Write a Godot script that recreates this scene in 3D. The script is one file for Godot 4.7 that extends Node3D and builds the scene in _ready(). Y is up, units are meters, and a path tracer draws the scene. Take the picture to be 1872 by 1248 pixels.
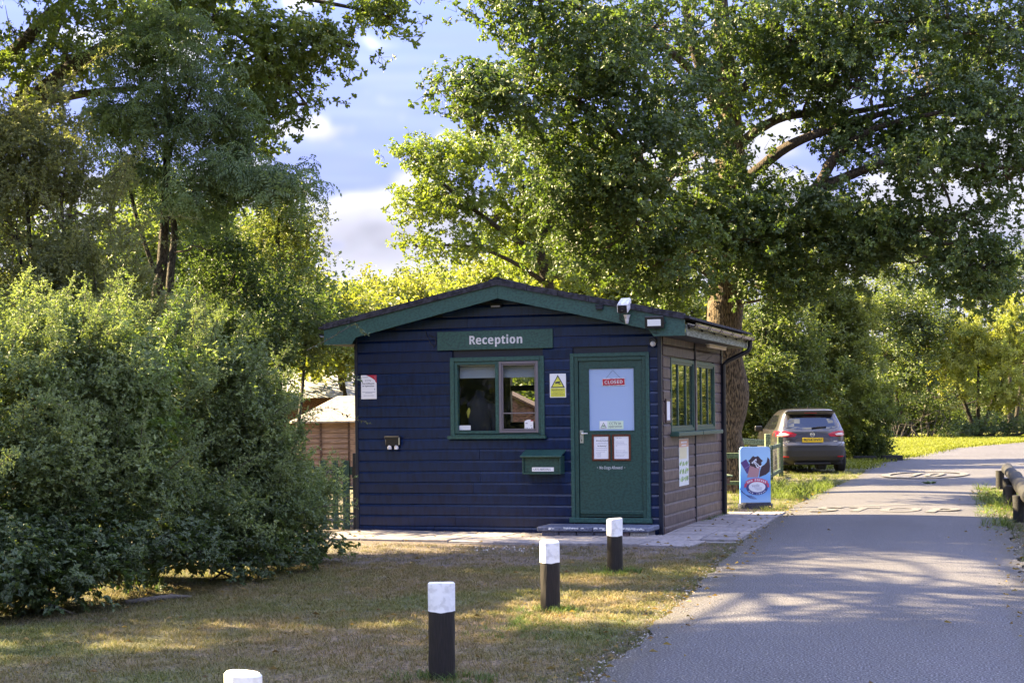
extends Node3D
# Reception hut under oaks beside a campsite road. Metres, y up, the photographer stands at x = 0, z = 0.

const EYE := 1.52
var rng := RandomNumberGenerator.new()
var M := {}
var used := {}
var hut_xf := Transform3D(Basis(Vector3.UP, deg_to_rad(-18.0)), Vector3(1.873, 0, -20.196))
var noise := FastNoiseLite.new()
var patch := FastNoiseLite.new()

# ---------------------------------------------------------------- shapes
class MB:
	var v := PackedVector3Array()
	var n := PackedVector3Array()
	var uv := PackedVector2Array()
	var c := PackedColorArray()
	var xf := Transform3D()
	var col := Color(1, 1, 1)
	var colored := false

	func tri(a: Vector3, b: Vector3, d: Vector3, na: Vector3, nb: Vector3, nd: Vector3) -> void:
		if (d - a).cross(b - a).dot(na + nb + nd) < 0.0:
			var t := b
			b = d
			d = t
			t = nb
			nb = nd
			nd = t
		v.append(xf * a); v.append(xf * b); v.append(xf * d)
		n.append((xf.basis * na).normalized()); n.append((xf.basis * nb).normalized()); n.append((xf.basis * nd).normalized())
		if colored:
			c.append(col); c.append(col); c.append(col)

	func ftri(a: Vector3, b: Vector3, d: Vector3, out: Vector3) -> void:
		var g := (d - a).cross(b - a).normalized()
		if g.dot(out) < 0.0:
			g = -g
		tri(a, b, d, g, g, g)

	func quad(a: Vector3, b: Vector3, d: Vector3, e: Vector3, out: Vector3) -> void:
		ftri(a, b, d, out)
		ftri(a, d, e, out)

	func box(center: Vector3, size: Vector3, bevel := 0.004) -> void:
		var h := size * 0.5
		var k := minf(bevel, minf(h.x, minf(h.y, h.z)) * 0.45)
		if bevel <= 0.0:
			k = 0.0
		for axis in 3:
			for s in [-1.0, 1.0]:
				var o := Vector3.ZERO
				o[axis] = s
				var p := []
				for q in [[-1, -1], [1, -1], [1, 1], [-1, 1]]:
					var w := Vector3.ZERO
					w[axis] = s * h[axis]
					w[(axis + 1) % 3] = q[0] * (h[(axis + 1) % 3] - k)
					w[(axis + 2) % 3] = q[1] * (h[(axis + 2) % 3] - k)
					p.append(center + w)
				quad(p[0], p[1], p[2], p[3], o)
		if k <= 0.0:
			return
		for axis in 3:
			var u := (axis + 1) % 3
			var w := (axis + 2) % 3
			for su in [-1.0, 1.0]:
				for sw in [-1.0, 1.0]:
					var o := Vector3.ZERO
					o[u] = su
					o[w] = sw
					var p := []
					for e in [-1.0, 1.0]:
						var a := Vector3.ZERO
						a[axis] = e * (h[axis] - k)
						a[u] = su * h[u]
						a[w] = sw * (h[w] - k)
						var b := Vector3.ZERO
						b[axis] = e * (h[axis] - k)
						b[u] = su * (h[u] - k)
						b[w] = sw * h[w]
						p.append(center + a)
						p.append(center + b)
					quad(p[0], p[1], p[3], p[2], o)
		for sx in [-1.0, 1.0]:
			for sy in [-1.0, 1.0]:
				for sz in [-1.0, 1.0]:
					var o := Vector3(sx, sy, sz)
					ftri(center + Vector3(sx * h.x, sy * (h.y - k), sz * (h.z - k)), center + Vector3(sx * (h.x - k), sy * h.y, sz * (h.z - k)), center + Vector3(sx * (h.x - k), sy * (h.y - k), sz * h.z), o)

	func beam(a: Vector3, b: Vector3, w: float, h: float, bevel := 0.004) -> void:
		var z := (b - a).normalized()
		var up := Vector3.UP if absf(z.y) < 0.95 else Vector3.RIGHT
		var x := up.cross(z).normalized()
		var y := z.cross(x)
		var old := xf
		xf = old * Transform3D(Basis(x, y, z), (a + b) * 0.5)
		box(Vector3.ZERO, Vector3(w, h, a.distance_to(b)), bevel)
		xf = old

	func tube(pts: Array, radii: Array, sides := 6, caps := true, wobble := 0.0, nz: FastNoiseLite = null) -> void:
		var rings := []
		var norms := []
		var side := Vector3.ZERO
		for i in pts.size():
			var t: Vector3 = (pts[mini(i + 1, pts.size() - 1)] - pts[maxi(i - 1, 0)]).normalized()
			if side == Vector3.ZERO:
				side = t.cross(Vector3(0.31, 0.1, 0.94) if absf(t.z) < 0.8 else Vector3.RIGHT).normalized()
			side = (side - t * side.dot(t)).normalized()
			var up := t.cross(side)
			var ring := []
			var nr := []
			for k in sides:
				var a := TAU * k / sides
				var o := side * cos(a) + up * sin(a)
				var r: float = radii[i]
				if nz:
					var p: Vector3 = pts[i] + o * r
					r *= 1.0 + wobble * nz.get_noise_3d(p.x * 6.0, p.y * 2.2, p.z * 6.0)
				ring.append(pts[i] + o * r)
				nr.append(o)
			rings.append(ring)
			norms.append(nr)
		for i in pts.size() - 1:
			for k in sides:
				var j := (k + 1) % sides
				tri(rings[i][k], rings[i][j], rings[i + 1][j], norms[i][k], norms[i][j], norms[i + 1][j])
				tri(rings[i][k], rings[i + 1][j], rings[i + 1][k], norms[i][k], norms[i + 1][j], norms[i + 1][k])
		if caps:
			for e in [0, pts.size() - 1]:
				var o: Vector3 = (pts[0] - pts[1] if e == 0 else pts[e] - pts[e - 1]).normalized()
				for k in sides:
					tri(pts[e], rings[e][k], rings[e][(k + 1) % sides], o, o, o)

	func lathe(profile: Array, sides := 20, at := Vector3.ZERO) -> void:   # [radius, height] pairs, flat shaded along the profile
		for i in profile.size() - 1:
			var a: Array = profile[i]
			var b: Array = profile[i + 1]
			var sl := Vector2(b[1] - a[1], a[0] - b[0]).normalized()
			for k in sides:
				var t0 := TAU * k / sides
				var t1 := TAU * (k + 1) / sides
				var d0 := Vector3(cos(t0), 0, sin(t0))
				var d1 := Vector3(cos(t1), 0, sin(t1))
				var n0 := d0 * sl.x + Vector3.UP * sl.y
				var n1 := d1 * sl.x + Vector3.UP * sl.y
				var p00: Vector3 = at + d0 * a[0] + Vector3.UP * a[1]
				var p01: Vector3 = at + d1 * a[0] + Vector3.UP * a[1]
				var p10: Vector3 = at + d0 * b[0] + Vector3.UP * b[1]
				var p11: Vector3 = at + d1 * b[0] + Vector3.UP * b[1]
				if a[0] > 0.0:
					tri(p00, p01, p11, n0, n1, n1)
				if b[0] > 0.0 or a[0] > 0.0:
					tri(p00, p11, p10, n0, n1, n0)

	func prism(poly: PackedVector2Array, z0: float, z1: float) -> void:   # outline in x, y pulled from z0 to z1
		var idx := Geometry2D.triangulate_polygon(poly)
		for i in range(0, idx.size(), 3):
			for z in [z0, z1]:
				var o := Vector3(0, 0, 1 if z == maxf(z0, z1) else -1)
				ftri(Vector3(poly[idx[i]].x, poly[idx[i]].y, z), Vector3(poly[idx[i + 1]].x, poly[idx[i + 1]].y, z), Vector3(poly[idx[i + 2]].x, poly[idx[i + 2]].y, z), o)
		var area := 0.0
		for i in poly.size():
			area += poly[i].cross(poly[(i + 1) % poly.size()])
		for i in poly.size():
			var a := poly[i]
			var b := poly[(i + 1) % poly.size()]
			var e := b - a
			var o := Vector3(e.y, -e.x, 0) * signf(area)
			quad(Vector3(a.x, a.y, z0), Vector3(b.x, b.y, z0), Vector3(b.x, b.y, z1), Vector3(a.x, a.y, z1), o)

	func flat(poly: PackedVector2Array, z: float) -> void:
		var idx := Geometry2D.triangulate_polygon(poly)
		for i in range(0, idx.size(), 3):
			ftri(Vector3(poly[idx[i]].x, poly[idx[i]].y, z), Vector3(poly[idx[i + 1]].x, poly[idx[i + 1]].y, z), Vector3(poly[idx[i + 2]].x, poly[idx[i + 2]].y, z), Vector3.BACK)

	func profile_x(poly: PackedVector2Array, x0: float, x1: float) -> void:   # outline in z, y run along x
		var old := xf
		xf = old * Transform3D(Basis(Vector3(0, 0, 1), Vector3(0, 1, 0), Vector3(-1, 0, 0)), Vector3.ZERO)   # local x -> z, local z -> -x
		prism(poly, -x0, -x1)
		xf = old

	func commit() -> ArrayMesh:
		var a := []
		a.resize(Mesh.ARRAY_MAX)
		a[Mesh.ARRAY_VERTEX] = v
		a[Mesh.ARRAY_NORMAL] = n
		if uv.size() == v.size():
			a[Mesh.ARRAY_TEX_UV] = uv
		if colored:
			a[Mesh.ARRAY_COLOR] = c
		var m := ArrayMesh.new()
		m.add_surface_from_arrays(Mesh.PRIMITIVE_TRIANGLES, a)
		return m

func numbered(called: String) -> String:
	if not used.has(called):
		used[called] = 0
		return called
	used[called] += 1
	return "%s_%03d" % [called, used[called]]

func tag(o: Node, label: String, category: String, group := "") -> Node:
	o.set_meta("label", label)
	o.set_meta("category", category)
	if group:
		o.set_meta("group", group)
	return o

func thing(called: String, label: String, category: String, where := Transform3D(), group := "") -> Node3D:
	var o := Node3D.new()
	o.name = numbered(called)
	add_child(o, true)
	o.transform = where
	tag(o, label, category, group)
	return o

func obj(called: String, mb, mat: Material, parent: Node = self) -> MeshInstance3D:
	var o := MeshInstance3D.new()
	o.name = numbered(called) if parent == self else called
	o.mesh = mb.commit() if mb is MB else mb
	o.material_override = mat
	parent.add_child(o, true)
	return o

func struct(called: String, mb, mat: Material) -> MeshInstance3D:
	var o := obj(called, mb, mat)
	o.set_meta("kind", "structure")
	return o

func hung(called: String, label: String, category: String, x: float, y: float, z: float, group := "", turn := 0.0) -> Node3D:   # something fixed to the hut, in the hut's own axes
	return thing(called, label, category, hut_xf * Transform3D(Basis(Vector3.UP, turn), Vector3(x, y, z)), group)

func lettering(called: String, s: String, wide: float, tall: float, mat: Material, parent: Node, where: Vector3, basis := Basis(), bold := true, depth := 0.003) -> MeshInstance3D:
	var f := SystemFont.new()
	f.font_names = PackedStringArray(["Droid Sans"])
	f.font_weight = 700 if bold else 400
	var t := TextMesh.new()
	t.text = s
	t.font = f
	t.font_size = 64
	t.pixel_size = 0.01
	t.depth = 0.01
	t.curve_step = 1.0
	var o := obj(called, t, mat, parent)
	var bb := t.get_aabb()
	var sx := wide / maxf(bb.size.x, 0.001)
	var sy := tall / maxf(bb.size.y, 0.001)
	var ctr := bb.get_center()
	var sc := Basis.from_scale(Vector3(sx, sy, depth / 0.01))
	o.transform = Transform3D(basis * sc, where - basis * (sc * Vector3(ctr.x, ctr.y, 0.0)))
	return o

func lin(r: float, g: float, b: float) -> Color:
	return Color(r, g, b).linear_to_srgb()

func ntex(freq: float, cols: Array, offs: Array, sd := 1, oct := 4, size := 512, kind := FastNoiseLite.TYPE_SIMPLEX_SMOOTH) -> NoiseTexture2D:
	var nz := FastNoiseLite.new()
	nz.seed = sd
	nz.noise_type = kind
	nz.frequency = freq
	nz.fractal_octaves = oct
	var t := NoiseTexture2D.new()
	t.width = size
	t.height = size
	t.seamless = true
	t.noise = nz
	var g := Gradient.new()
	g.offsets = PackedFloat32Array(offs)
	g.colors = PackedColorArray(cols)
	t.color_ramp = g
	return t

func mat(r: float, g: float, b: float, rough := 0.7, metal := 0.0) -> StandardMaterial3D:
	var m := StandardMaterial3D.new()
	m.albedo_color = lin(r, g, b)
	m.roughness = rough
	m.metallic = metal
	return m

func worn(m: StandardMaterial3D, tex: Texture2D, scale: Vector3, height: Texture2D = null, cm := 0.0, world := false) -> StandardMaterial3D:
	m.albedo_texture = tex
	m.uv1_triplanar = true
	m.uv1_world_triplanar = world
	m.uv1_scale = scale
	if height:
		m.heightmap_enabled = true
		m.heightmap_texture = height
		m.heightmap_scale = cm
	return m

# a point by where it stands in the view: across and up as tangents of the sight line (in photograph pixels), and how far away
func at(px: float, py: float, d: float) -> Vector3:
	var u := (px - 936.0) / 2950.0
	var w := (760.0 - py) / 2950.0
	return Vector3((u + w * 0.011) * d, EYE + (w - u * 0.011) * d, -d)

func _ready() -> void:
	rng.seed = 20240611
	noise.seed = 7
	noise.frequency = 0.5
	noise.fractal_octaves = 4
	patch.seed = 19
	patch.frequency = 0.4
	patch.fractal_octaves = 5
	make_view()
	make_materials()
	make_ground()
	make_road()
	make_paving()
	make_hut()
	make_shed()
	make_trees()
	make_fences()
	make_gate()
	make_logs()
	make_car()
	make_pavement_sign()
	make_posts()
	make_hut_fittings()
	make_weed()
	make_grass()

func make_sky() -> PanoramaSkyMaterial:
	var w := 2048
	var h := 1024
	var data := PackedByteArray()
	data.resize(w * h * 3)
	var big := FastNoiseLite.new()
	big.seed = 11
	big.frequency = 1.0
	big.fractal_octaves = 6
	var ci := FastNoiseLite.new()
	ci.seed = 5
	ci.frequency = 1.0
	ci.fractal_octaves = 3
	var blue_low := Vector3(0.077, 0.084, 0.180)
	var blue_high := Vector3(0.145, 0.21, 0.50)  # sky above the view, made brighter and bluer to light the shade
	for y in h:
		var el := PI * (0.5 - (y + 0.5) / h)
		if el < -0.02:
			break
		var up := sin(maxf(el, 0.0))
		var ce := cos(el)
		for x in w:
			var az := TAU * ((x + 0.5) / w - 0.5)
			var dx := sin(az) * ce
			var dz := -cos(az) * ce
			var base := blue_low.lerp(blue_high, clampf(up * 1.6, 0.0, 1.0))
			var streak := ci.get_noise_3d(dx * 5.0, up * 75.0, dz * 5.0)
			base += Vector3(0.04, 0.038, 0.027) * clampf(streak * 1.2 - 0.1, 0.0, 0.5)
			var k := big.get_noise_3d(dx * 7.5 + 2.6, up * 16.0, dz * 7.5)
			# a bank of low cumulus all the way round, and broken cloud above the view, brightened to fill the shade
			var cover := 0.80 * (1.0 - smoothstep(0.118, 0.180, up)) + 0.22 * smoothstep(0.26, 0.45, up) - 0.24
			var q := smoothstep(0.0, 0.17, k + cover)
			var shade := big.get_noise_3d(dx * 11.0 + 9.0, up * 22.0 + 0.35, dz * 11.0)
			var cl := Vector3(0.185, 0.185, 0.215).lerp(Vector3(0.78, 0.77, 0.76), smoothstep(0.10, 0.45, up)) * (0.88 + 0.50 * shade)
			base = base.lerp(cl, q * 0.92)
			var i := (y * w + x) * 3
			data[i] = int(255.0 * clampf(pow(clampf(base.x, 0, 1), 1.0 / 2.2), 0, 1))
			data[i + 1] = int(255.0 * clampf(pow(clampf(base.y, 0, 1), 1.0 / 2.2), 0, 1))
			data[i + 2] = int(255.0 * clampf(pow(clampf(base.z, 0, 1), 1.0 / 2.2), 0, 1))
	for y in h:
		if PI * (0.5 - (y + 0.5) / h) >= -0.02:
			continue
		for x in w:
			var i := (y * w + x) * 3
			data[i] = 90
			data[i + 1] = 92
			data[i + 2] = 78
	var im := Image.create_from_data(w, h, false, Image.FORMAT_RGB8, data)
	var m := PanoramaSkyMaterial.new()
	m.panorama = ImageTexture.create_from_image(im)
	return m

func make_view() -> void:
	var cam := Camera3D.new()
	cam.name = "camera"
	cam.projection = Camera3D.PROJECTION_FRUSTUM
	cam.near = 0.1
	cam.far = 900.0
	cam.size = 0.1 * 1248.0 / 2950.0
	cam.frustum_offset = Vector2(0, 0.1 * 136.0 / 2950.0)
	cam.transform = Transform3D(Basis(Vector3.BACK, -0.011), Vector3(0, EYE, 0))
	add_child(cam)
	cam.current = true
	var e := Environment.new()
	e.background_mode = Environment.BG_SKY
	e.sky = Sky.new()
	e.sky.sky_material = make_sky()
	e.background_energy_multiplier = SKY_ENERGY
	e.tonemap_mode = Environment.TONE_MAPPER_LINEAR
	e.tonemap_exposure = EXPOSURE
	e.sdfgi_enabled = true
	e.ssao_enabled = true
	e.ssil_enabled = true
	var we := WorldEnvironment.new()
	we.name = "world_environment"
	we.environment = e
	add_child(we)
	var sun := DirectionalLight3D.new()
	sun.name = "sun"
	sun.light_energy = SUN_ENERGY
	sun.light_color = Color(1.0, 0.90, 0.70)
	sun.light_angular_distance = 0.5
	sun.shadow_enabled = true
	add_child(sun)
	sun.look_at_from_position(TO_SUN, Vector3.ZERO)

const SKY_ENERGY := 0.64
const EXPOSURE := 9.0
const SUN_ENERGY := 1.6
const TO_SUN := Vector3(-0.77, 0.56, -0.30)

func make_materials() -> void:
	var W := Color(1, 1, 1)
	var mottle := ntex(0.02, [Color(0.62, 0.62, 0.62), Color(0.86, 0.86, 0.86), W], [0.25, 0.5, 0.75], 3, 5)
	var fine := ntex(0.09, [Color(0.7, 0.7, 0.7), W], [0.3, 0.7], 4, 3)
	var soft := ntex(0.012, [Color(0.78, 0.78, 0.80), W], [0.35, 0.62], 8, 5)
	M.mottle = mottle
	M.fine = fine
	var dust := ntex(0.03, [Color(0.80, 0.80, 0.82), Color(0.92, 0.92, 0.92), W, Color(1, 1, 1)], [0.2, 0.45, 0.6, 0.8], 21, 5)
	M.siding_front = worn(mat(0.0045, 0.0150, 0.056, 0.34), ntex(0.02, [Color(0.72, 0.72, 0.76), Color(0.9, 0.9, 0.9), W, Color(1, 1, 1)], [0.25, 0.42, 0.6, 0.8], 21, 5), Vector3(1.4, 0.35, 1.4), mottle, 0.10, true)
	M.siding_side_lit = worn(mat(0.12, 0.1, 0.1, 0.40), mottle, Vector3(1.2, 0.5, 1.2), mottle, 0.12, true)  # same paint as the front, with the side's warmer light put into the colour
	M.siding_edge = worn(mat(0.006, 0.010, 0.026, 0.4), dust, Vector3(3, 1, 3))
	M.green = worn(mat(0.028, 0.088, 0.074, 0.40), dust, Vector3(1.3, 1.7, 1.3), mottle, 0.08)
	M.green_dark = worn(mat(0.022, 0.070, 0.056, 0.40), dust, Vector3(1.3, 1.7, 1.3))
	M.green_side = worn(mat(0.030, 0.085, 0.062, 0.45), dust, Vector3(1.3, 1.7, 1.3))
	M.fascia = worn(mat(0.26, 0.30, 0.25, 0.6), mottle, Vector3(2, 4, 0.5))
	M.roof = worn(mat(0.045, 0.045, 0.06, 0.95), mottle, Vector3(1.2, 1.2, 1.2), fine, 0.9)
	M.soffit = mat(0.02, 0.02, 0.026, 0.7)
	M.gutter = mat(0.11, 0.085, 0.075, 0.18)
	M.black = mat(0.010, 0.010, 0.013, 0.4)
	M.black_matt = mat(0.010, 0.010, 0.013, 0.85)
	M.white = worn(mat(0.78, 0.78, 0.80, 0.5), soft, Vector3(3, 3, 3))
	M.paper = mat(0.78, 0.78, 0.80, 0.55)
	M.print_dark = mat(0.03, 0.03, 0.05, 0.6)
	M.print_grey = mat(0.30, 0.31, 0.38, 0.6)
	M.red = mat(0.42, 0.012, 0.035, 0.4)
	M.yellow = mat(0.66, 0.66, 0.07, 0.5)
	M.mint = mat(0.62, 0.75, 0.58, 0.5)
	M.sash = mat(0.16, 0.14, 0.155, 0.35)
	M.frame_wood = worn(mat(0.17, 0.042, 0.018, 0.35), mottle, Vector3(6, 2, 6))
	M.steel = mat(0.75, 0.76, 0.78, 0.28, 0.9)
	M.lamp_glass = mat(0.80, 0.81, 0.82, 0.25)
	M.blind = mat(0.20, 0.25, 0.29, 0.8)
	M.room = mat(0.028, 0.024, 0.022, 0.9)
	M.siding_fronts = []
	for k in 4:
		var sm: StandardMaterial3D = M.siding_front.duplicate()
		var kk: float = [1.0, 0.82, 1.15, 0.95][k]
		sm.albedo_color = lin(0.0022 * kk * (1.25 if k == 1 else 1.0), 0.0140 * kk, 0.060 * kk)
		sm.roughness = [0.28, 0.33, 0.30, 0.26][k]
		sm.metallic_specular = 0.46
		M.siding_fronts.append(sm)
	M.siding_sides_lit = []  # lit copies of the front paint, lighter and browner for the side
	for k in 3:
		var ss: StandardMaterial3D = M.siding_side_lit.duplicate()
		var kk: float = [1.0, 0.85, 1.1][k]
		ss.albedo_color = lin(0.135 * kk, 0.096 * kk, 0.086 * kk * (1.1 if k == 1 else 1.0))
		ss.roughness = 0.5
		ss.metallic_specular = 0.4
		M.siding_sides_lit.append(ss)
	M.glass = StandardMaterial3D.new()
	M.glass.transparency = BaseMaterial3D.TRANSPARENCY_ALPHA
	M.glass.albedo_color = Color(0.25, 0.3, 0.28, 0.012)
	M.glass.roughness = 0.02
	M.glass.metallic_specular = 0.5
	M.glass_front = M.glass.duplicate()
	M.glass_front.metallic_specular = 0.27
	M.frost = mat(0.36, 0.47, 0.70, 0.22)
	var slab := ntex(0.035, [Color(0.78, 0.77, 0.77), Color(0.90, 0.89, 0.88), W], [0.2, 0.5, 0.8], 31, 5)
	M.slab = [worn(mat(0.27, 0.255, 0.27, 0.85), slab, Vector3(0.7, 0.7, 0.7), fine, 0.25, true), worn(mat(0.23, 0.215, 0.225, 0.85), slab, Vector3(0.7, 0.7, 0.7), fine, 0.25, true), worn(mat(0.30, 0.28, 0.285, 0.85), slab, Vector3(0.7, 0.7, 0.7), fine, 0.25, true)]
	M.step = worn(mat(0.12, 0.135, 0.20, 0.6), ntex(0.03, [Color(0.75, 0.76, 0.8), W, W, Color(1.0, 1.0, 1.0)], [0.3, 0.55, 0.62, 0.66], 77, 4), Vector3(1.1, 1.1, 1.1), fine, 0.4)
	M.brick = [worn(mat(0.13, 0.135, 0.185, 0.8), slab, Vector3(2, 2, 2), fine, 0.4), worn(mat(0.17, 0.12, 0.13, 0.8), slab, Vector3(2, 2, 2), fine, 0.4), worn(mat(0.42, 0.40, 0.36, 0.85), slab, Vector3(2, 2, 2), fine, 0.4)]
	M.mortar = mat(0.16, 0.15, 0.15, 0.95)
	M.flake = mat(0.72, 0.73, 0.74, 0.7)
	M.post_dark = worn(mat(0.014, 0.008, 0.008, 0.6), ntex(0.05, [Color(0.25, 0.25, 0.25), Color(0.75, 0.75, 0.75), W], [0.3, 0.5, 0.72], 15, 4), Vector3(6, 0.35, 6), mottle, 0.5)
	M.post_white = worn(mat(0.82, 0.82, 0.83, 0.55), ntex(0.02, [Color(0.9, 0.9, 0.9), W], [0.3, 0.5], 13, 4), Vector3(1.5, 1.5, 1.5), fine, 0.08)
	M.timber = worn(mat(0.30, 0.195, 0.13, 0.8), soft, Vector3(0.4, 4, 0.4))
	M.timber_red = worn(mat(0.24, 0.105, 0.06, 0.8), mottle, Vector3(3, 1, 3))
	M.timber_roof = worn(mat(0.40, 0.35, 0.28, 0.9), soft, Vector3(1, 1, 1))
	M.timber_brown = worn(mat(0.13, 0.075, 0.05, 0.8), mottle, Vector3(1, 4, 1), mottle, 0.2)
	M.fence_green = worn(mat(0.10, 0.15, 0.075, 0.7), mottle, Vector3(2, 2, 2), fine, 0.3)
	M.fence_sunlit = worn(mat(0.20, 0.26, 0.16, 0.7), mottle, Vector3(2, 2, 2), fine, 0.3)  # fence green with sunlight put into the colour
	M.wire = mat(0.30, 0.30, 0.28, 0.4, 0.7)
	M.log_dark = worn(mat(0.013, 0.0125, 0.014, 0.8), mottle, Vector3(4, 4, 1), mottle, 0.5)
	M.log_pale = worn(mat(0.12, 0.105, 0.09, 0.9), mottle, Vector3(1, 5, 5), mottle, 0.6)
	var bark := ntex(0.035, [Color(0.34, 0.33, 0.32), Color(0.75, 0.74, 0.72), W], [0.30, 0.48, 0.7], 41, 5)
	var bark_h := ntex(0.035, [Color(0, 0, 0), Color(0.7, 0.7, 0.7), W], [0.3, 0.48, 0.7], 41, 5)
	M.bark = worn(mat(0.19, 0.138, 0.085, 0.95), bark, Vector3(1.9, 0.42, 1.9), bark_h, 2.6)
	M.bark_limb = worn(mat(0.105, 0.080, 0.055, 0.95), bark, Vector3(2.4, 0.6, 2.4), bark_h, 2.0)
	M.bark_grey = worn(mat(0.085, 0.072, 0.055, 0.95), bark, Vector3(3.0, 0.8, 3.0), bark_h, 1.5)
	M.twig = mat(0.075, 0.058, 0.042, 0.95)
	M.leaf = StandardMaterial3D.new()
	M.leaf.vertex_color_use_as_albedo = true
	M.leaf.roughness = 0.5
	M.leaf.metallic_specular = 0.62
	M.leaf.backlight_enabled = true
	M.leaf.backlight = Color(0.97, 1.0, 0.42).linear_to_srgb()
	M.blade = StandardMaterial3D.new()
	M.blade.vertex_color_use_as_albedo = true
	M.blade.roughness = 0.7
	M.blade.backlight_enabled = true
	M.blade.backlight = Color(0.75, 0.8, 0.35).linear_to_srgb()
	var soil := ntex(0.05, [Color(0.45, 0.43, 0.4), Color(0.8, 0.8, 0.8), W], [0.25, 0.5, 0.75], 51, 5)
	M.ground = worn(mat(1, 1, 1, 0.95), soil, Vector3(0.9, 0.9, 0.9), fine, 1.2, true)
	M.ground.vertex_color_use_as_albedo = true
	var tar := ntex(0.075, [Color(0.30, 0.30, 0.32), Color(0.60, 0.60, 0.62), Color(0.74, 0.73, 0.74), W], [0.26, 0.44, 0.58, 0.70], 61, 5)
	M.road = worn(mat(1, 1, 1, 0.82), tar, Vector3(1.35, 1.35, 1.35), tar, 0.4, true)
	M.road.vertex_color_use_as_albedo = true
	M.paint = worn(mat(0.185, 0.18, 0.18, 0.8), ntex(0.05, [Color(0.45, 0.45, 0.47), Color(0.75, 0.75, 0.75), W], [0.3, 0.5, 0.7], 71, 5), Vector3(1.5, 1.5, 1.5), tar, 0.4, true)
	M.gravel = mat(1, 1, 1, 0.9)
	M.gravel.vertex_color_use_as_albedo = true

const ROAD_LEFT := [[4.0, -1.95], [-3.0, -0.95], [-9.16, 0.446], [-11.56, 1.02], [-15.78, 1.98], [-19.5, 2.86], [-23.56, 3.85], [-29.68, 5.56], [-37.0, 7.9], [-46.1, 10.3], [-56.0, 14.2], [-65.6, 18.0], [-76.0, 24.0], [-86.0, 33.0], [-96.0, 50.0]]
const ROAD_RIGHT := [[4.0, -0.4], [-3.0, 1.55], [-9.16, 3.2], [-15.45, 4.9], [-19.08, 5.9], [-24.0, 7.2], [-29.0, 8.5], [-31.5, 9.35], [-33.0, 10.6], [-34.5, 14.0], [-36.0, 24.0], [-38.0, 60.0], [-96.0, 60.0]]

func along(t: Array, z: float) -> float:
	for i in t.size() - 1:
		if z <= t[i][0] and z >= t[i + 1][0]:
			var k: float = (z - t[i][0]) / (t[i + 1][0] - t[i][0])
			return lerpf(t[i][1], t[i + 1][1], k)
	return t[0][1] if z > t[0][0] else t[t.size() - 1][1]

func on_road(x: float, z: float) -> float:   # metres inside the road's edge, negative on the grass
	if z < -95.0:
		return -9.0
	return minf(x - along(ROAD_LEFT, z), along(ROAD_RIGHT, z) - x)

func ground_color(x: float, z: float) -> Color:
	var a := patch.get_noise_2d(x * 0.9, z * 0.9)
	var b := noise.get_noise_2d(x * 1.6 + 40.0, z * 1.6)
	var f := patch.get_noise_2d(x * 5.0, z * 5.0 + 90.0)
	var dry := Color(0.215, 0.155, 0.088)
	var green := Color(0.115, 0.135, 0.034)
	var dirt := Color(0.150, 0.118, 0.105)
	var k := clampf(0.26 + a * 1.0 + b * 0.45 + f * 0.25, 0.0, 1.0)
	if z > -8.8:
		k = clampf(k + 0.2, 0, 1)
	if x < -1.2:
		k = clampf(k + (-1.2 - x) * 0.18, 0.0, 1.0)
	var c := dry.lerp(green, k)
	var edge := -on_road(x, z)
	if edge > 0.0 and edge < 0.8:
		c = c.lerp(Color(0.085, 0.105, 0.030), (0.8 - edge) * 0.7)
	if edge > 0.0 and edge < 0.16:
		c = c.lerp(dirt * 0.7, 0.7)
	if z < -16.2 and z > -26.0 and x < 3.8 and x > -3.5:
		c = c.lerp(dirt, clampf(0.35 + f * 1.1 + (-16.6 - z) * 0.5 + b * 0.8, 0.0, 0.85))
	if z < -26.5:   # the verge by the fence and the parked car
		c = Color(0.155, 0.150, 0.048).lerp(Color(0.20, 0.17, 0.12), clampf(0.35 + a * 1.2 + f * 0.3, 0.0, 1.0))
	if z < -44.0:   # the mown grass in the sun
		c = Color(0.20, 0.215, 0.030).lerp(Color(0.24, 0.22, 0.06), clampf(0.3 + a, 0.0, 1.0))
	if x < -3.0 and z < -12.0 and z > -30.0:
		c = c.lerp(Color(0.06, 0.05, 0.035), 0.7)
	return c

func ground_y(x: float, z: float) -> float:
	var s := clampf(-on_road(x, z) * 2.5, 0.0, 1.0)
	return -0.006 + s * (0.010 + 0.020 * patch.get_noise_2d(x * 1.2, z * 1.2)) - (0.02 if s <= 0.0 else 0.0)

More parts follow.
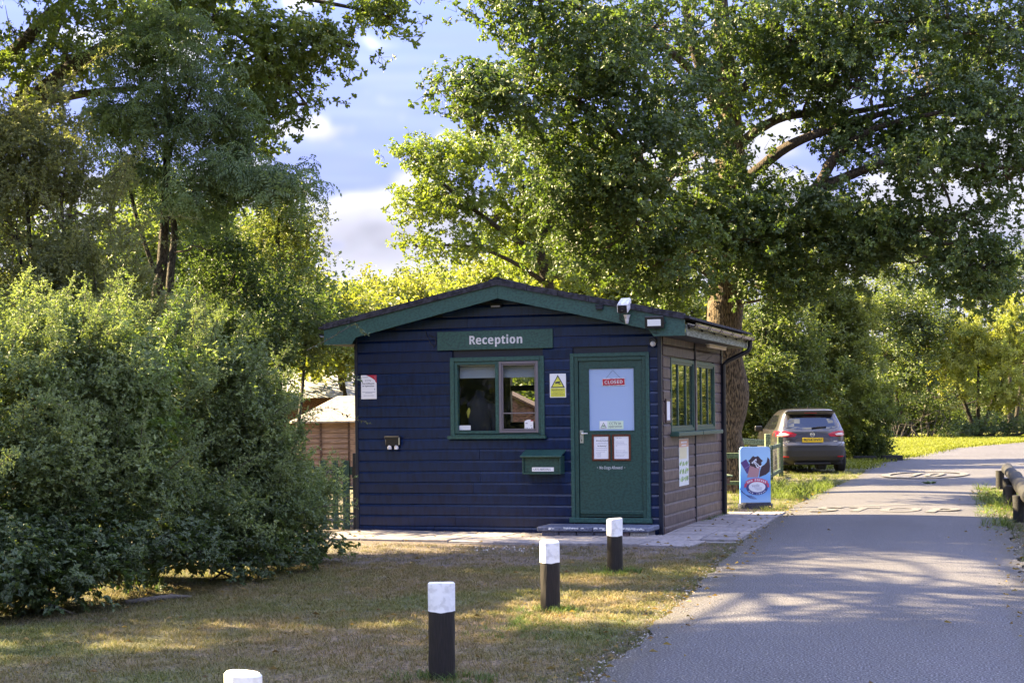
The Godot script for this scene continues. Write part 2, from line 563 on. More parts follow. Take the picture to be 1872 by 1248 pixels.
func make_ground() -> void:
	var xs := []
	var zs := []
	var x := -8.0
	while x < 9.0:
		xs.append(x)
		x += 0.14
	var step := 0.2
	while x < 420.0:
		xs.append(x)
		x += step
		step *= 1.14
	x = -8.14
	step = 0.2
	while x > -420.0:
		xs.push_front(x)
		x -= step
		step *= 1.14
	var z := -7.0
	while z > -30.0:
		zs.append(z)
		z -= 0.16
	step = 0.2
	while z > -620.0:
		zs.append(z)
		z -= step
		step *= 1.045
	z = -6.8
	step = 0.3
	while z < 120.0:
		zs.push_front(z)
		z += step
		step *= 1.3
	var v := PackedVector3Array()
	var n := PackedVector3Array()
	var c := PackedColorArray()
	var idx := PackedInt32Array()
	for j in zs.size():
		for i in xs.size():
			v.append(Vector3(xs[i], ground_y(xs[i], zs[j]), zs[j]))
			n.append(Vector3.UP)
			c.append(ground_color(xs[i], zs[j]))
	var w := xs.size()
	for j in zs.size() - 1:
		for i in w - 1:
			var p := j * w + i
			idx.append_array(PackedInt32Array([p, p + w + 1, p + 1, p, p + w, p + w + 1]))
	for q in idx.size() / 3:   # front faces clockwise seen from above
		var a := v[idx[q * 3]]
		if (v[idx[q * 3 + 2]] - a).cross(v[idx[q * 3 + 1]] - a).y < 0.0:
			var t := idx[q * 3 + 1]
			idx[q * 3 + 1] = idx[q * 3 + 2]
			idx[q * 3 + 2] = t
	var arr := []
	arr.resize(Mesh.ARRAY_MAX)
	arr[Mesh.ARRAY_VERTEX] = v
	arr[Mesh.ARRAY_NORMAL] = n
	arr[Mesh.ARRAY_COLOR] = c
	arr[Mesh.ARRAY_INDEX] = idx
	var m := ArrayMesh.new()
	m.add_surface_from_arrays(Mesh.PRIMITIVE_TRIANGLES, arr)
	struct("ground", m, M.ground)

func make_road() -> void:
	var mb := MB.new()
	mb.colored = true
	var z := 4.0
	var prev := []
	while z > -96.0:
		var l := along(ROAD_LEFT, z) + 0.10 * noise.get_noise_1d(z * 2.2) + 0.025 * patch.get_noise_1d(z * 14.0)
		var r := along(ROAD_RIGHT, z) + 0.14 * noise.get_noise_1d(z * 2.0 + 50.0) + 0.03 * patch.get_noise_1d(z * 13.0 + 9.0)
		var row := []
		for i in 19:
			var t := i / 18.0
			t = t if r - l < 8.0 else t * t
			var px := lerpf(l, r, t)
			row.append(Vector3(px, 0.012 + 0.03 * (1.0 - pow(absf(2.0 * t - 1.0), 2.0)) * (1.0 if r - l < 8.0 else 0.3), z))
		if prev:
			for i in 18:
				var mid: Vector3 = (prev[i] + row[i + 1]) * 0.5
				var k := 1.0 + 0.16 * patch.get_noise_2d(mid.x * 0.8, mid.z * 0.35) + 0.08 * noise.get_noise_2d(mid.x * 4.0, mid.z * 1.2)
				var edge := on_road(mid.x, mid.z)
				var u := (mid.x - along(ROAD_LEFT, mid.z)) / 3.0
				k *= 1.0 + 0.07 * (exp(-pow((u - 0.27) * 7.0, 2.0)) + exp(-pow((u - 0.73) * 7.0, 2.0))) - 0.10 * smoothstep(0.12, 0.3, noise.get_noise_2d(mid.x * 0.9 + 30.0, mid.z * 0.5))
				var base := Color(0.158, 0.154, 0.168) * k
				if edge < 0.35:
					base = base.lerp(Color(0.13, 0.115, 0.085), clampf((0.35 - edge) * 2.2, 0.0, 0.8))
				mb.col = Color(base.r, base.g, base.b)
				mb.quad(prev[i], prev[i + 1], row[i + 1], row[i], Vector3.UP)
		prev = row
		z -= 0.11 if z > -34.0 else 0.6
	var road := struct("road", mb, M.road)
	# painted on the tarmac: STOP, its line, the 10 in its ring and the far give way line
	var face := Basis(Vector3.RIGHT, -PI / 2)
	var turn := Basis(Vector3.UP, deg_to_rad(-21.0))
	var word := lettering("stop_marking", "STOP", 2.15, 1.15, M.paint, road, Vector3(5.62, 0.048, -24.35), turn * face, true, 0.002)
	word.rotation.y = word.rotation.y
	var ln := MB.new()
	for i in 14:
		var a := Vector3(4.35, 0.049, -25.0).lerp(Vector3(7.75, 0.049, -25.9), i / 14.0)
		var b := Vector3(4.35, 0.049, -25.0).lerp(Vector3(7.75, 0.049, -25.9), (i + 1) / 14.0)
		a.y = 0.017 + 0.03 * (1.0 - pow(2.0 * (i / 14.0) - 1.0, 2.0)) * 0.95
		b.y = 0.017 + 0.03 * (1.0 - pow(2.0 * ((i + 1) / 14.0) - 1.0, 2.0)) * 0.95
		ln.quad(a, b, b + Vector3(-0.03, 0, -0.30), a + Vector3(-0.03, 0, -0.30), Vector3.UP)
	obj("stop_line", ln, M.paint, road)
	var ring := MB.new()
	for i in 40:
		var a0 := TAU * i / 40
		var a1 := TAU * (i + 1) / 40
		var ctr := Vector3(9.72, 0.038, -38.0)
		var p := func(a: float, k: float) -> Vector3: return ctr + turn * Vector3(cos(a) * 0.98 * k, 0, sin(a) * 2.1 * k)
		ring.quad(p.call(a0, 1.0), p.call(a1, 1.0), p.call(a1, 0.80), p.call(a0, 0.80), Vector3.UP)
	var rg := obj("speed_ring", ring, M.paint, road)
	lettering("speed_number", "10", 0.85, 2.1, M.paint, rg, Vector3(9.72, 0.039, -38.0), turn * face, true, 0.002)
	var gl := MB.new()
	for i in 7:
		var a := Vector3(13.0 + i * 1.1, 0.036, -44.6 - i * 0.25)
		gl.quad(a, a + Vector3(0.8, 0, -0.18), a + Vector3(0.8, 0, -0.55), a + Vector3(0, 0, -0.37), Vector3.UP)
	obj("give_way_line", gl, M.paint, road)

func make_paving() -> void:
	var root := Node3D.new()
	root.name = "pavement"
	add_child(root)
	root.transform = hut_xf
	root.set_meta("kind", "structure")
	var bed := MB.new()
	bed.xf = Transform3D(Basis(Vector3.UP, -0.085), Vector3.ZERO)
	bed.box(Vector3(-1.75, -0.03, 1.0), Vector3(4.9, 0.07, 1.66), 0)
	bed.xf = Transform3D(Basis(Vector3.UP, 0.045), Vector3.ZERO)
	bed.box(Vector3(0.55, -0.028, -1.55), Vector3(1.06, 0.07, 5.3), 0)
	obj("mortar_bed", bed, M.mortar, root)
	var lay := func(x0: float, x1: float, z0: float, z1: float, turn: float) -> void:
		var mb := MB.new()
		mb.xf = Transform3D(Basis(Vector3.UP, turn) * Basis(Vector3.FORWARD, rng.randf_range(-0.012, 0.012)) * Basis(Vector3.RIGHT, rng.randf_range(-0.012, 0.012)), Vector3.ZERO)
		var c := Vector3((x0 + x1) / 2, 0.012 + rng.randf_range(-0.004, 0.006), (z0 + z1) / 2)
		mb.xf = Transform3D(Basis(Vector3.UP, turn), Basis(Vector3.UP, turn) * c) * Transform3D(Basis(Vector3.FORWARD, rng.randf_range(-0.01, 0.01)) * Basis(Vector3.RIGHT, rng.randf_range(-0.01, 0.01)), Vector3.ZERO)
		mb.box(Vector3.ZERO, Vector3(x1 - x0 - rng.randf_range(0.012, 0.022), 0.045, z1 - z0 - 0.016), 0.006)
		obj("paving_slab", mb, M.slab[rng.randi() % 3], root)
	var x := -4.15
	while x < 0.5:
		lay.call(x, x + 0.60, 0.38, 1.06, -0.085)
		lay.call(x + 0.22, x + 0.82, 1.06, 1.80, -0.085)
		x += 0.60
	var z := 1.05
	var k := 0
	while z > -4.3:
		lay.call(0.05, 0.61, z - 0.46, z, 0.045)
		lay.call(0.61, 1.07, z - 0.62 + 0.2, z + 0.2 - 0.0, 0.045) if k % 2 == 5 else lay.call(0.61, 1.07, z - 0.46 - 0.14, z - 0.14, 0.045)
		z -= 0.46
		k += 1
	# the stony strip between slabs and boards
	var st := MB.new()
	st.colored = true
	for i in 1500:
		var p := Vector3(rng.randf_range(-4.2, 0.1), 0.008, rng.randf_range(0.03, 0.42) + 0.05)
		stone(st, p, rng.randf_range(0.006, 0.017))
	for i in 500:
		var p := Vector3(rng.randf_range(-3.6, 1.2), 0.004, rng.randf_range(1.95, 2.75))
		if noise.get_noise_2d(p.x * 2.0, p.z * 2.0) > -0.05:
			stone(st, p, rng.randf_range(0.006, 0.016))
	var g := obj("gravel", st, M.gravel)
	g.transform = hut_xf
	g.set_meta("kind", "stuff")
	tag(g, "pale gravel chippings along the foot of the hut's front boards", "gravel")

func stone(st: MB, p: Vector3, r: float) -> void:
	var t := rng.randf_range(0.16, 0.5)
	st.col = Color(t, t * 0.95, t * 0.9)
	var top := p + Vector3(0, r * 0.9, 0)
	var ring := []
	var a0 := rng.randf() * TAU
	for i in 5:
		ring.append(p + Vector3(cos(a0 + i * TAU / 5) * r * rng.randf_range(0.7, 1.2), -0.003, sin(a0 + i * TAU / 5) * r * rng.randf_range(0.7, 1.2)))
	for i in 5:
		st.ftri(top, ring[i], ring[(i + 1) % 5], (ring[i] + ring[(i + 1) % 5]) * 0.5 - p + Vector3.UP * r * 0.5)

# ---------------------------------------------------------------- grass
func blade_clump(count: int, spread: float, h0: float, h1: float, w: float, lean: float) -> ArrayMesh:
	var mb := MB.new()
	for i in count:
		var a := rng.randf() * TAU
		var p := Vector3(cos(a), 0, sin(a)) * spread * sqrt(rng.randf())
		var h := rng.randf_range(h0, h1)
		var d := Vector3(rng.randf_range(-1, 1), 0, rng.randf_range(-1, 1)) * lean * h
		var s := Vector3(cos(a * 3.0), 0, sin(a * 3.0)) * w * 0.5
		var mid := p + d * 0.35 + Vector3(0, h * 0.6, 0)
		var tip := p + d + Vector3(0, h * rng.randf_range(0.75, 1.0), 0)
		var nn := Vector3(rng.randf_range(-0.5, 0.5), 1.0, rng.randf_range(-0.2, 0.7)).normalized()
		mb.tri(p - s, p + s, mid, nn, nn, nn)
		mb.tri(mid - s * 0.8, mid + s * 0.8, tip, nn, nn, nn)
		mb.tri(p - s, mid - s * 0.8, mid + s * 0.8, nn, nn, nn)
	return mb.commit()

func scatter(called: String, label: String, category: String, mesh: Mesh, mat_: Material, spots: Array, cols: Array, parent: Node = self) -> MultiMeshInstance3D:
	var mm := MultiMesh.new()
	mm.transform_format = MultiMesh.TRANSFORM_3D
	mm.use_colors = true
	mm.mesh = mesh
	mm.instance_count = spots.size()
	for i in spots.size():
		mm.set_instance_transform(i, spots[i])
		mm.set_instance_color(i, cols[i])
	var o := MultiMeshInstance3D.new()
	o.name = numbered(called) if parent == self else called
	o.multimesh = mm
	o.material_override = mat_
	o.set_meta("kind", "stuff")
	if label:
		tag(o, label, category)
	parent.add_child(o, true)
	return o

func make_grass() -> void:
	var mown := blade_clump(18, 0.060, 0.012, 0.034, 0.004, 1.1)
	var spots := []
	var cols := []
	var tries := 0
	while tries < 30000:
		tries += 1
		var z := -7.0 - 12.2 * pow(rng.randf(), 0.8)
		var x := rng.randf_range(-4.4, 3.4)
		var inside := on_road(x, z)
		if inside > rng.randf_range(-0.02, 0.05):
			continue
		var q := hut_xf.affine_inverse() * Vector3(x, 0, z)
		if q.z < 1.95 + 0.06 * patch.get_noise_1d(x * 40.0) - 0.08 * (q.x + 1.0) * 0.0 and q.x < 0.62 or (q.x < 1.12 and q.z < 1.2):
			continue
		var c := ground_color(x, z)
		if c.b > 0.09 and rng.randf() < 0.75:
			continue
		var g := rng.randf_range(0.8, 1.35)
		var dryish := Color(0.27, 0.20, 0.105) if rng.randf() < 0.5 else Color(0.13, 0.155, 0.04)
		c = c.lerp(dryish, 0.35)
		cols.append(Color(c.r * g, c.g * g, c.b * g))
		var s := rng.randf_range(0.8, 1.35)
		spots.append(Transform3D(Basis(Vector3.UP, rng.randf() * TAU).scaled(Vector3(s, s * rng.randf_range(0.7, 1.3), s)), Vector3(x, ground_y(x, z) - 0.003, z)))
	scatter("lawn_grass", "short dry brown and green mown grass in front of the hut", "grass", mown, M.blade, spots, cols)
	# longer, greener tufts: round the posts, along the road edge, by the sign and the log rail
	var tuft := blade_clump(26, 0.07, 0.05, 0.13, 0.006, 0.8)
	spots = []
	cols = []
	var put := func(x: float, z: float, s: float, c: Color) -> void:
		spots.append(Transform3D(Basis(Vector3.UP, rng.randf() * TAU).scaled(Vector3(s, s * rng.randf_range(0.7, 1.25), s)), Vector3(x, ground_y(x, z) - 0.004, z)))
		var g := rng.randf_range(0.75, 1.3)
		cols.append(Color(c.r * g, c.g * g, c.b * g))
	var lush := Color(0.085, 0.145, 0.025)
	for p in POSTS:
		for i in 34:
			var a := rng.randf() * TAU
			var r := rng.randf_range(0.08, 0.34) * (1.0 if sin(a) > -0.3 else 0.6)
			put.call(p[0] + cos(a) * r, p[1] + sin(a) * r * 0.8, rng.randf_range(0.35, 0.75), lush)
	for i in 80:
		put.call(0.05 + rng.randfn() * 0.16, -11.55 + rng.randfn() * 0.35, rng.randf_range(0.3, 0.55), lush)
	var z := -8.0
	while z > -30.0:
		for i in 2:
			put.call(along(ROAD_LEFT, z) - rng.randf_range(0.0, 0.35), z + rng.randf() * 0.2, rng.randf_range(0.25, 0.5), Color(0.11, 0.135, 0.035))
		for i in 5:
			put.call(along(ROAD_RIGHT, z) + pow(rng.randf(), 0.7) * 1.5 - 0.02, z + rng.randf() * 0.2, rng.randf_range(0.35, 0.9), Color(0.115, 0.15, 0.04))
		for i in 3:
			put.call(along(ROAD_LEFT, z) + rng.randfn() * 0.07, z + rng.randf() * 0.2, rng.randf_range(0.18, 0.36), Color(0.12, 0.125, 0.04))
		z -= 0.10
	for i in 700:   # the verge between hut, sign and fence
		var zz := rng.randf_range(-41.0, -24.3)
		var xx: float = along(ROAD_LEFT, zz) - rng.randf_range(0.0, 2.2)
		put.call(xx, zz, rng.randf_range(0.4, 1.0), Color(0.15, 0.17, 0.04))
	for i in 160:
		var zz := rng.randf_range(-33.0, -28.0)
		put.call(rng.randf_range(3.9, 5.3) + (-28.0 - zz) * 0.24, zz, rng.randf_range(0.8, 2.0), Color(0.14, 0.19, 0.035))
	for i in 90:
		var t := rng.randf()
		put.call(lerpf(6.3, 9.4, t) - rng.randf_range(0.1, 0.5), lerpf(-19.9, -31.0, t), rng.randf_range(0.8, 1.7), Color(0.13, 0.18, 0.035))
	for i in 60:   # where slabs meet the hut's side wall
		var q := hut_xf * Vector3(rng.randf_range(0.01, 0.10), 0, rng.randf_range(-4.2, -2.0))
		put.call(q.x, q.z, rng.randf_range(0.3, 0.7), lush)
	scatter("long_grass", "longer green grass tufts along road edge, posts and fence", "grass", tuft, M.blade, spots, cols)
	# grit along the crumbling edges of the tarmac
	var gm := MB.new()
	gm.colored = true
	stone(gm, Vector3.ZERO, 0.012)
	gm.c.fill(Color(1, 1, 1))
	var gs := []
	var gc := []
	for i in 2600:
		var gz := -8.6 - 18.0 * pow(rng.randf(), 1.4)
		var gx := (along(ROAD_LEFT, gz) if rng.randf() < 0.6 else along(ROAD_RIGHT, gz)) + rng.randfn() * 0.09
		if rng.randf() < 0.2:
			gx = lerpf(along(ROAD_LEFT, gz), along(ROAD_RIGHT, gz), rng.randf())
		var s3 := rng.randf_range(0.35, 1.1)
		var inn := clampf(on_road(gx, gz) / 1.5, 0.0, 1.0)
		gs.append(Transform3D(Basis(Vector3.UP, rng.randf() * TAU).scaled(Vector3(s3, s3 * 0.7, s3)), Vector3(gx, 0.010 + 0.03 * (1.0 - pow(1.0 - inn, 2.0)), gz)))
		var gg := rng.randf_range(0.10, 0.34)
		gc.append(Color(gg, gg * 0.95, gg * 0.88))
	scatter("road_grit", "loose grit along the crumbling edges of the tarmac", "grit", gm.commit(), M.gravel, gs, gc)
	# dead leaves blown over lawn, slabs and tarmac
	var lm := MB.new()
	leaf(lm, Vector3.ZERO, Vector3(1, 0.05, 0).normalized(), Vector3.UP, 0.06, 0.034, 0.35)
	var ls := []
	var lc := []
	for i in 1500:
		var lz := -8.5 - 22.0 * pow(rng.randf(), 1.3)
		var lx := rng.randf_range(-4.0, 9.0)
		if rng.randf() < 0.35:
			lx = (along(ROAD_LEFT, lz) if rng.randf() < 0.5 else along(ROAD_RIGHT, lz)) + rng.randfn() * 0.22
		var inside := on_road(lx, lz)
		if inside > 0.3 and rng.randf() < 0.93:
			continue
		var q := hut_xf.affine_inverse() * Vector3(lx, 0, lz)
		if q.x < 0.05 and q.z < 0.1 and q.x > -4.3:
			continue
		var s2 := rng.randf_range(0.5, 1.1)
		ls.append(Transform3D((Basis(Vector3.UP, rng.randf() * TAU) * Basis(Vector3.RIGHT, rng.randf_range(-0.6, 0.6))).scaled(Vector3(s2, s2, s2)), Vector3(lx, (0.052 if inside > 0.0 else 0.03) + (0.012 if q.z < 1.9 and q.x < 1.1 else 0.0), lz)))
		lc.append(Color(0.20, 0.12, 0.05).lerp(Color(0.34, 0.25, 0.10), rng.randf()) * rng.randf_range(0.5, 1.0))
	scatter("fallen_leaves", "small brown fallen leaves scattered over lawn, slabs and road edge", "leaves", lm.commit(), M.blade, ls, lc)
	# the mown grass beyond the junction
	var far := blade_clump(30, 0.6, 0.05, 0.16, 0.03, 0.8)
	spots = []
	cols = []
	for i in 5200:
		var zz := rng.randf_range(-100.0, -43.0)
		var xx: float = along(ROAD_LEFT, maxf(zz, -95.0)) - rng.randf_range(0.1, 17.0)
		if zz < -82.0:
			xx = rng.randf_range(6.0, 44.0)
		if on_road(xx, zz) > -0.1:
			continue
		spots.append(Transform3D(Basis(Vector3.UP, rng.randf() * TAU), Vector3(xx, 0.0, zz)))
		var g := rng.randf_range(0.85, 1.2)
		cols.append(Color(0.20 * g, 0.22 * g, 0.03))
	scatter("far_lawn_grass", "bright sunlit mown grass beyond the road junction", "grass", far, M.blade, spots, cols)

const POSTS := [[-0.42, -9.33, 0.565, 0.078], [0.284, -12.56, 0.545, 0.077], [0.974, -15.52, 0.525, 0.0765], [-1.03, -6.12, 0.56, 0.071]]

func make_posts() -> void:
	var say := ["black bollard with white top, second nearest, left of the road edge", "black bollard with white top midway along the row, in a green tuft", "black bollard with white top nearest the hut's door step", "white bollard top cut off by the bottom of the picture"]
	for i in POSTS.size():
		var p: Array = POSTS[i]
		var o := thing("bollard", say[i], "bollard", Transform3D(Basis(Vector3.UP, i * 1.7) * Basis(Vector3.RIGHT, rng.randf_range(-0.012, 0.012)), Vector3(p[0], 0, p[1])), "white topped bollards along the road edge")
		var h: float = p[2]
		var r: float = p[3]
		var cut: float = h - 0.165
		var pts := []
		var rad := []
		for k in 15:
			pts.append(Vector3(0, -0.1 + (cut + 0.1) * k / 14.0, 0))
			rad.append(r * (0.99 + 0.012 * sin(k * 1.3)))
		var mb := MB.new()
		mb.tube(pts, rad, 28, false, 0.05, noise)
		obj("shaft", mb, M.post_dark, o)
		var cap := MB.new()
		var ring := []
		for e in 29:
			var a := TAU * e / 28.0
			ring.append(0.003 * sin(a * 3.0 + i) + 0.0015 * sin(a * 7.0 + i * 2.0))
		for e in 28:
			var a0 := TAU * e / 28.0
			var a1 := TAU * (e + 1) / 28.0
			var d0 := Vector3(cos(a0), 0, sin(a0))
			var d1 := Vector3(cos(a1), 0, sin(a1))
			var R := r * 1.012
			var w0 := 1.0 + 0.012 * noise.get_noise_2d(cos(a0) * 40.0 + i * 9.0, sin(a0) * 40.0)
			var w1 := 1.0 + 0.012 * noise.get_noise_2d(cos(a1) * 40.0 + i * 9.0, sin(a1) * 40.0)
			var tilt := func(d: Vector3) -> float: return h + 0.006 * (d.x * sin(i * 2.0) + d.z * cos(i * 2.0))
			var lo0: Vector3 = d0 * R * w0 + Vector3.UP * (cut - 0.004 + ring[e])
			var lo1: Vector3 = d1 * R * w1 + Vector3.UP * (cut - 0.004 + ring[e + 1])
			var hi0: Vector3 = d0 * R * w0 + Vector3.UP * (tilt.call(d0) - 0.010)
			var hi1: Vector3 = d1 * R * w1 + Vector3.UP * (tilt.call(d1) - 0.010)
			var in0: Vector3 = d0 * (R - 0.010) + Vector3.UP * tilt.call(d0)
			var in1: Vector3 = d1 * (R - 0.010) + Vector3.UP * tilt.call(d1)
			cap.tri(lo0, lo1, hi1, d0, d1, d1)
			cap.tri(lo0, hi1, hi0, d0, d1, d0)
			var b0 := (d0 + Vector3.UP).normalized()
			var b1 := (d1 + Vector3.UP).normalized()
			cap.tri(hi0, hi1, in1, b0, b1, b1)
			cap.tri(hi0, in1, in0, b0, b1, b0)
			cap.tri(in0, in1, Vector3(0, h - 0.001, 0), Vector3.UP, Vector3.UP, Vector3.UP)
		obj("painted_top", cap, M.post_white, o)

const PITCH := 0.1435
const BASE := -0.053

func board_mesh(length: float, h := PITCH) -> ArrayMesh:   # shiplap: flat face, a hollow at the top that runs back under the board above
	var mb := MB.new()
	var poly := PackedVector2Array([Vector2(-0.012, 0.0), Vector2(0.020, 0.0), Vector2(0.022, 0.003), Vector2(0.0225, h - 0.034), Vector2(0.0215, h - 0.032), Vector2(0.0095, h - 0.003), Vector2(0.002, h - 0.0004), Vector2(-0.012, h - 0.001)])
	mb.profile_x(poly, -length / 2, length / 2)
	return mb.commit()

var boards := {}
func siding_board(parent: Node, x0: float, x1: float, y: float, z: float, mat_: Material, turn := 0.0) -> void:
	if x1 - x0 < 0.03:
		return
	if x1 - x0 > 2.2 and rng.randf() < 0.5:   # two lengths meeting in a butt joint
		var j := lerpf(x0, x1, rng.randf_range(0.3, 0.7))
		siding_board(parent, x0, j - 0.0015, y, z, mat_, turn)
		siding_board(parent, j + 0.0015, x1, y, z, mat_, turn)
		return
	var key := int(round((x1 - x0) * 200.0))
	if not boards.has(key):
		boards[key] = board_mesh(key / 200.0)
	var pick: Array = M.siding_fronts if mat_ == M.siding_front else M.siding_sides_lit
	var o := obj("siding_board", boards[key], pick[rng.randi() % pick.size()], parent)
	var c := (x0 + x1) * 0.5
	o.transform = Transform3D(Basis(Vector3.BACK, rng.randf_range(-0.0007, 0.0007)), Vector3(c, y, z + rng.randf_range(-0.0012, 0.0012)))
	if turn != 0.0:
		o.transform = Transform3D(Basis(Vector3.UP, turn), Vector3(z, y, -c)) * Transform3D(Basis(Vector3.BACK, rng.randf_range(-0.0006, 0.0006)), Vector3.ZERO)

func frame_of(parent: Node, called: String, x0: float, x1: float, y0: float, y1: float, w: float, z0: float, z1: float, mat_: Material, bottom := true, top := true) -> void:
	var mb := MB.new()
	var zc := (z0 + z1) / 2
	var d := z1 - z0
	mb.box(Vector3(x0 + w / 2, (y0 + y1) / 2, zc), Vector3(w, y1 - y0, d), 0.004)
	mb.box(Vector3(x1 - w / 2, (y0 + y1) / 2, zc), Vector3(w, y1 - y0, d), 0.004)
	if top:
		mb.box(Vector3((x0 + x1) / 2, y1 - w / 2, zc + 0.0008), Vector3(x1 - x0 - 2 * w + 0.002, w, d - 0.003), 0.004)
	if bottom:
		mb.box(Vector3((x0 + x1) / 2, y0 + w / 2, zc + 0.0008), Vector3(x1 - x0 - 2 * w + 0.002, w, d - 0.003), 0.004)
	obj(called, mb, mat_, parent)

func make_hut() -> void:
	var hut := thing("reception_hut", "dark blue weatherboarded reception hut with green door and shallow gable roof", "hut", hut_xf)
	var XL := -4.15
	var DEPTH := 3.95
	# ---- front wall: a backing with two openings, then board by board
	var wall := MB.new()
	var zb := -0.045
	var slabz := func(x0: float, x1: float, y0: float, y1: float) -> void: wall.box(Vector3((x0 + x1) / 2, (y0 + y1) / 2, zb), Vector3(x1 - x0, y1 - y0, 0.066), 0)
	slabz.call(XL, -2.74, -0.05, 2.62)
	slabz.call(-2.74, -1.57, -0.05, 1.29)
	slabz.call(-2.74, -1.57, 2.25, 2.62)
	slabz.call(-1.57, -1.10, -0.05, 2.62)
	slabz.call(-1.10, -0.20, -0.05, 0.16)
	slabz.call(-1.10, -0.20, 2.27, 2.62)
	slabz.call(-0.20, 0.0, -0.05, 2.62)
	wall.prism(PackedVector2Array([Vector2(XL, 2.62), Vector2(0, 2.62), Vector2(-2.05, 3.06)]), -0.078, -0.012)
	var front := obj("front_wall", wall, M.siding_edge, hut)
	for i in 23:
		var y := BASE + PITCH * i
		var half := (3.10 - (y + 0.10)) / 0.215
		var l := maxf(XL + 0.035, -2.05 - half)
		var r := minf(-0.035, -2.05 + half)
		if r - l < 0.2:
			continue
		var cuts := []
		if y + PITCH > 1.262 and y < 2.262:
			cuts.append([-2.775, -1.54])
		if y + PITCH > 0.17 and y < 2.28:
			cuts.append([-1.145, -0.165])
		var x := l
		for c in cuts:
			siding_board(front, x, c[0], y, 0.0, M.siding_front)
			x = c[1]
		siding_board(front, x, r, y, 0.0, M.siding_front)
	for q in [[Vector3(XL + 0.016, 1.28, 0.012), Vector3(0.042, 2.66, 0.05)], [Vector3(-0.012, 1.22, 0.012), Vector3(0.05, 2.55, 0.055)], [Vector3(0.016, 1.22, -DEPTH + 0.02), Vector3(0.05, 2.55, 0.05)]]:
		var corner := MB.new()
		corner.box(q[0], q[1], 0.004)
		obj("corner_trim", corner, M.siding_edge, front)
	# ---- the other walls, a floor and a ceiling, so that the room is closed
	var side := MB.new()
	side.box(Vector3(-0.045, 0.60, -DEPTH / 2), Vector3(0.066, 1.30, DEPTH - 0.16), 0)
	side.box(Vector3(-0.045, 2.42, -DEPTH / 2), Vector3(0.066, 0.40, DEPTH - 0.16), 0)
	side.box(Vector3(-0.045, 1.735, -0.26), Vector3(0.066, 0.966, 0.36), 0)
	side.box(Vector3(-0.045, 1.735, -1.98), Vector3(0.066, 0.966, 0.24), 0)
	side.box(Vector3(-0.045, 1.735, -3.65), Vector3(0.066, 0.966, 0.44), 0)
	var right := obj("side_wall", side, M.siding_edge, hut)
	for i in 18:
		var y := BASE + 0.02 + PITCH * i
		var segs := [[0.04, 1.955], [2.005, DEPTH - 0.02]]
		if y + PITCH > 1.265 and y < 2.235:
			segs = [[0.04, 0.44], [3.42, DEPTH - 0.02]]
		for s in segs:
			siding_board(right, s[0], s[1], y, 0.0, M.siding_side_lit, PI / 2)
	for q in [[0.58, 1.28], [2.36, 0.25]]:
		var bat := MB.new()
		bat.box(Vector3(0.015, q[0], -1.98), Vector3(0.034, q[1], 0.05), 0.004)
		obj("batten", bat, M.black_matt, right)
	var left := MB.new()
	left.box(Vector3(XL + 0.03, 1.28, -DEPTH / 2), Vector3(0.06, 2.66, DEPTH - 0.16), 0)
	obj("left_wall", left, M.siding_edge, hut)
	var back := MB.new()
	back.box(Vector3(-3.70, 1.28, -DEPTH + 0.04), Vector3(0.86, 2.66, 0.07), 0)
	back.box(Vector3(-1.16, 1.28, -DEPTH + 0.04), Vector3(2.30, 2.66, 0.07), 0)
	back.box(Vector3(-2.79, 0.675, -DEPTH + 0.04), Vector3(0.96, 1.45, 0.07), 0)
	back.box(Vector3(-2.79, 2.375, -DEPTH + 0.04), Vector3(0.96, 0.47, 0.07), 0)
	back.prism(PackedVector2Array([Vector2(XL, 2.612), Vector2(0, 2.612), Vector2(-2.05, 3.06)]), -DEPTH + 0.005, -DEPTH + 0.07)
	var bw := obj("back_wall", back, M.siding_edge, hut)
	var bwin := Node3D.new()
	bwin.name = "window"
	bw.add_child(bwin)
	frame_of(bwin, "frame", -3.30, -2.28, 1.37, 2.17, 0.055, -DEPTH - 0.01, -DEPTH + 0.09, M.black)
	var tr := MB.new()
	tr.box(Vector3(-2.79, 1.945, -DEPTH + 0.04), Vector3(0.91, 0.085, 0.075), 0.004)
	obj("transom", tr, M.black, bwin)
	var bp := MB.new()
	bp.box(Vector3(-2.79, 1.77, -DEPTH + 0.03), Vector3(0.92, 0.70, 0.005), 0)
	obj("pane", bp, M.glass, bwin)
	var lin_ := MB.new()
	lin_.box(Vector3(-3.70, 1.28, -DEPTH + 0.085), Vector3(0.76, 2.36, 0.012), 0)
	lin_.box(Vector3(-1.18, 1.28, -DEPTH + 0.085), Vector3(2.2, 2.36, 0.012), 0)
	lin_.box(Vector3(-2.79, 0.74, -DEPTH + 0.085), Vector3(1.06, 1.24, 0.012), 0)
	lin_.box(Vector3(-2.79, 2.32, -DEPTH + 0.085), Vector3(1.06, 0.29, 0.012), 0)
	lin_.box(Vector3(XL + 0.075, 1.28, -DEPTH / 2), Vector3(0.012, 2.36, DEPTH - 0.20), 0)
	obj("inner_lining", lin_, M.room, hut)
	var fl := MB.new()
	fl.box(Vector3(XL / 2, 0.10, -DEPTH / 2), Vector3(4.02, 0.06, DEPTH - 0.22), 0)
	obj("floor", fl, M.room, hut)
	var ce := MB.new()
	ce.box(Vector3(XL / 2, 2.48, -DEPTH / 2), Vector3(4.02, 0.03, DEPTH - 0.22), 0)
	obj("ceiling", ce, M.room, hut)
	# ---- roof
	var roof := MB.new()
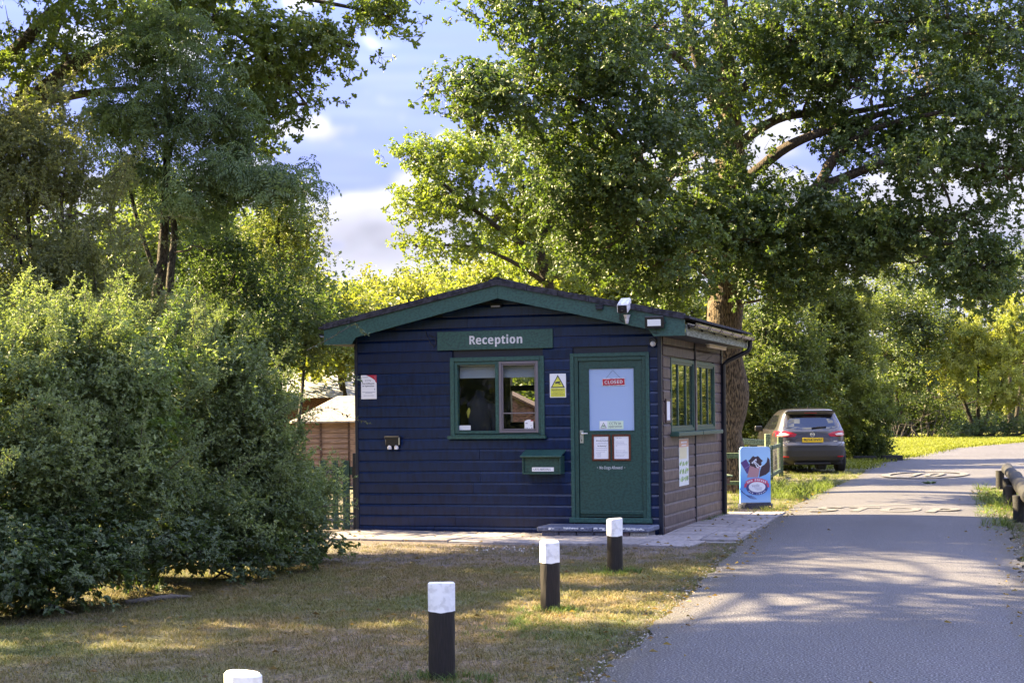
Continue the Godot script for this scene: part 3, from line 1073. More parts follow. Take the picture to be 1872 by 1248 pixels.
	for s in [-1.0, 1.0]:
		var e := 2.44
		var n := 5
		for k in n:   # felt laid in strips, each lapping the one below
			var a0 := e * k / n
			var a1 := e * (k + 1) / n + 0.05
			var lift := 0.006 * (n - k)
			var p0 := Vector2(-2.05 + s * a0, 3.232 - a0 * 0.2085 + lift)
			var p1 := Vector2(-2.05 + s * a1, 3.232 - a1 * 0.2085 + lift * 0.6)
			roof.prism(PackedVector2Array([p0, p1, p1 + Vector2(0, -0.03), p0 + Vector2(0, -0.03)]), -DEPTH - 0.25, 0.325)
		var q0 := Vector2(-2.05, 3.225)
		var q1 := Vector2(-2.05 + s * 2.40, 3.225 - 2.40 * 0.2085)
		roof.prism(PackedVector2Array([q0, q1, q1 + Vector2(0, -0.036), q0 + Vector2(0, -0.036)]), -DEPTH - 0.22, 0.29)
		for k in 6:   # short lengths of edge capping along the verge
			var a0 := 2.43 * k / 6.0
			var a1 := 2.43 * (k + 1) / 6.0 - 0.008
			var c0 := Vector2(-2.05 + s * a0, 3.262 - a0 * 0.2085 + rng.randf_range(-0.001, 0.001))
			var c1 := Vector2(-2.05 + s * a1, 3.262 - a1 * 0.2085 + rng.randf_range(-0.001, 0.001))
			roof.prism(PackedVector2Array([c0, c1, c1 + Vector2(0, -0.075), c0 + Vector2(0, -0.075)]), 0.24, 0.332)
	obj("roof", roof, M.roof, hut)
	var ridge := MB.new()
	for k in 8:
		ridge.prism(PackedVector2Array([Vector2(-2.17, 3.235), Vector2(-2.05, 3.279), Vector2(-1.93, 3.235), Vector2(-1.93, 3.258), Vector2(-2.05, 3.29), Vector2(-2.17, 3.258)]), 0.30 - k * 0.56, 0.30 - k * 0.56 - 0.55)
	obj("ridge_capping", ridge, M.roof, hut)
	# ---- bargeboards, soffit, fascias
	for s in [-1.0, 1.0]:
		var poly := PackedVector2Array()
		for p in [[0.0, 3.187], [2.42, 2.678], [2.42, 2.483], [2.03, 2.483], [1.965, 2.572], [0.0, 3.018]]:
			poly.append(Vector2(-2.05 + s * (p[0] + (0.0015 if p[0] == 0.0 else 0.0)), p[1]))
		var mb := MB.new()
		mb.prism(poly, 0.276, 0.302)
		obj("bargeboard", mb, M.green, hut)
	var sof := MB.new()
	for s in [-1.0, 1.0]:
		sof.prism(PackedVector2Array([Vector2(-2.05, 3.13), Vector2(-2.05 + s * 2.1, 2.69), Vector2(-2.05 + s * 2.1, 2.67), Vector2(-2.05, 3.11)]), 0.02, 0.274)
		sof.box(Vector3(-2.05 + s * 2.24, 2.497, -DEPTH / 2 + 0.02), Vector3(0.32, 0.016, DEPTH + 0.45), 0)
	obj("soffit", sof, M.soffit, hut)
	var fas := MB.new()
	fas.box(Vector3(0.372, 2.556, -DEPTH / 2 - 0.0), Vector3(0.022, 0.140, DEPTH + 0.44), 0.003)
	obj("fascia", fas, M.fascia, hut)
	var fas2 := MB.new()
	fas2.box(Vector3(-4.472, 2.57, -DEPTH / 2), Vector3(0.022, 0.16, DEPTH + 0.44), 0.003)
	obj("fascia", fas2, M.green_dark, hut)
	# ---- gutter with its brackets and elbow
	for s in [0, 1]:
		var g := MB.new()
		var gx: float = 0.440 if s == 0 else -4.535
		var zz := 0.22
		while zz > -DEPTH - 0.2:
			var z1 := maxf(zz - 0.84, -DEPTH - 0.22)
			for k in 8:
				var a0 := PI + PI * k / 8.0
				var a1 := PI + PI * (k + 1) / 8.0
				var R := 0.054
				var p := func(a: float, r: float, z: float) -> Vector3: return Vector3(gx + cos(a) * r, 2.640 + sin(a) * r, z)
				var o := Vector3(cos((a0 + a1) / 2), sin((a0 + a1) / 2), 0)
				var o0 := Vector3(cos(a0), sin(a0), 0)
				var o1 := Vector3(cos(a1), sin(a1), 0)
				g.tri(p.call(a0, R, zz), p.call(a1, R, zz), p.call(a1, R, z1), o0, o1, o1)
				g.tri(p.call(a0, R, zz), p.call(a1, R, z1), p.call(a0, R, z1), o0, o1, o0)
				g.tri(p.call(a0, R - 0.004, zz), p.call(a1, R - 0.004, zz), p.call(a1, R - 0.004, z1), -o0, -o1, -o1)
				g.tri(p.call(a0, R - 0.004, zz), p.call(a1, R - 0.004, z1), p.call(a0, R - 0.004, z1), -o0, -o1, -o0)
			zz = z1
		var gm := obj("gutter", g, M.gutter if s == 0 else M.black, hut)
		if s == 0:
			for k in 6:
				var br := MB.new()
				var bz := 0.16 - k * 0.83
				for q in 10:
					var a0 := PI + PI * q / 10.0
					var a1 := PI + PI * (q + 1) / 10.0
					var o := Vector3(cos((a0 + a1) / 2), sin((a0 + a1) / 2), 0)
					br.quad(Vector3(gx + cos(a0) * 0.066, 2.640 + sin(a0) * 0.066, bz), Vector3(gx + cos(a1) * 0.066, 2.640 + sin(a1) * 0.066, bz), Vector3(gx + cos(a1) * 0.066, 2.640 + sin(a1) * 0.066, bz - 0.07), Vector3(gx + cos(a0) * 0.066, 2.640 + sin(a0) * 0.066, bz - 0.07), o)
				br.box(Vector3(gx - 0.05, 2.60, bz - 0.022), Vector3(0.03, 0.06, 0.04), 0)
				obj("gutter_bracket", br, M.black, gm)
	var dp := MB.new()
	dp.tube([Vector3(0.44, 2.60, -DEPTH - 0.10), Vector3(0.44, 2.50, -DEPTH - 0.10), Vector3(0.41, 2.44, -DEPTH - 0.09), Vector3(0.12, 2.30, -DEPTH - 0.02), Vector3(0.06, 2.24, -DEPTH + 0.02), Vector3(0.06, 0.02, -DEPTH + 0.02)], [0.036, 0.036, 0.036, 0.036, 0.034, 0.034], 12)
	obj("downpipe", dp, M.black, hut)
	make_front_window(hut)
	make_door(hut)
	make_side_windows(hut)

func pane_box(parent: Node, x0: float, x1: float, y0: float, y1: float, z: float, m: Material = M.glass, called := "pane") -> void:
	var mb := MB.new()
	mb.box(Vector3((x0 + x1) / 2, (y0 + y1) / 2, z), Vector3(x1 - x0, y1 - y0, 0.005), 0)
	obj(called, mb, m, parent)

func make_front_window(hut: Node3D) -> void:
	var w := Node3D.new()
	w.name = "window"
	hut.add_child(w)
	frame_of(w, "frame", -2.80, -1.52, 1.27, 2.285, 0.055, -0.02, 0.047, M.green, false)
	frame_of(w, "frame", -2.744, -1.576, 1.29, 2.228, 0.040, -0.05, 0.030, M.green)
	var mu := MB.new()
	mu.box(Vector3(-2.16, 1.76, -0.008), Vector3(0.050, 0.86, 0.074), 0.004)
	obj("mullion", mu, M.green, w)
	var sill := MB.new()
	sill.prism(PackedVector2Array([Vector2(-2.83, 1.228), Vector2(-1.50, 1.228), Vector2(-1.50, 1.268), Vector2(-2.83, 1.268)]), -0.02, 0.085)
	sill.box(Vector3(-2.165, 1.276, 0.03), Vector3(1.24, 0.014, 0.06), 0.003)
	obj("sill", sill, M.green, w)
	pane_box(w, -2.705, -2.184, 1.33, 2.19, -0.008, M.glass_front)
	frame_of(w, "sash", -2.131, -1.602, 1.302, 2.222, 0.034, 0.012, 0.042, M.sash)
	frame_of(w, "sash", -2.096, -1.637, 1.338, 2.186, 0.016, 0.004, 0.030, M.sash)
	pane_box(w, -2.082, -1.651, 1.35, 2.174, 0.012, M.glass_front)
	var bar := MB.new()
	bar.box(Vector3(-1.866, 1.555, 0.024), Vector3(0.43, 0.015, 0.02), 0.002)
	obj("glazing_bar", bar, M.sash, w)
	# inside the room
	for x in [[-2.71, -2.185], [-2.11, -1.62]]:
		var b := thing("roller_blind", "pale roller blind rolled up at the top of the %s front pane" % ("left" if x[0] < -2.5 else "right"), "blind", hut_xf * Transform3D(Basis(), Vector3((x[0] + x[1]) / 2, 2.10, -0.09)), "roller blinds in the front window")
		var mb := MB.new()
		mb.box(Vector3(0, -0.01, 0), Vector3(x[1] - x[0], 0.145, 0.004), 0)
		obj("cloth", mb, M.blind, b)
		var mb2 := MB.new()
		mb2.tube([Vector3((x[0] - x[1]) / 2, 0.085, -0.01), Vector3((x[1] - x[0]) / 2, 0.085, -0.01)], [0.02, 0.02], 10)
		obj("roller", mb2, M.blind, b)
	var coat := thing("hanging_coat", "dark coat with a yellow patch hanging inside the left front pane", "coat", hut_xf * Transform3D(Basis(), Vector3(-2.50, 1.35, -0.34)))
	var cm := MB.new()
	cm.tube([Vector3(0.02, -0.25, 0), Vector3(0, 0.0, 0.0), Vector3(-0.01, 0.18, 0.02), Vector3(-0.02, 0.33, 0), Vector3(-0.03, 0.42, 0), Vector3(-0.02, 0.50, -0.02)], [0.17, 0.18, 0.17, 0.165, 0.07, 0.055], 14, true, 0.45, noise)
	obj("body", cm, mat(0.006, 0.008, 0.014, 0.95), coat)
	var sl := MB.new()
	sl.tube([Vector3(0.12, 0.32, 0.02), Vector3(0.20, 0.12, 0.06), Vector3(0.20, -0.12, 0.05)], [0.06, 0.06, 0.05], 10, true, 0.3, noise)
	obj("sleeve", sl, mat(0.007, 0.009, 0.014, 0.95), coat)
	var yp := MB.new()
	yp.tube([Vector3(-0.13, 0.30, 0.10), Vector3(-0.12, 0.22, 0.15), Vector3(-0.125, 0.15, 0.15)], [0.012, 0.042, 0.02], 8, true, 0.4, noise)
	obj("yellow_patch", yp, mat(0.35, 0.32, 0.03, 0.8), coat)
	var desk := thing("desk", "dark desk inside the front window under the coats", "desk", hut_xf * Transform3D(Basis(), Vector3(-2.1, 0.13, -0.75)))
	var dm := MB.new()
	dm.box(Vector3(0, 1.03, 0), Vector3(2.2, 0.04, 0.6), 0.004)
	obj("top", dm, M.timber_brown, desk)
	for sx in [-1.0, 1.0]:
		var leg := MB.new()
		leg.box(Vector3(sx * 1.05, 0.505, 0), Vector3(0.05, 1.01, 0.5), 0.004)
		obj("leg", leg, M.timber_brown, desk)
	var card := hung("window_card", "small blank white card in the corner of the left front pane", "card", -2.62, 1.372, -0.018)
	var k := MB.new()
	k.box(Vector3.ZERO, Vector3(0.155, 0.06, 0.002), 0)
	obj("card", k, M.paper, card)
	var st := hung("window_sticker", "white opening notice sticker low on the sash pane", "sticker", -1.735, 1.405, 0.022)
	var poly := PackedVector2Array([Vector2(-0.058, -0.058), Vector2(0.058, -0.058), Vector2(0.058, 0.045)])
	for i in 7:
		poly.append(Vector2(0.058 - 0.116 * i / 6.0, 0.045 + 0.02 * sin(PI * i / 6.0)))
	var sm := MB.new()
	sm.prism(poly, -0.001, 0.001)
	obj("sheet", sm, M.paper, st)
	var pm := MB.new()
	for b in [[-0.032, 0.018, 0.03, 0.014], [0.030, -0.012, 0.014, 0.012], [-0.042, -0.042, 0.012, 0.014], [-0.022, -0.042, 0.02, 0.012], [0.008, -0.044, 0.008, 0.01], [0.038, -0.042, 0.022, 0.014]]:
		pm.box(Vector3(b[0], b[1], 0.001), Vector3(b[2], b[3], 0.001), 0)
	obj("print", pm, M.print_grey, st).set_meta("kind", "stuff")
	var rd := MB.new()
	rd.box(Vector3(0.038, 0.050, 0.0015), Vector3(0.032, 0.012, 0.001), 0)
	obj("corner_mark", rd, M.red, st)

func make_door(hut: Node3D) -> void:
	var fr := Node3D.new()
	fr.name = "door_frame"
	hut.add_child(fr)
	frame_of(fr, "architrave", -1.172, -0.142, 0.155, 2.304, 0.048, -0.02, 0.050, M.green, false)
	frame_of(fr, "jamb", -1.123, -0.191, 0.155, 2.255, 0.050, -0.06, 0.034, M.green_dark, false)
	var th := MB.new()
	th.box(Vector3(-0.657, 0.188, 0.03), Vector3(1.07, 0.062, 0.12), 0.005)
	obj("threshold", th, M.green, fr)
	var door := Node3D.new()
	door.name = "door"
	hut.add_child(door)
	var leaf := MB.new()
	var x0 := -1.066
	var x1 := -0.224
	var y0 := 0.232
	var y1 := 2.203
	var gx0 := -0.936
	var gx1 := -0.348
	var gy0 := 1.320
	var gy1 := 2.108
	var b := func(ax: float, bx: float, ay: float, by: float) -> void: leaf.box(Vector3((ax + bx) / 2, (ay + by) / 2, -0.012), Vector3(bx - ax, by - ay, 0.044), 0.0)
	b.call(x0, gx0, y0, y1)
	b.call(gx1, x1, y0, y1)
	b.call(gx0, gx1, y0, gy0)
	b.call(gx0, gx1, gy1, y1)
	leaf.box(Vector3(-0.645, 0.285, 0.020), Vector3(0.83, 0.045, 0.026), 0.006)
	obj("leaf", leaf, M.green_dark, door)
	frame_of(door, "glazing_bead", gx0 - 0.016, gx1 + 0.016, gy0 - 0.016, gy1 + 0.016, 0.018, -0.02, 0.016, M.green_dark)
	pane_box(door, gx0, gx1, gy0, gy1, -0.008, M.frost, "frosted_pane")
	var h := Node3D.new()
	h.name = "handle"
	door.add_child(h)
	var pl := MB.new()
	pl.box(Vector3(-1.036, 1.245, 0.0135), Vector3(0.046, 0.165, 0.009), 0.004)
	obj("back_plate", pl, M.steel, h)
	var lv := MB.new()
	lv.tube([Vector3(-1.036, 1.285, 0.012), Vector3(-1.036, 1.285, 0.052), Vector3(-1.024, 1.285, 0.060), Vector3(-0.945, 1.287, 0.060)], [0.010, 0.010, 0.010, 0.008], 10)
	obj("lever", lv, M.steel, h)
	var ky := MB.new()
	ky.box(Vector3(-1.036, 1.20, 0.0185), Vector3(0.008, 0.024, 0.002), 0)
	obj("keyhole", ky, M.black, h)
	lettering("lettering", "No Dogs Allowed", 0.295, 0.050, M.white, door, Vector3(-0.658, 0.848, 0.0115), Basis(), false, 0.003)
	for x in [-0.835, -0.478]:
		var dot := MB.new()
		dot.box(Vector3(x, 0.853, 0.0115), Vector3(0.008, 0.006, 0.003), 0)
		obj("dot", dot, M.white, door)
	# things fixed to the door
	var cl := hung("closed_sign", "red CLOSED sign with white edge hanging in the door pane", "sign", -0.613, 1.934, 0.0)
	cl.rotation.z = 0.012
	var p := MB.new()
	p.box(Vector3(0, 0, 0), Vector3(0.302, 0.098, 0.006), 0.002)
	obj("border", p, M.white, cl)
	var q := MB.new()
	q.box(Vector3(0, 0, 0.002), Vector3(0.284, 0.080, 0.006), 0.001)
	obj("panel", q, M.red, cl)
	lettering("lettering", "CLOSED", 0.235, 0.044, M.white, cl, Vector3(0, 0, 0.0055))
	var cord := MB.new()
	cord.tube([Vector3(-0.10, 0.048, 0), Vector3(-0.01, 0.15, 0), Vector3(0.09, 0.048, 0)], [0.0018, 0.0018, 0.0018], 4)
	obj("cord", cord, M.black, cl)
	var cc := hung("camera_sticker", "pale green CCTV in operation sticker at the foot of the door pane", "sticker", -0.648, 1.391, -0.003)
	var s1 := MB.new()
	s1.box(Vector3.ZERO, Vector3(0.312, 0.104, 0.003), 0)
	obj("sheet", s1, M.mint, cc)
	var s2 := MB.new()
	s2.box(Vector3(-0.103, 0, 0.001), Vector3(0.098, 0.1, 0.003), 0)
	obj("white_half", s2, M.paper, cc)
	camera_triangle(cc, Vector3(-0.103, -0.002, 0.003), 0.082, M.mint)
	lettering("lettering", "CCTV in", 0.150, 0.034, M.print_dark, cc, Vector3(0.048, 0.020, 0.002), Basis(), false, 0.001)
	lettering("lettering", "operation", 0.172, 0.036, M.print_dark, cc, Vector3(0.048, -0.022, 0.002), Basis(), false, 0.001)
	for i in 2:
		var x: float = [-0.780, -0.516][i]
		var n := hung("framed_notice", ["red brown framed notice on the door headed Already Booked", "red brown framed notice on the door, plain letter nearer the hinges"][i], "notice", x, 1.106, 0.010, "framed notices on the door")
		frame_of(n, "frame", -0.120, 0.120, -0.167, 0.167, 0.025, 0.0, 0.018, M.frame_wood)
		var sh := MB.new()
		sh.box(Vector3(0, 0, 0.004), Vector3(0.192, 0.284, 0.004), 0)
		obj("sheet", sh, M.paper, n)
		var lines := []
		if i == 0:
			lettering("lettering", "Already Booked", 0.155, 0.020, M.print_dark, n, Vector3(0.010, 0.086, 0.0065), Basis(), true, 0.001)
			lettering("lettering", "No Booking?", 0.118, 0.021, M.print_dark, n, Vector3(0.010, 0.020, 0.0065), Basis(), true, 0.001)
			lines = [[0.018, 0.112, 0.055], [0.010, 0.062, 0.10], [0.008, 0.050, 0.145], [0.008, -0.006, 0.145], [0.004, -0.030, 0.135], [-0.012, -0.052, 0.10], [-0.03, -0.07, 0.07], [-0.03, -0.085, 0.06], [-0.03, -0.10, 0.05], [-0.032, -0.115, 0.06]]
		else:
			lines = [[-0.052, 0.118, 0.02], [-0.02, 0.118, 0.03], [-0.02, 0.074, 0.11], [-0.02, 0.056, 0.11], [0.0, 0.038, 0.15], [-0.065, 0.022, 0.02], [-0.015, -0.038, 0.12], [0.0, -0.056, 0.15], [0.0, -0.074, 0.15], [-0.02, -0.092, 0.11], [-0.025, -0.110, 0.10]]
		var tx := MB.new()
		for l in lines:
			var wx: float = l[0] - l[2] / 2
			while wx < l[0] + l[2] / 2 - 0.006:
				var ww := rng.randf_range(0.006, 0.018)
				tx.box(Vector3(wx + ww / 2, l[1], 0.0065), Vector3(ww, 0.0045, 0.001), 0)
				wx += ww + 0.004
		obj("small_print", tx, M.print_grey, n).set_meta("kind", "stuff")

func camera_triangle(parent: Node, where: Vector3, side: float, fill: Material) -> void:
	var h := side * 0.866
	var tri := func(k: float) -> PackedVector2Array:
		return PackedVector2Array([Vector2(-side / 2 * k, -h / 2 + (1 - k) * h / 3), Vector2(side / 2 * k, -h / 2 + (1 - k) * h / 3), Vector2(0, h / 2 - (1 - k) * h * 2 / 3)])
	var a := MB.new()
	a.prism(tri.call(1.0), 0, 0.001)
	var o := obj("triangle", a, M.print_dark, parent)
	o.position = where
	var b := MB.new()
	b.prism(tri.call(0.78), 0.0005, 0.002)
	obj("triangle_field", b, fill, parent).position = where
	var c := MB.new()
	var rot := func(x: float, y: float) -> Vector2: return Vector2(x * cos(0.12) - y * sin(0.12), x * sin(0.12) + y * cos(0.12)) * side
	c.prism(PackedVector2Array([rot.call(-0.20, -0.14), rot.call(0.16, -0.14), rot.call(0.16, -0.02), rot.call(-0.17, -0.02)]), 0.001, 0.003)
	c.prism(PackedVector2Array([Vector2(0.06, -0.22) * side, Vector2(0.22, -0.22) * side, Vector2(0.22, -0.18) * side, Vector2(0.10, -0.17) * side, Vector2(0.10, -0.12) * side, Vector2(0.05, -0.12) * side]), 0.001, 0.003)
	obj("camera_symbol", c, M.print_dark, parent).position = where

func make_side_windows(hut: Node3D) -> void:
	var turn := Basis(Vector3.UP, PI / 2)   # local x runs away from the camera along the wall, local z points out of it
	for i in 2:
		var w := Node3D.new()
		w.name = "window" if i == 0 else "window_001"
		hut.add_child(w, true)
		w.transform = Transform3D(Basis(Vector3(0, 0, -1), Vector3.UP, Vector3(1, 0, 0)), Vector3(0, 0, 0))
		var a: float = [0.455, 2.04][i]
		var b: float = [1.93, 3.41][i]
		frame_of(w, "frame", a, b, 1.29, 2.245, 0.05, -0.05, 0.030, M.green_side)
		frame_of(w, "sash", a + 0.05, b - 0.05, 1.335, 2.20, 0.035, -0.035, 0.016, M.green_dark)
		for k in [0.333, 0.667]:
			var mu := MB.new()
			mu.box(Vector3(lerpf(a, b, k), 1.77, 0.004), Vector3(0.045, 0.80, 0.024), 0.004)
			obj("mullion", mu, M.green_dark, w)
		for k in 3:
			var p0 := lerpf(a + 0.09, b - 0.09, k / 3.0) + 0.01
			var p1 := lerpf(a + 0.09, b - 0.09, (k + 1) / 3.0) - 0.01
			pane_box(w, p0, p1, 1.37, 2.17, 0.0)
		var sl := MB.new()
		sl.box(Vector3((a + b) / 2, 1.262, 0.055), Vector3(b - a + 0.08, 0.055, 0.16), 0.006)
		obj("sill", sl, M.green_side, w)
	var post := MB.new()
	post.box(Vector3(0.028, 1.77, -1.985), Vector3(0.04, 0.96, 0.085), 0.004)
	obj("window_post", post, M.siding_side_lit, hut)

func make_hut_fittings() -> void:
	var s := hung("reception_sign", "long green board with white lettering Reception above the window", "sign", -2.185, 2.504, 0.022)
	var mb := MB.new()
	mb.box(Vector3(0, 0, 0.011), Vector3(1.575, 0.244, 0.022), 0.003)
	obj("board", mb, M.green, s)
	lettering("lettering", "Reception", 0.72, 0.156, M.white, s, Vector3(0.02, -0.012, 0.024), Basis(), true, 0.005)
	var wire := hung("loose_cable", "thin dark loose cable drooping at the left end of the Reception board", "cable", -3.12, 2.62, 0.028)
	var wm := MB.new()
	wm.tube([Vector3(-0.02, 0.03, 0), Vector3(0.0, -0.04, 0.01), Vector3(0.05, -0.13, 0.012), Vector3(0.10, -0.19, 0.01), Vector3(0.13, -0.15, 0.01), Vector3(0.12, -0.06, 0.01), Vector3(0.03, -0.035, 0.01)], [0.007, 0.007, 0.007, 0.007, 0.007, 0.007, 0.007], 5)
	obj("cable", wm, M.black, wire)
	var n := hung("surveillance_notice", "white notice with red corner reading CCTV Surveillance in Operation", "sign", -3.954, 1.922, 0.024)
	var pl := MB.new()
	pl.box(Vector3(0, 0, 0.002), Vector3(0.222, 0.316, 0.004), 0.001)
	obj("plate", pl, M.paper, n)
	var red := PackedVector2Array([Vector2(0.111, 0.158), Vector2(0.111, 0.058)])
	for i in 8:
		var t := i / 7.0
		red.append(Vector2(lerpf(0.105, -0.03, t), lerpf(0.058, 0.155, pow(t, 0.55))))
	red.append(Vector2(-0.03, 0.158))
	var rm := MB.new()
	rm.prism(red, 0.002, 0.0050)
	obj("red_corner", rm, M.red, n)
	lettering("lettering", "CCTV", 0.085, 0.022, M.print_dark, n, Vector3(-0.008, 0.085, 0.0045), Basis(), false, 0.001)
	lettering("lettering", "Surveillance", 0.170, 0.022, M.print_dark, n, Vector3(-0.006, 0.048, 0.0045), Basis(), true, 0.001)
	lettering("lettering", "in Operation", 0.168, 0.026, M.print_dark, n, Vector3(-0.006, 0.012, 0.0045), Basis(), true, 0.001)
	var sp := MB.new()
	for l in [[-0.066, 0.185], [-0.078, 0.10], [-0.112, 0.15]]:
		sp.box(Vector3(0, l[0], 0.0045), Vector3(l[1], 0.006, 0.001), 0)
	sp.box(Vector3(0.085, -0.03, 0.0045), Vector3(0.010, 0.022, 0.001), 0)
	sp.box(Vector3(-0.05, 0.13, 0.0045), Vector3(0.08, 0.008, 0.001), 0)
	for k in 3:
		sp.box(Vector3(0.092, 0.138 - k * 0.022, 0.0055), Vector3(0.008, 0.014, 0.001), 0)
	obj("small_print", sp, M.print_grey, n)
	var wn := hung("camera_warning_sign", "white and yellow WARNING sign with a camera in a triangle", "sign", -1.340, 1.900, 0.024)
	var p1 := MB.new()
	p1.box(Vector3(0, 0, 0.002), Vector3(0.215, 0.304, 0.004), 0.001)
	obj("plate", p1, M.paper, wn)
	var p2 := MB.new()
	p2.box(Vector3(0, -0.087, 0.003), Vector3(0.195, 0.112, 0.004), 0)
	obj("yellow_panel", p2, M.yellow, wn)
	camera_triangle(wn, Vector3(0, 0.055, 0.004), 0.19, M.yellow)
	lettering("lettering", "WARNING", 0.168, 0.026, M.print_dark, wn, Vector3(0, -0.056, 0.0055), Basis(), false, 0.001)
	lettering("small_print", "closed circuit", 0.13, 0.014, M.print_dark, wn, Vector3(0, -0.087, 0.0055), Basis(), false, 0.001)
	lettering("small_print", "surveillance cameras", 0.175, 0.012, M.print_dark, wn, Vector3(0, -0.108, 0.0055), Basis(), false, 0.001)
	lettering("small_print", "operating in this area", 0.175, 0.014, M.print_dark, wn, Vector3(0, -0.127, 0.0055), Basis(), false, 0.001)
	# double socket with two pale caps
	var so2 := hung("outdoor_socket", "black double outdoor socket with two white plugs on the boards", "socket", -3.603, 1.205, 0.022)
	var b1 := MB.new()
	b1.box(Vector3(0, 0.0, 0.035), Vector3(0.20, 0.125, 0.07), 0.012)
	b1.box(Vector3(0, 0.045, 0.040), Vector3(0.212, 0.04, 0.085), 0.01)
	obj("housing", b1, M.black, so2)
	for x in [-0.045, 0.05]:
		var c := MB.new()
		c.tube([Vector3(x, -0.055, 0.045), Vector3(x, -0.085, 0.05), Vector3(x, -0.108, 0.05)], [0.020, 0.030, 0.026], 12)
		obj("plug", c, M.white, so2)
	var lt := MB.new()
	lt.box(Vector3(0.100, 0.0, 0.075), Vector3(0.012, 0.10, 0.012), 0.003)
	obj("latch", lt, M.steel, so2)
	# late arrivals box
	var bx := hung("late_arrivals_box", "green wooden late arrivals box with sloping lid beside the door", "box", -1.52, 0.775, 0.022)
	var bm := MB.new()
	bm.box(Vector3(0, 0.010, 0.09), Vector3(0.48, 0.020, 0.18), 0.003)
	bm.box(Vector3(-0.245, 0.115, 0.09), Vector3(0.020, 0.230, 0.184), 0.003)
	bm.box(Vector3(0.245, 0.115, 0.09), Vector3(0.020, 0.230, 0.184), 0.003)
	bm.box(Vector3(0, 0.125, 0.15), Vector3(0.468, 0.21, 0.016), 0.003)
	obj("body", bm, M.green_dark, bx)
	var lid := MB.new()
	lid.xf = Transform3D(Basis(Vector3.RIGHT, 0.30), Vector3(0, 0.262, 0.10))
	lid.box(Vector3.ZERO, Vector3(0.545, 0.022, 0.26), 0.005)
	obj("lid", lid, M.green, bx)
	var lb := MB.new()
	lb.box(Vector3(0.015, 0.062, 0.1605), Vector3(0.29, 0.052, 0.004), 0)
	obj("label_plate", lb, M.paper, bx)
	lettering("lettering", "LATE ARRIVALS", 0.225, 0.026, M.print_dark, bx, Vector3(0.005, 0.062, 0.163), Basis(), false, 0.001)
	# bullet camera on the bargeboard
	var cam := hung("security_camera", "white bullet security camera on the right bargeboard", "camera", -0.36, 2.70, 0.302)
	var br := MB.new()
	br.lathe([[0.0, -0.055], [0.018, -0.055], [0.032, 0.02], [0.045, 0.055], [0.0, 0.06]], 14, Vector3(0.01, 0, 0.03))
	obj("bracket", br, M.white, cam)
	var hz := MB.new()
	hz.xf = Transform3D(Basis(Vector3.UP, 0.10) * Basis(Vector3.RIGHT, 0.28), Vector3(-0.005, 0.165, 0.10))
	hz.box(Vector3.ZERO, Vector3(0.135, 0.125, 0.34), 0.016)
	obj("housing", hz, M.white, cam)
	var ln := MB.new()
	ln.xf = hz.xf
	ln.box(Vector3(0, -0.008, 0.172), Vector3(0.112, 0.098, 0.012), 0.008)
	obj("lens_window", ln, M.black, cam)
	var le := MB.new()
	le.xf = hz.xf * Transform3D(Basis(Vector3.RIGHT, PI / 2), Vector3(0, -0.008, 0.176))
	le.lathe([[0.030, 0.0], [0.030, 0.008], [0.020, 0.010], [0.0, 0.006]], 16)
	obj("lens", le, mat(0.02, 0.02, 0.03, 0.08), cam)
	var ar := MB.new()
	ar.tube([Vector3(-0.07, 0.09, 0.05), Vector3(-0.08, 0.0, 0.03), Vector3(-0.04, -0.03, 0.01)], [0.006, 0.006, 0.006], 6)
	obj("cable", ar, M.black, cam)
	# floodlight
	var f := hung("floodlight", "square black floodlight with pale glass at the right bargeboard end", "floodlight", 0.008, 2.640, 0.302)
	var fb := MB.new()
	fb.xf = Transform3D(Basis(Vector3.RIGHT, 0.12), Vector3(0, 0.012, 0.07))
	fb.box(Vector3(0, 0, 0), Vector3(0.235, 0.150, 0.05), 0.008)
	for k in 7:
		fb.box(Vector3(-0.09 + k * 0.03, 0, -0.034), Vector3(0.006, 0.13, 0.02), 0)
	obj("housing", fb, M.black, f)
	var fg := MB.new()
	fg.xf = fb.xf
	fg.box(Vector3(0, -0.004, 0.024), Vector3(0.168, 0.080, 0.006), 0.002)
	obj("glass", fg, M.lamp_glass, f)
	var fk := MB.new()
	fk.box(Vector3(0, -0.06, 0.02), Vector3(0.12, 0.012, 0.05), 0.002)
	fk.tube([Vector3(0.0, -0.06, 0.03), Vector3(0.02, -0.12, 0.025), Vector3(-0.03, -0.115, 0.01)], [0.004, 0.004, 0.004], 5)
	fk.box(Vector3(0.125, 0.0, 0.06), Vector3(0.02, 0.03, 0.03), 0.004)
	obj("bracket", fk, M.black, f)
	# dome camera, apex lamp, small junction box
	var d := hung("dome_camera", "small white dome camera at the top right corner of the front wall", "camera", -0.085, 2.415, 0.022)
	var db := MB.new()
	db.lathe([[0.0, 0.0], [0.048, 0.0], [0.048, 0.035], [0.040, 0.042], [0.0, 0.042]], 18)
	var dbo := obj("base", db, M.black, d)
	dbo.transform = Transform3D(Basis(Vector3.RIGHT, PI / 2), Vector3(0, 0.02, 0))
	var dd := MB.new()
	var prof := []
	for i in 9:
		var a := PI * i / 8.0
		prof.append([0.036 * sin(a) + 0.0001, -0.036 * cos(a)])
	dd.lathe(prof, 16, Vector3(0, -0.015, 0.045))
	obj("ball", dd, M.white, d)
	var al := hung("gable_lamp", "small dark downlight under the gable apex", "lamp", -2.15, 2.945, 0.022)
	var am := MB.new()
	am.box(Vector3(0, 0.0, 0.03), Vector3(0.15, 0.05, 0.06), 0.008)
	obj("housing", am, M.black, al)
	var am2 := MB.new()
	am2.box(Vector3(0, -0.012, 0.061), Vector3(0.115, 0.020, 0.004), 0)
	obj("diffuser", am2, mat(0.25, 0.25, 0.33, 0.3), al)
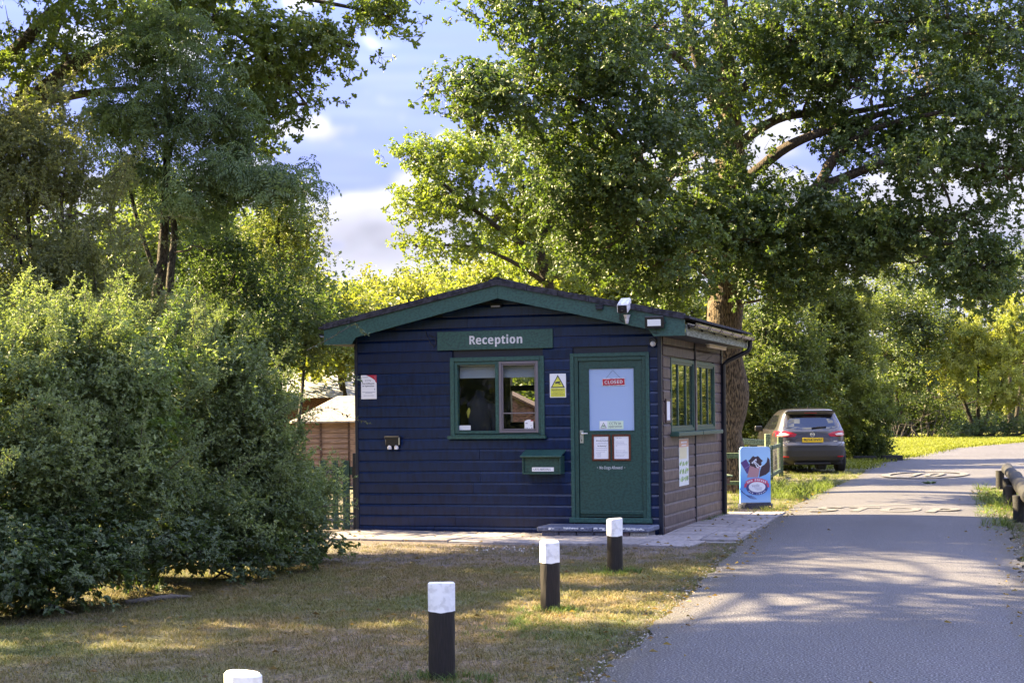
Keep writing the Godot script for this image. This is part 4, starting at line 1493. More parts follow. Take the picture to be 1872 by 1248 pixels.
	var jb := hung("junction_box", "small dark box on the bargeboard left of the security camera", "box", -0.70, 2.862, 0.302)
	var jm := MB.new()
	jm.box(Vector3(0, 0, 0.025), Vector3(0.09, 0.06, 0.05), 0.008)
	jm.box(Vector3(0, 0.025, 0.03), Vector3(0.105, 0.012, 0.065), 0.004)
	obj("case", jm, M.siding_edge, jb)
	# things on the side wall
	var fn := hung("side_notice", "narrow framed white notice left of the side windows", "notice", 0.024, 1.565, -0.24, "", PI / 2)
	frame_of(fn, "frame", -0.145, 0.145, -0.15, 0.15, 0.03, 0, 0.02, mat(0.06, 0.035, 0.04, 0.4))
	var fs := MB.new()
	fs.box(Vector3(0, 0, 0.006), Vector3(0.235, 0.245, 0.006), 0)
	obj("sheet", fs, M.paper, fn)
	site_map(hung("site_map", "tall faded site map poster on the side wall below the windows", "poster", 0.0245, 0.885, -1.20, "", PI / 2))
	var tl := hung("tube_light", "pale strip light under the side eave", "lamp", 0.21, 2.45, -2.62)
	var tm := MB.new()
	tm.box(Vector3.ZERO, Vector3(0.05, 0.045, 1.25), 0.01)
	obj("tube", tm, mat(0.62, 0.5, 0.36, 0.4), tl)
	var tb := MB.new()
	tb.box(Vector3(0, 0.024, 0), Vector3(0.06, 0.010, 1.30), 0.003)
	obj("batten", tb, M.white, tl)
	var cb := hung("side_cable", "thin black cable crossing above the side windows", "cable", 0.03, 2.36, -2.0)
	var cbm := MB.new()
	cbm.tube([Vector3(0.0, 0.1, 0.03), Vector3(0.0, -0.02, 0.0), Vector3(0.005, -0.10, 0.01), Vector3(0.0, -0.13, -0.02)], [0.012, 0.012, 0.009, 0.006], 6)
	cbm.tube([Vector3(0.005, -0.05, -0.05), Vector3(0.02, -0.02, -0.5), Vector3(0.1, 0.07, -1.2)], [0.004, 0.004, 0.004], 5)
	cbm.tube([Vector3(0.005, -0.12, -0.6), Vector3(0.02, -0.04, -0.9), Vector3(0.1, 0.07, -1.25)], [0.004, 0.004, 0.004], 5)
	obj("cable", cbm, M.black, cb)
	# the step: painted slab on a course of bricks
	var stp := hung("door_step", "grey painted stone step on bricks with flaking white paint", "step", -0.73, 0.004, 0.05)
	for i in 6:
		var bk := MB.new()
		var bx0 := -0.66 + i * 0.225
		bk.box(Vector3(bx0 + 0.108, 0.042, 0.54), Vector3(0.212, 0.078, 0.10), 0.006)
		obj("brick", bk, M.brick[[0, 0, 0, 0, 1, 2][i]], stp)
	var core := MB.new()
	core.box(Vector3(0, 0.042, 0.28), Vector3(1.30, 0.080, 0.50), 0)
	obj("core", core, M.mortar, stp)
	for i in 2:
		var sb := MB.new()
		var ax: float = [-0.71, 0.0][i]
		sb.box(Vector3(ax + 0.352 + i * 0.004, 0.112, 0.33), Vector3(0.704, 0.056, 0.60), 0.010)
		obj("slab", sb, M.step, stp)
	var fl := MB.new()
	for c in [[-0.53, 0.06], [-0.34, 0.10], [-0.27, 0.05], [-0.18, 0.05], [0.10, 0.10], [0.14, 0.06], [0.42, 0.09], [0.46, 0.05], [0.60, 0.07], [0.52, 0.04]]:
		for k in 6:
			var px: float = c[0] + rng.randfn() * c[1] * 0.35
			var py := 0.134 - absf(rng.randfn()) * 0.010
			var w := rng.randf_range(0.008, 0.028)
			var hh := rng.randf_range(0.004, 0.012)
			var poly := PackedVector2Array()
			for q in 7:
				var a := TAU * q / 7
				poly.append(Vector2(px + cos(a) * w * rng.randf_range(0.6, 1.1), clampf(py + sin(a) * hh * rng.randf_range(0.6, 1.1), 0.09, 0.1375)))
			fl.flat(poly, 0.6312)
	obj("flaking_paint", fl, M.flake, stp).set_meta("kind", "stuff")

func site_map(o: Node3D) -> void:
	var mb := MB.new()
	mb.box(Vector3.ZERO, Vector3(0.60, 0.62, 0.004), 0.001)
	obj("sheet", mb, mat(0.66, 0.68, 0.66, 0.5), o)
	var top := MB.new()
	top.box(Vector3(0, 0.25, 0.002), Vector3(0.596, 0.10, 0.002), 0)
	obj("heading", top, mat(0.62, 0.34, 0.22, 0.5), o)
	var mid := MB.new()
	mid.box(Vector3(-0.05, 0.12, 0.002), Vector3(0.46, 0.15, 0.002), 0)
	obj("sandy_field", mid, mat(0.68, 0.62, 0.40, 0.5), o)
	var gr := MB.new()
	var dk := MB.new()
	for y in [-0.02, -0.12, -0.22]:
		for i in 12:
			var x := -0.26 + i * 0.047
			gr.box(Vector3(x, y + rng.randf_range(-0.02, 0.02), 0.0026), Vector3(rng.randf_range(0.02, 0.04), rng.randf_range(0.02, 0.06), 0.002), 0)
		for i in 5:
			dk.box(Vector3(rng.randf_range(-0.25, 0.25), y, 0.003), Vector3(rng.randf_range(0.008, 0.02), rng.randf_range(0.04, 0.08), 0.003), 0)
	obj("green_plots", gr, mat(0.33, 0.50, 0.12, 0.5), o).set_meta("kind", "stuff")
	obj("dark_plots", dk, mat(0.06, 0.13, 0.04, 0.5), o).set_meta("kind", "stuff")
	var hd := MB.new()
	for k in 5:
		hd.box(Vector3(-0.15 + k * 0.075, 0.262, 0.0035), Vector3(0.055, 0.026, 0.001), 0)
	hd.box(Vector3(0, 0.222, 0.0035), Vector3(0.30, 0.014, 0.001), 0)
	obj("heading_print", hd, M.paper, o)

func ellipse(cx: float, cy: float, rx: float, ry: float, n := 28, a0 := 0.0, a1 := TAU) -> PackedVector2Array:
	var p := PackedVector2Array()
	var full := absf(a1 - a0 - TAU) < 0.001
	for i in n + (0 if full else 1):
		var a := a0 + (a1 - a0) * i / n
		p.append(Vector2(cx + cos(a) * rx, cy + sin(a) * ry))
	return p

func band(cx: float, cy: float, rx: float, ry: float, k: float, a0: float, a1: float, n := 24) -> PackedVector2Array:
	var p := ellipse(cx, cy, rx, ry, n, a0, a1)
	var q := ellipse(cx, cy, rx * k, ry * k, n, a0, a1)
	q.reverse()
	p.append_array(q)
	return p

func make_pavement_sign() -> void:
	var o := thing("pavement_sign", "light blue ice cream pavement sign on a dark base by the road", "sign", Transform3D(Basis(Vector3.UP, 0.06), Vector3(3.87, 0, -25.75)))
	var w := 0.245
	var b := 0.085
	var h := 0.985
	var base := MB.new()
	var prof := ellipse(0, 0, 0.275, 0.24, 30)
	for i in prof.size():
		var p: Vector2 = prof[i]
		prof[i] = Vector2(clampf(p.x * 1.12, -0.262, 0.262), clampf(p.y * 1.1, -0.22, 0.22))
	base.xf = Transform3D(Basis(Vector3.RIGHT, -PI / 2), Vector3.ZERO)
	base.prism(prof, 0.0, 0.075)
	for i in prof.size():
		prof[i] *= 0.9
	base.prism(prof, 0.07, 0.1)
	obj("base", base, worn(mat(0.035, 0.04, 0.075, 0.5), M.mottle, Vector3(3, 3, 3)), o)
	var outline := PackedVector2Array([Vector2(-w, b), Vector2(w, b)])
	for i in 7:
		var a := PI / 2 * i / 6.0
		outline.append(Vector2(w - 0.055 + 0.055 * cos(a), h - 0.055 + 0.055 * sin(a)))
	for i in 7:
		var a := PI / 2 + PI / 2 * i / 6.0
		outline.append(Vector2(-w + 0.055 + 0.055 * cos(a), h - 0.055 + 0.055 * sin(a)))
	var pn := MB.new()
	pn.prism(outline, -0.03, 0.03)
	var grad := GradientTexture2D.new()
	grad.width = 16
	grad.height = 128
	grad.fill_from = Vector2(0, 0)
	grad.fill_to = Vector2(0, 1)
	var g := Gradient.new()
	g.offsets = PackedFloat32Array([0.0, 0.35, 0.72, 1.0])
	g.colors = PackedColorArray([Color(0.60, 0.76, 0.93), Color(0.62, 0.80, 0.96), Color(0.34, 0.58, 0.90), Color(0.68, 0.82, 0.96)])
	grad.gradient = g
	var pm := mat(1, 1, 1, 0.35)
	pm.albedo_texture = grad
	for v in pn.v:
		pn.uv.append(Vector2((v.x + w) / (2 * w), (h - v.y) / (h - b)))
	var panel := obj("panel", pn, pm, o)
	# the print: chocolate squares, cone, leaf of dark chocolate, ribbon, oval badge and splashes
	var violet := mat(0.10, 0.055, 0.22, 0.4)
	var violet2 := mat(0.17, 0.10, 0.32, 0.4)
	var choc := mat(0.045, 0.025, 0.04, 0.45)
	var cone := mat(0.42, 0.24, 0.28, 0.5)
	var navy := mat(0.045, 0.055, 0.23, 0.4)
	var pink := mat(0.50, 0.07, 0.16, 0.4)
	var pale := mat(0.72, 0.78, 0.90, 0.4)
	var z := 0.0305
	var lay := func(called: String, polys: Array, m: Material, lift: float) -> void:
		var mb := MB.new()
		for p in polys:
			mb.flat(p, z + lift)
		obj(called, mb, m, panel)
	lay.call("chocolate_print", [PackedVector2Array([Vector2(-0.235, 0.735), Vector2(-0.145, 0.79), Vector2(-0.092, 0.695), Vector2(-0.182, 0.64)]), PackedVector2Array([Vector2(-0.178, 0.63), Vector2(-0.088, 0.685), Vector2(-0.05, 0.61), Vector2(-0.135, 0.555)])], violet, 0.0004)
	lay.call("chocolate_print", [PackedVector2Array([Vector2(-0.186, 0.638), Vector2(-0.094, 0.694), Vector2(-0.090, 0.686), Vector2(-0.182, 0.630)])], violet2, 0.0010)
	lay.call("cone_print", [PackedVector2Array([Vector2(-0.085, 0.69), Vector2(0.085, 0.70), Vector2(0.045, 0.50), Vector2(-0.135, 0.50)])], cone, 0.0008)
	var top := PackedVector2Array()
	for i in 30:
		var a := TAU * i / 30
		var r := 0.105 * (1.0 + 0.10 * sin(a * 7.0) + 0.05 * sin(a * 11.0))
		top.append(Vector2(0.005 + cos(a) * r, 0.745 + sin(a) * r * 0.85))
	lay.call("ice_cream_print", [top], choc, 0.0012)
	var swirls := []
	for k in 5:
		swirls.append(band(-0.02 + 0.025 * k, 0.70 + 0.022 * (k % 3), 0.05, 0.055, 0.72, 0.4 + k * 0.7, 2.6 + k * 0.7, 10))
	lay.call("ice_cream_print", swirls, pale, 0.0016)
	lay.call("chocolate_leaf_print", [PackedVector2Array([Vector2(0.06, 0.50), Vector2(0.075, 0.60), Vector2(0.10, 0.67), Vector2(0.15, 0.70), Vector2(0.185, 0.74), Vector2(0.20, 0.82), Vector2(0.232, 0.78), Vector2(0.24, 0.68), Vector2(0.232, 0.59), Vector2(0.17, 0.54)])], choc, 0.0006)
	var spl := []
	for k in 5:
		spl.append(band(-0.06 + 0.012 * k, 0.36 - 0.022 * k, 0.20 - k * 0.012, 0.16 - k * 0.01, 0.955, 3.35 + k * 0.12, 4.75 + k * 0.05, 12))
	lay.call("splash_print", spl, navy, 0.0005)
	lay.call("badge_ring", [ellipse(0.025, 0.335, 0.175, 0.118, 36)], navy, 0.0020)
	lay.call("badge_field", [ellipse(0.025, 0.345, 0.135, 0.083, 32)], pale, 0.0026)
	lay.call("ribbon", [band(0.02, 0.10, 0.36, 0.385, 0.845, 1.04, 2.10, 16), PackedVector2Array([Vector2(-0.175, 0.40), Vector2(-0.135, 0.42), Vector2(-0.145, 0.345), Vector2(-0.185, 0.335)]), PackedVector2Array([Vector2(0.175, 0.42), Vector2(0.215, 0.40), Vector2(0.222, 0.335), Vector2(0.185, 0.345)])], pink, 0.0032)
	var nm := "New Forest"
	for i in nm.length():
		if nm[i] == " ":
			continue
		var a := lerpf(2.02, 1.13, i / float(nm.length() - 1))
		lettering("lettering", nm[i], 0.026 if nm[i] != "w" else 0.034, 0.036 if nm[i] in "NFt" else 0.028, pale, panel, Vector3(0.02 + cos(a) * 0.333, 0.10 + sin(a) * 0.356, z + 0.0036), Basis(Vector3.BACK, a - PI / 2), true, 0.0006)
	var ic := "ICE CREAM"
	for i in ic.length():
		if ic[i] == " ":
			continue
		var a := lerpf(3.75, 5.65, i / float(ic.length() - 1))
		lettering("lettering", ic[i], 0.016, 0.022, pale, panel, Vector3(0.025 + cos(a) * 0.155, 0.338 + sin(a) * 0.102, z + 0.0030), Basis(Vector3.BACK, a + PI / 2), true, 0.0006)
	lettering("lettering", "Vanilla", 0.12, 0.040, navy, panel, Vector3(0.0, 0.368, z + 0.0030), Basis(Vector3.BACK, 0.08), false, 0.0006)
	var scrib := MB.new()
	for k in 3:
		scrib.box(Vector3(0.04 + k * 0.01, 0.335 - k * 0.018, z + 0.0030), Vector3(0.13 - k * 0.02, 0.004, 0.0004), 0)
	obj("small_print", scrib, navy, panel)

func make_fences() -> void:
	# the corner fence behind the pavement sign: posts, rails and sheep wire
	var o := thing("wire_fence", "low green post and rail fence with wire mesh beside the car", "fence", Transform3D())
	var a := Vector3(4.02, 0, -28.2)
	var b := Vector3(6.38, 0, -38.4)
	var posts := [[a, 0.80, 0.075], [a.lerp(b, 0.36), 0.78, 0.07], [a.lerp(b, 0.70), 0.82, 0.07], [b, 0.96, 0.12], [b + Vector3(-0.22, 0, -0.5), 1.02, 0.13]]
	for p in posts:
		var mb := MB.new()
		mb.box(p[0] + Vector3(0, p[1] / 2 - 0.05, 0), Vector3(p[2], p[1] + 0.1, p[2]), 0.01)
		obj("post", mb, M.fence_green if p[2] < 0.125 else M.fence_sunlit, o)
	for y in [0.14, 0.74]:
		var mb := MB.new()
		mb.beam(a + Vector3(0, y, 0), b + Vector3(0, y + 0.02, 0), 0.05, 0.085, 0.008)
		obj("rail", mb, M.fence_green, o)
	var wire := MB.new()
	for k in 46:
		var p := a.lerp(b, (k + 0.5) / 46.0)
		wire.beam(p + Vector3(0, 0.17, 0), p + Vector3(0, 0.72, 0), 0.006, 0.006, 0)
	for k in 5:
		wire.beam(a + Vector3(0, 0.22 + k * 0.11, 0), b + Vector3(0, 0.23 + k * 0.11, 0), 0.006, 0.006, 0)
	var wm := obj("wire_mesh", wire, M.wire, o)
	wm.set_meta("kind", "stuff")
	# rails between the hut and the sign
	var r := thing("rail_fence", "short green rail fence between the hut's back corner and the sign", "fence", Transform3D())
	var c := Vector3(3.35, 0, -28.6)
	for y in [0.30, 0.78]:
		var mb := MB.new()
		mb.beam(c + Vector3(-0.9, y, -0.1), a + Vector3(0.0, y, -0.06), 0.05, 0.10 if y > 0.5 else 0.07, 0.008)
		obj("rail", mb, M.fence_green, r)
	for p in [[c + Vector3(0.36, 0, 0.0), 0.84], [c + Vector3(-0.85, 0, -0.12), 0.84]]:
		var mb := MB.new()
		mb.box(p[0] + Vector3(0, p[1] / 2 - 0.05, 0), Vector3(0.09, p[1] + 0.1, 0.09), 0.01)
		obj("post", mb, M.fence_green, r)
	# a plank rail farther back, coloured paler for the sun on it, running to the car
	var s := thing("plank_fence", "pale green plank rail in sun between the oak trunk and the car", "fence", Transform3D())
	var d := Vector3(5.35, 0, -39.6)
	var e := Vector3(6.32, 0, -39.9)
	var mb2 := MB.new()
	mb2.beam(d + Vector3(-0.3, 0.88, 0.0), e + Vector3(0, 0.78, 0), 0.05, 0.15, 0.01)
	obj("rail", mb2, M.fence_sunlit, s)
	for k in [0.2, 0.62]:
		var p := d.lerp(e, k)
		var pm := MB.new()
		pm.box(p + Vector3(0, 0.34, -0.1), Vector3(0.20, 0.78, 0.10), 0.01)
		obj("post", pm, M.log_dark, s)
	# the brown stand at the hut's corner
	var st := thing("wooden_stand", "dark brown wooden stand behind the hut's far corner", "stand", Transform3D(Basis(Vector3.UP, 0.1), Vector3(3.42, 0, -27.2)))
	var t := MB.new()
	t.box(Vector3(0, 0.475, 0), Vector3(0.50, 0.030, 0.42), 0.006)
	obj("top", t, M.fence_sunlit, st)  # pale colour stands for light on the brown top
	var tb := MB.new()
	for k in 4:
		tb.box(Vector3(-0.165 + k * 0.108, 0.40, 0.17), Vector3(0.100, 0.12, 0.02), 0.004)
	obj("apron", tb, M.timber_brown, st)
	for k in [[-0.17, -0.15], [0.1, -0.15], [-0.17, 0.15], [0.1, 0.15]]:
		var lg := MB.new()
		lg.box(Vector3(k[0], 0.20, k[1]), Vector3(0.10, 0.42, 0.07), 0.005)
		obj("leg", lg, M.timber_brown, st)

func make_logs() -> void:
	var o := thing("log_rail", "low rail of dark logs on short stumps along the right verge", "rail", Transform3D())
	var p := [Vector3(9.48, 0.40, -30.9), Vector3(8.52, 0.37, -27.3), Vector3(7.74, 0.38, -24.6), Vector3(6.95, 0.38, -21.7), Vector3(6.15, 0.38, -18.4)]
	for i in p.size() - 1:
		var a: Vector3 = p[i]
		var b: Vector3 = p[i + 1]
		var mb := MB.new()
		var pts := []
		var rad := []
		for k in 9:
			pts.append(a.lerp(b, k / 8.0) + Vector3(0, 0.012 * sin(k * 1.7 + i), 0))
			rad.append(0.100 + (0.012 if k < 1 or k > 7 else 0.0) + i * 0.003)
		mb.tube(pts, rad, 16, true, 0.06, noise)
		obj("log", mb, M.log_dark, o)
	for i in p.size():
		for k in 2:
			if i == 0 and k == 0:
				continue
			var q: Vector3 = p[i] + Vector3(0.05, 0, 0.25) * (1.0 if k == 0 else -1.0) * 1.1
			var mb := MB.new()
			mb.tube([Vector3(q.x, -0.1, q.z), Vector3(q.x, 0.2, q.z), Vector3(q.x, 0.36, q.z)], [0.085, 0.08, 0.085], 12, true, 0.06, noise)
			obj("stump", mb, M.log_dark, o)
	for i in 2:
		var s := thing("timber_sleeper", ["short dark timber baulk lying on the verge, nearer the car", "short dark timber baulk at the road's edge, farther from the car"][i], "timber", Transform3D(Basis(Vector3.UP, [0.12, 0.2][i]), [Vector3(10.85, 0.0, -49.6), Vector3(11.75, 0.0, -50.0)][i]), "timber baulks along the verge")
		var mb := MB.new()
		mb.box(Vector3(0, 0.07, 0), Vector3(0.68, 0.20, 0.22), 0.015)
		obj("baulk", mb, M.log_dark, s)
	var l := thing("fallen_log", "pale weathered log lying on the lawn under the bushes", "log", Transform3D())
	var lm := MB.new()
	lm.tube([Vector3(-3.22, 0.012, -13.35), Vector3(-3.05, 0.02, -13.45), Vector3(-2.9, 0.022, -13.62), Vector3(-2.74, 0.012, -13.72)], [0.02, 0.028, 0.026, 0.012], 10, true, 0.2, noise)
	obj("trunk", lm, M.log_pale, l)

func make_gate() -> void:
	var o := thing("picket_gate", "dark green picket gate half hidden by bushes at the hut's left corner", "gate", hut_xf * Transform3D(Basis(), Vector3(-4.24, 0, -0.32)))
	var gp := MB.new()
	gp.box(Vector3(-0.05, 0.50, 0.0), Vector3(0.09, 1.08, 0.09), 0.006)
	obj("hinge_post", gp, M.siding_edge, o)
	for k in 6:
		var pk := MB.new()
		pk.box(Vector3(-0.175 - k * 0.178 - (0.02 if k == 0 else 0.0), 0.475, 0.03), Vector3(0.10 if k == 0 else 0.078, 0.93, 0.020), 0.003)
		obj("picket", pk, M.green_dark, o)
	for y in [0.22, 0.56, 0.80]:
		var rl := MB.new()
		rl.box(Vector3(-0.62, y, 0.0), Vector3(1.05, 0.11 if y > 0.7 else 0.03, 0.035), 0.003)
		obj("rail", rl, M.green_dark, o)
	var pl := MB.new()
	pl.box(Vector3(-0.52, 0.79, 0.045), Vector3(0.30, 0.085, 0.006), 0.002)
	obj("plaque", pl, mat(0.015, 0.015, 0.02, 0.4), o)
	lettering("lettering", "Only", 0.10, 0.042, M.print_grey, o, Vector3(-0.45, 0.79, 0.049), Basis(), false, 0.001)
	var lt := MB.new()
	lt.box(Vector3(-0.06, 0.78, 0.055), Vector3(0.07, 0.14, 0.02), 0.004)
	obj("latch", lt, M.black, o)

func make_shed() -> void:
	# overlap boarded garden shed with a pale felt roof, seen past the hut's left end
	var where := Transform3D(Basis(Vector3.UP, 0.16), Vector3(-3.75, 0, -37.0))
	var o := thing("garden_shed", "small brown overlap boarded shed with pale hipped roof behind the gate", "shed", where)
	var wall := MB.new()
	wall.box(Vector3(0, 0.70, 0), Vector3(2.3, 1.5, 1.9), 0)
	var w := obj("wall", wall, M.timber_brown, o)
	for i in 12:
		var y := 0.02 + i * 0.118
		for seg in [[-1.16, -0.70], [-0.66, -0.08], [0.16, 0.56], [0.60, 1.16]]:
			var mb := MB.new()
			mb.profile_x(PackedVector2Array([Vector2(0.95, y), Vector2(0.99, y - 0.004), Vector2(0.965, y + 0.126), Vector2(0.95, y + 0.126)]), seg[0], seg[1])
			obj("overlap_board", mb, M.timber, w)
	for x in [-1.16, -0.68, -0.05, 0.58, 1.15]:
		var mb := MB.new()
		mb.box(Vector3(x, 0.72, 0.985), Vector3(0.05, 1.46, 0.04), 0.004)
		obj("batten", mb, M.timber_brown, o)
	var dp := MB.new()
	dp.box(Vector3(0.06, 0.72, 0.99), Vector3(0.20, 1.44, 0.03), 0.004)
	obj("door_plank", dp, M.timber, o)
	var rs := MB.new()
	rs.box(Vector3(1.165, 0.72, 0.0), Vector3(0.02, 1.46, 1.92), 0)
	obj("side_cladding", rs, M.timber_red, o)  # darker, redder timber puts the shade of this side into the colour
	var rf := MB.new()
	var e := [Vector3(-1.33, 1.44, 1.12), Vector3(1.30, 1.44, 1.12), Vector3(1.30, 1.44, -1.12), Vector3(-1.33, 1.44, -1.12)]
	var r0 := Vector3(-0.25, 2.02, 0.0)
	var r1 := Vector3(0.95, 2.02, 0.0)
	rf.quad(e[0], e[1], r1, r0, Vector3(0, 1, 1))
	rf.quad(e[2], e[3], r0, r1, Vector3(0, 1, -1))
	rf.ftri(e[3], e[0], r0, Vector3(-1, 1, 0))
	rf.ftri(e[1], e[2], r1, Vector3(1, 1, 0))
	rf.box(Vector3(-0.015, 1.43, 0), Vector3(2.62, 0.035, 2.23), 0.0)
	obj("roof", rf, M.timber_roof, o)
	# a second, plain gabled shed straight behind, seen through the window
	var p := thing("timber_store", "brown boarded store with a sloping gable seen through the hut's windows", "shed", Transform3D(Basis(Vector3.UP, -0.12), Vector3(0.05, 0, -31.0)))
	var pw := MB.new()
	pw.prism(PackedVector2Array([Vector2(-1.5, 0), Vector2(1.5, 0), Vector2(1.5, 1.1), Vector2(-1.5, 2.6)]), -1.6, 0.0)
	obj("wall", pw, M.timber_brown, p)
	for i in 17:
		var y := 0.02 + i * 0.15
		var xr := clampf(1.5 - (y + 0.15 - 1.1) / 1.5 * 3.0, -1.5, 1.5)
		if xr < -1.2:
			break
		var mb := MB.new()
		mb.profile_x(PackedVector2Array([Vector2(0.0, y), Vector2(0.028, y), Vector2(0.012, y + 0.148), Vector2(0.0, y + 0.148)]), -1.5, xr)
		obj("overlap_board", mb, worn(mat(0.20, 0.105, 0.07, 0.8), M.mottle, Vector3(1, 4, 1)) if i == 0 else p.get_child(1).material_override, p)
	var pr := MB.new()
	pr.beam(Vector3(-1.62, 2.69, -0.8), Vector3(1.65, 1.06, -0.8), 1.8, 0.04, 0)
	obj("roof", pr, M.timber_brown, p)
	# long low building with pale roof far behind the left bushes
	var q := thing("pale_roofed_building", "long low building with sunlit pale roof glimpsed through the left bushes", "building", Transform3D(Basis(Vector3.UP, 0.3), Vector3(-8.2, 0, -52.0)))
	var qb := MB.new()
	qb.box(Vector3(0, 1.1, 0), Vector3(7.5, 2.2, 4.0), 0)
	obj("wall", qb, M.timber_red, q)
	var qr := MB.new()
	qr.prism(PackedVector2Array([Vector2(-2.3, 2.15), Vector2(2.3, 2.15), Vector2(0.0, 3.05)]), -4.0, 4.0)
	var qro := obj("roof", qr, worn(mat(0.62, 0.62, 0.64, 0.5), M.mottle, Vector3(0.6, 0.6, 0.6)), q)
	qro.rotation.y = PI / 2

func make_weed() -> void:
	var o := thing("road_weed", "tiny green weed growing in the sunlit road", "plant", Transform3D(Basis(), Vector3(8.55, 0.03, -33.0)))
	var mb := MB.new()
	for i in 22:
		var a := rng.randf() * TAU
		var d := Vector3(cos(a), rng.randf_range(0.15, 0.5), sin(a) * 0.6).normalized()
		leaf(mb, d * 0.02, d, Vector3.UP, rng.randf_range(0.09, 0.2), 0.05, 0.3)
	mb.colored = false
	obj("leaves", mb, mat(0.10, 0.16, 0.03, 0.6), o)

func leaf(mb: MB, p: Vector3, d: Vector3, up: Vector3, l: float, w: float, fold := 0.25) -> void:
	var s := d.cross(up).normalized()
	var nn := s.cross(d).normalized()
	var tip := p + d * l - nn * l * 0.12
	var a := p + d * l * 0.42 + s * w * 0.5 + nn * w * fold
	var b := p + d * l * 0.42 - s * w * 0.5 + nn * w * fold
	mb.ftri(p, a, tip, nn)
	mb.ftri(p, tip, b, nn)

func oak_leaf(mb: MB, p: Vector3, d: Vector3, up: Vector3, l: float, w: float) -> void:
	var s := d.cross(up).normalized()
	var nn := s.cross(d).normalized()
	var m := p + d * l * 0.5
	var tip := p + d * l - nn * l * 0.15
	for e in [-1.0, 1.0]:
		var a: Vector3 = p + d * l * 0.34 + s * w * 0.34 * e + nn * w * 0.16
		var b: Vector3 = p + d * l * 0.70 + s * w * 0.52 * e + nn * w * 0.10
		mb.ftri(p, a, m, nn)
		mb.ftri(a, b, m, nn)
		mb.ftri(m, b, tip, nn)

func rdir(flat := 1.0) -> Vector3:
	var v := Vector3(rng.randfn(), rng.randfn() * flat, rng.randfn())
	return v.normalized() if v.length() > 0.001 else Vector3.UP

func sprig(kind: String) -> ArrayMesh:
	var mb := MB.new()
	match kind:
		"oak":
			for t in 4:
				var d := (Vector3(rng.randf_range(-1, 1), rng.randf_range(0.1, 0.9), rng.randf_range(-1, 1))).normalized()
				var e := d * rng.randf_range(0.10, 0.24)
				mb.tube([Vector3.ZERO, e], [0.004, 0.002], 3, false)
				for k in 7:
					var ld := (d * 0.5 + rdir() * 0.9).normalized()
					oak_leaf(mb, e * rng.randf_range(0.7, 1.05), ld, (Vector3.UP + rdir() * 0.7).normalized(), rng.randf_range(0.055, 0.098), rng.randf_range(0.032, 0.054))
		"ash":
			for t in 6:
				var a := TAU * t / 6.0 + rng.randf()
				var d := Vector3(cos(a), rng.randf_range(-0.1, 0.5), sin(a)).normalized()
				var p := Vector3.ZERO
				var len := rng.randf_range(0.20, 0.30)
				for k in 5:
					var q := p + d * len / 5.0
					d = (d + Vector3(0, -0.30, 0)).normalized()
					var s := d.cross(Vector3.UP).normalized()
					for e in [-1.0, 1.0]:
						leaf(mb, q, (s * e + d * 0.55 + Vector3(0, -0.25, 0)).normalized(), (Vector3.UP + rdir() * 0.3).normalized(), rng.randf_range(0.065, 0.09), 0.024, 0.15)
					p = q
				leaf(mb, p, d, Vector3(0.2, 1, 0.1), 0.08, 0.026, 0.15)
		"hawthorn":
			for t in 5:
				var d := rdir(0.8)
				var l := rng.randf_range(0.10, 0.22)
				mb.tube([Vector3.ZERO, d * l], [0.003, 0.0015], 3, false)
				for k in 10:
					leaf(mb, d * l * rng.randf_range(0.15, 1.0), (d * 0.5 + rdir()).normalized(), (Vector3.UP * 0.8 + rdir() * 0.8).normalized(), rng.randf_range(0.026, 0.046), rng.randf_range(0.018, 0.030))
		"bramble":
			for t in 5:
				var d := rdir(0.5)
				var l := rng.randf_range(0.08, 0.22)
				mb.tube([Vector3.ZERO, d * l], [0.003, 0.002], 3, false)
				for k in 2:
					var p := d * l * (0.5 + 0.5 * k)
					var f := (d * 0.6 + rdir(0.4)).normalized()
					var s := f.cross(Vector3.UP).normalized()
					for e in [f, (f * 0.4 + s).normalized(), (f * 0.4 - s).normalized()]:
						leaf(mb, p, e, (Vector3.UP + rdir() * 0.5).normalized(), rng.randf_range(0.05, 0.075), rng.randf_range(0.035, 0.05), 0.2)
		"willow":
			for t in 5:
				var d := Vector3(rng.randf_range(-0.6, 0.6), rng.randf_range(0.5, 1.0), rng.randf_range(-0.6, 0.6)).normalized()
				var l := rng.randf_range(0.25, 0.5)
				mb.tube([Vector3.ZERO, d * l], [0.005, 0.002], 3, false)
				for k in 12:
					leaf(mb, d * l * (0.15 + 0.85 * k / 12.0), (d * 0.8 + rdir()).normalized(), (Vector3.UP + rdir() * 0.6).normalized(), rng.randf_range(0.08, 0.14), rng.randf_range(0.028, 0.042))
		"birch":
			for t in 4:
				var d := rdir(0.7)
				var l := rng.randf_range(0.12, 0.30)
				mb.tube([Vector3.ZERO, d * l], [0.0025, 0.0012], 3, false)
				for k in 7:
					leaf(mb, d * l * rng.randf_range(0.2, 1.0), (Vector3.DOWN * 0.3 + rdir()).normalized(), (Vector3.UP + rdir() * 0.8).normalized(), rng.randf_range(0.035, 0.055), rng.randf_range(0.028, 0.038))
		"far":
			for k in 26:
				var p := rdir() * 0.42 * pow(rng.randf(), 0.4)
				leaf(mb, p, rdir(0.6), (Vector3.UP + rdir() * 0.8).normalized(), rng.randf_range(0.13, 0.22), rng.randf_range(0.09, 0.14))
	return mb.commit()

var sprigs := {}
func B(px: float, py: float, d: float, rx: float, ry: float, rz: float, n: int) -> Array:
	return [at(px, py, d), Vector3(rx, ry, rz), n]

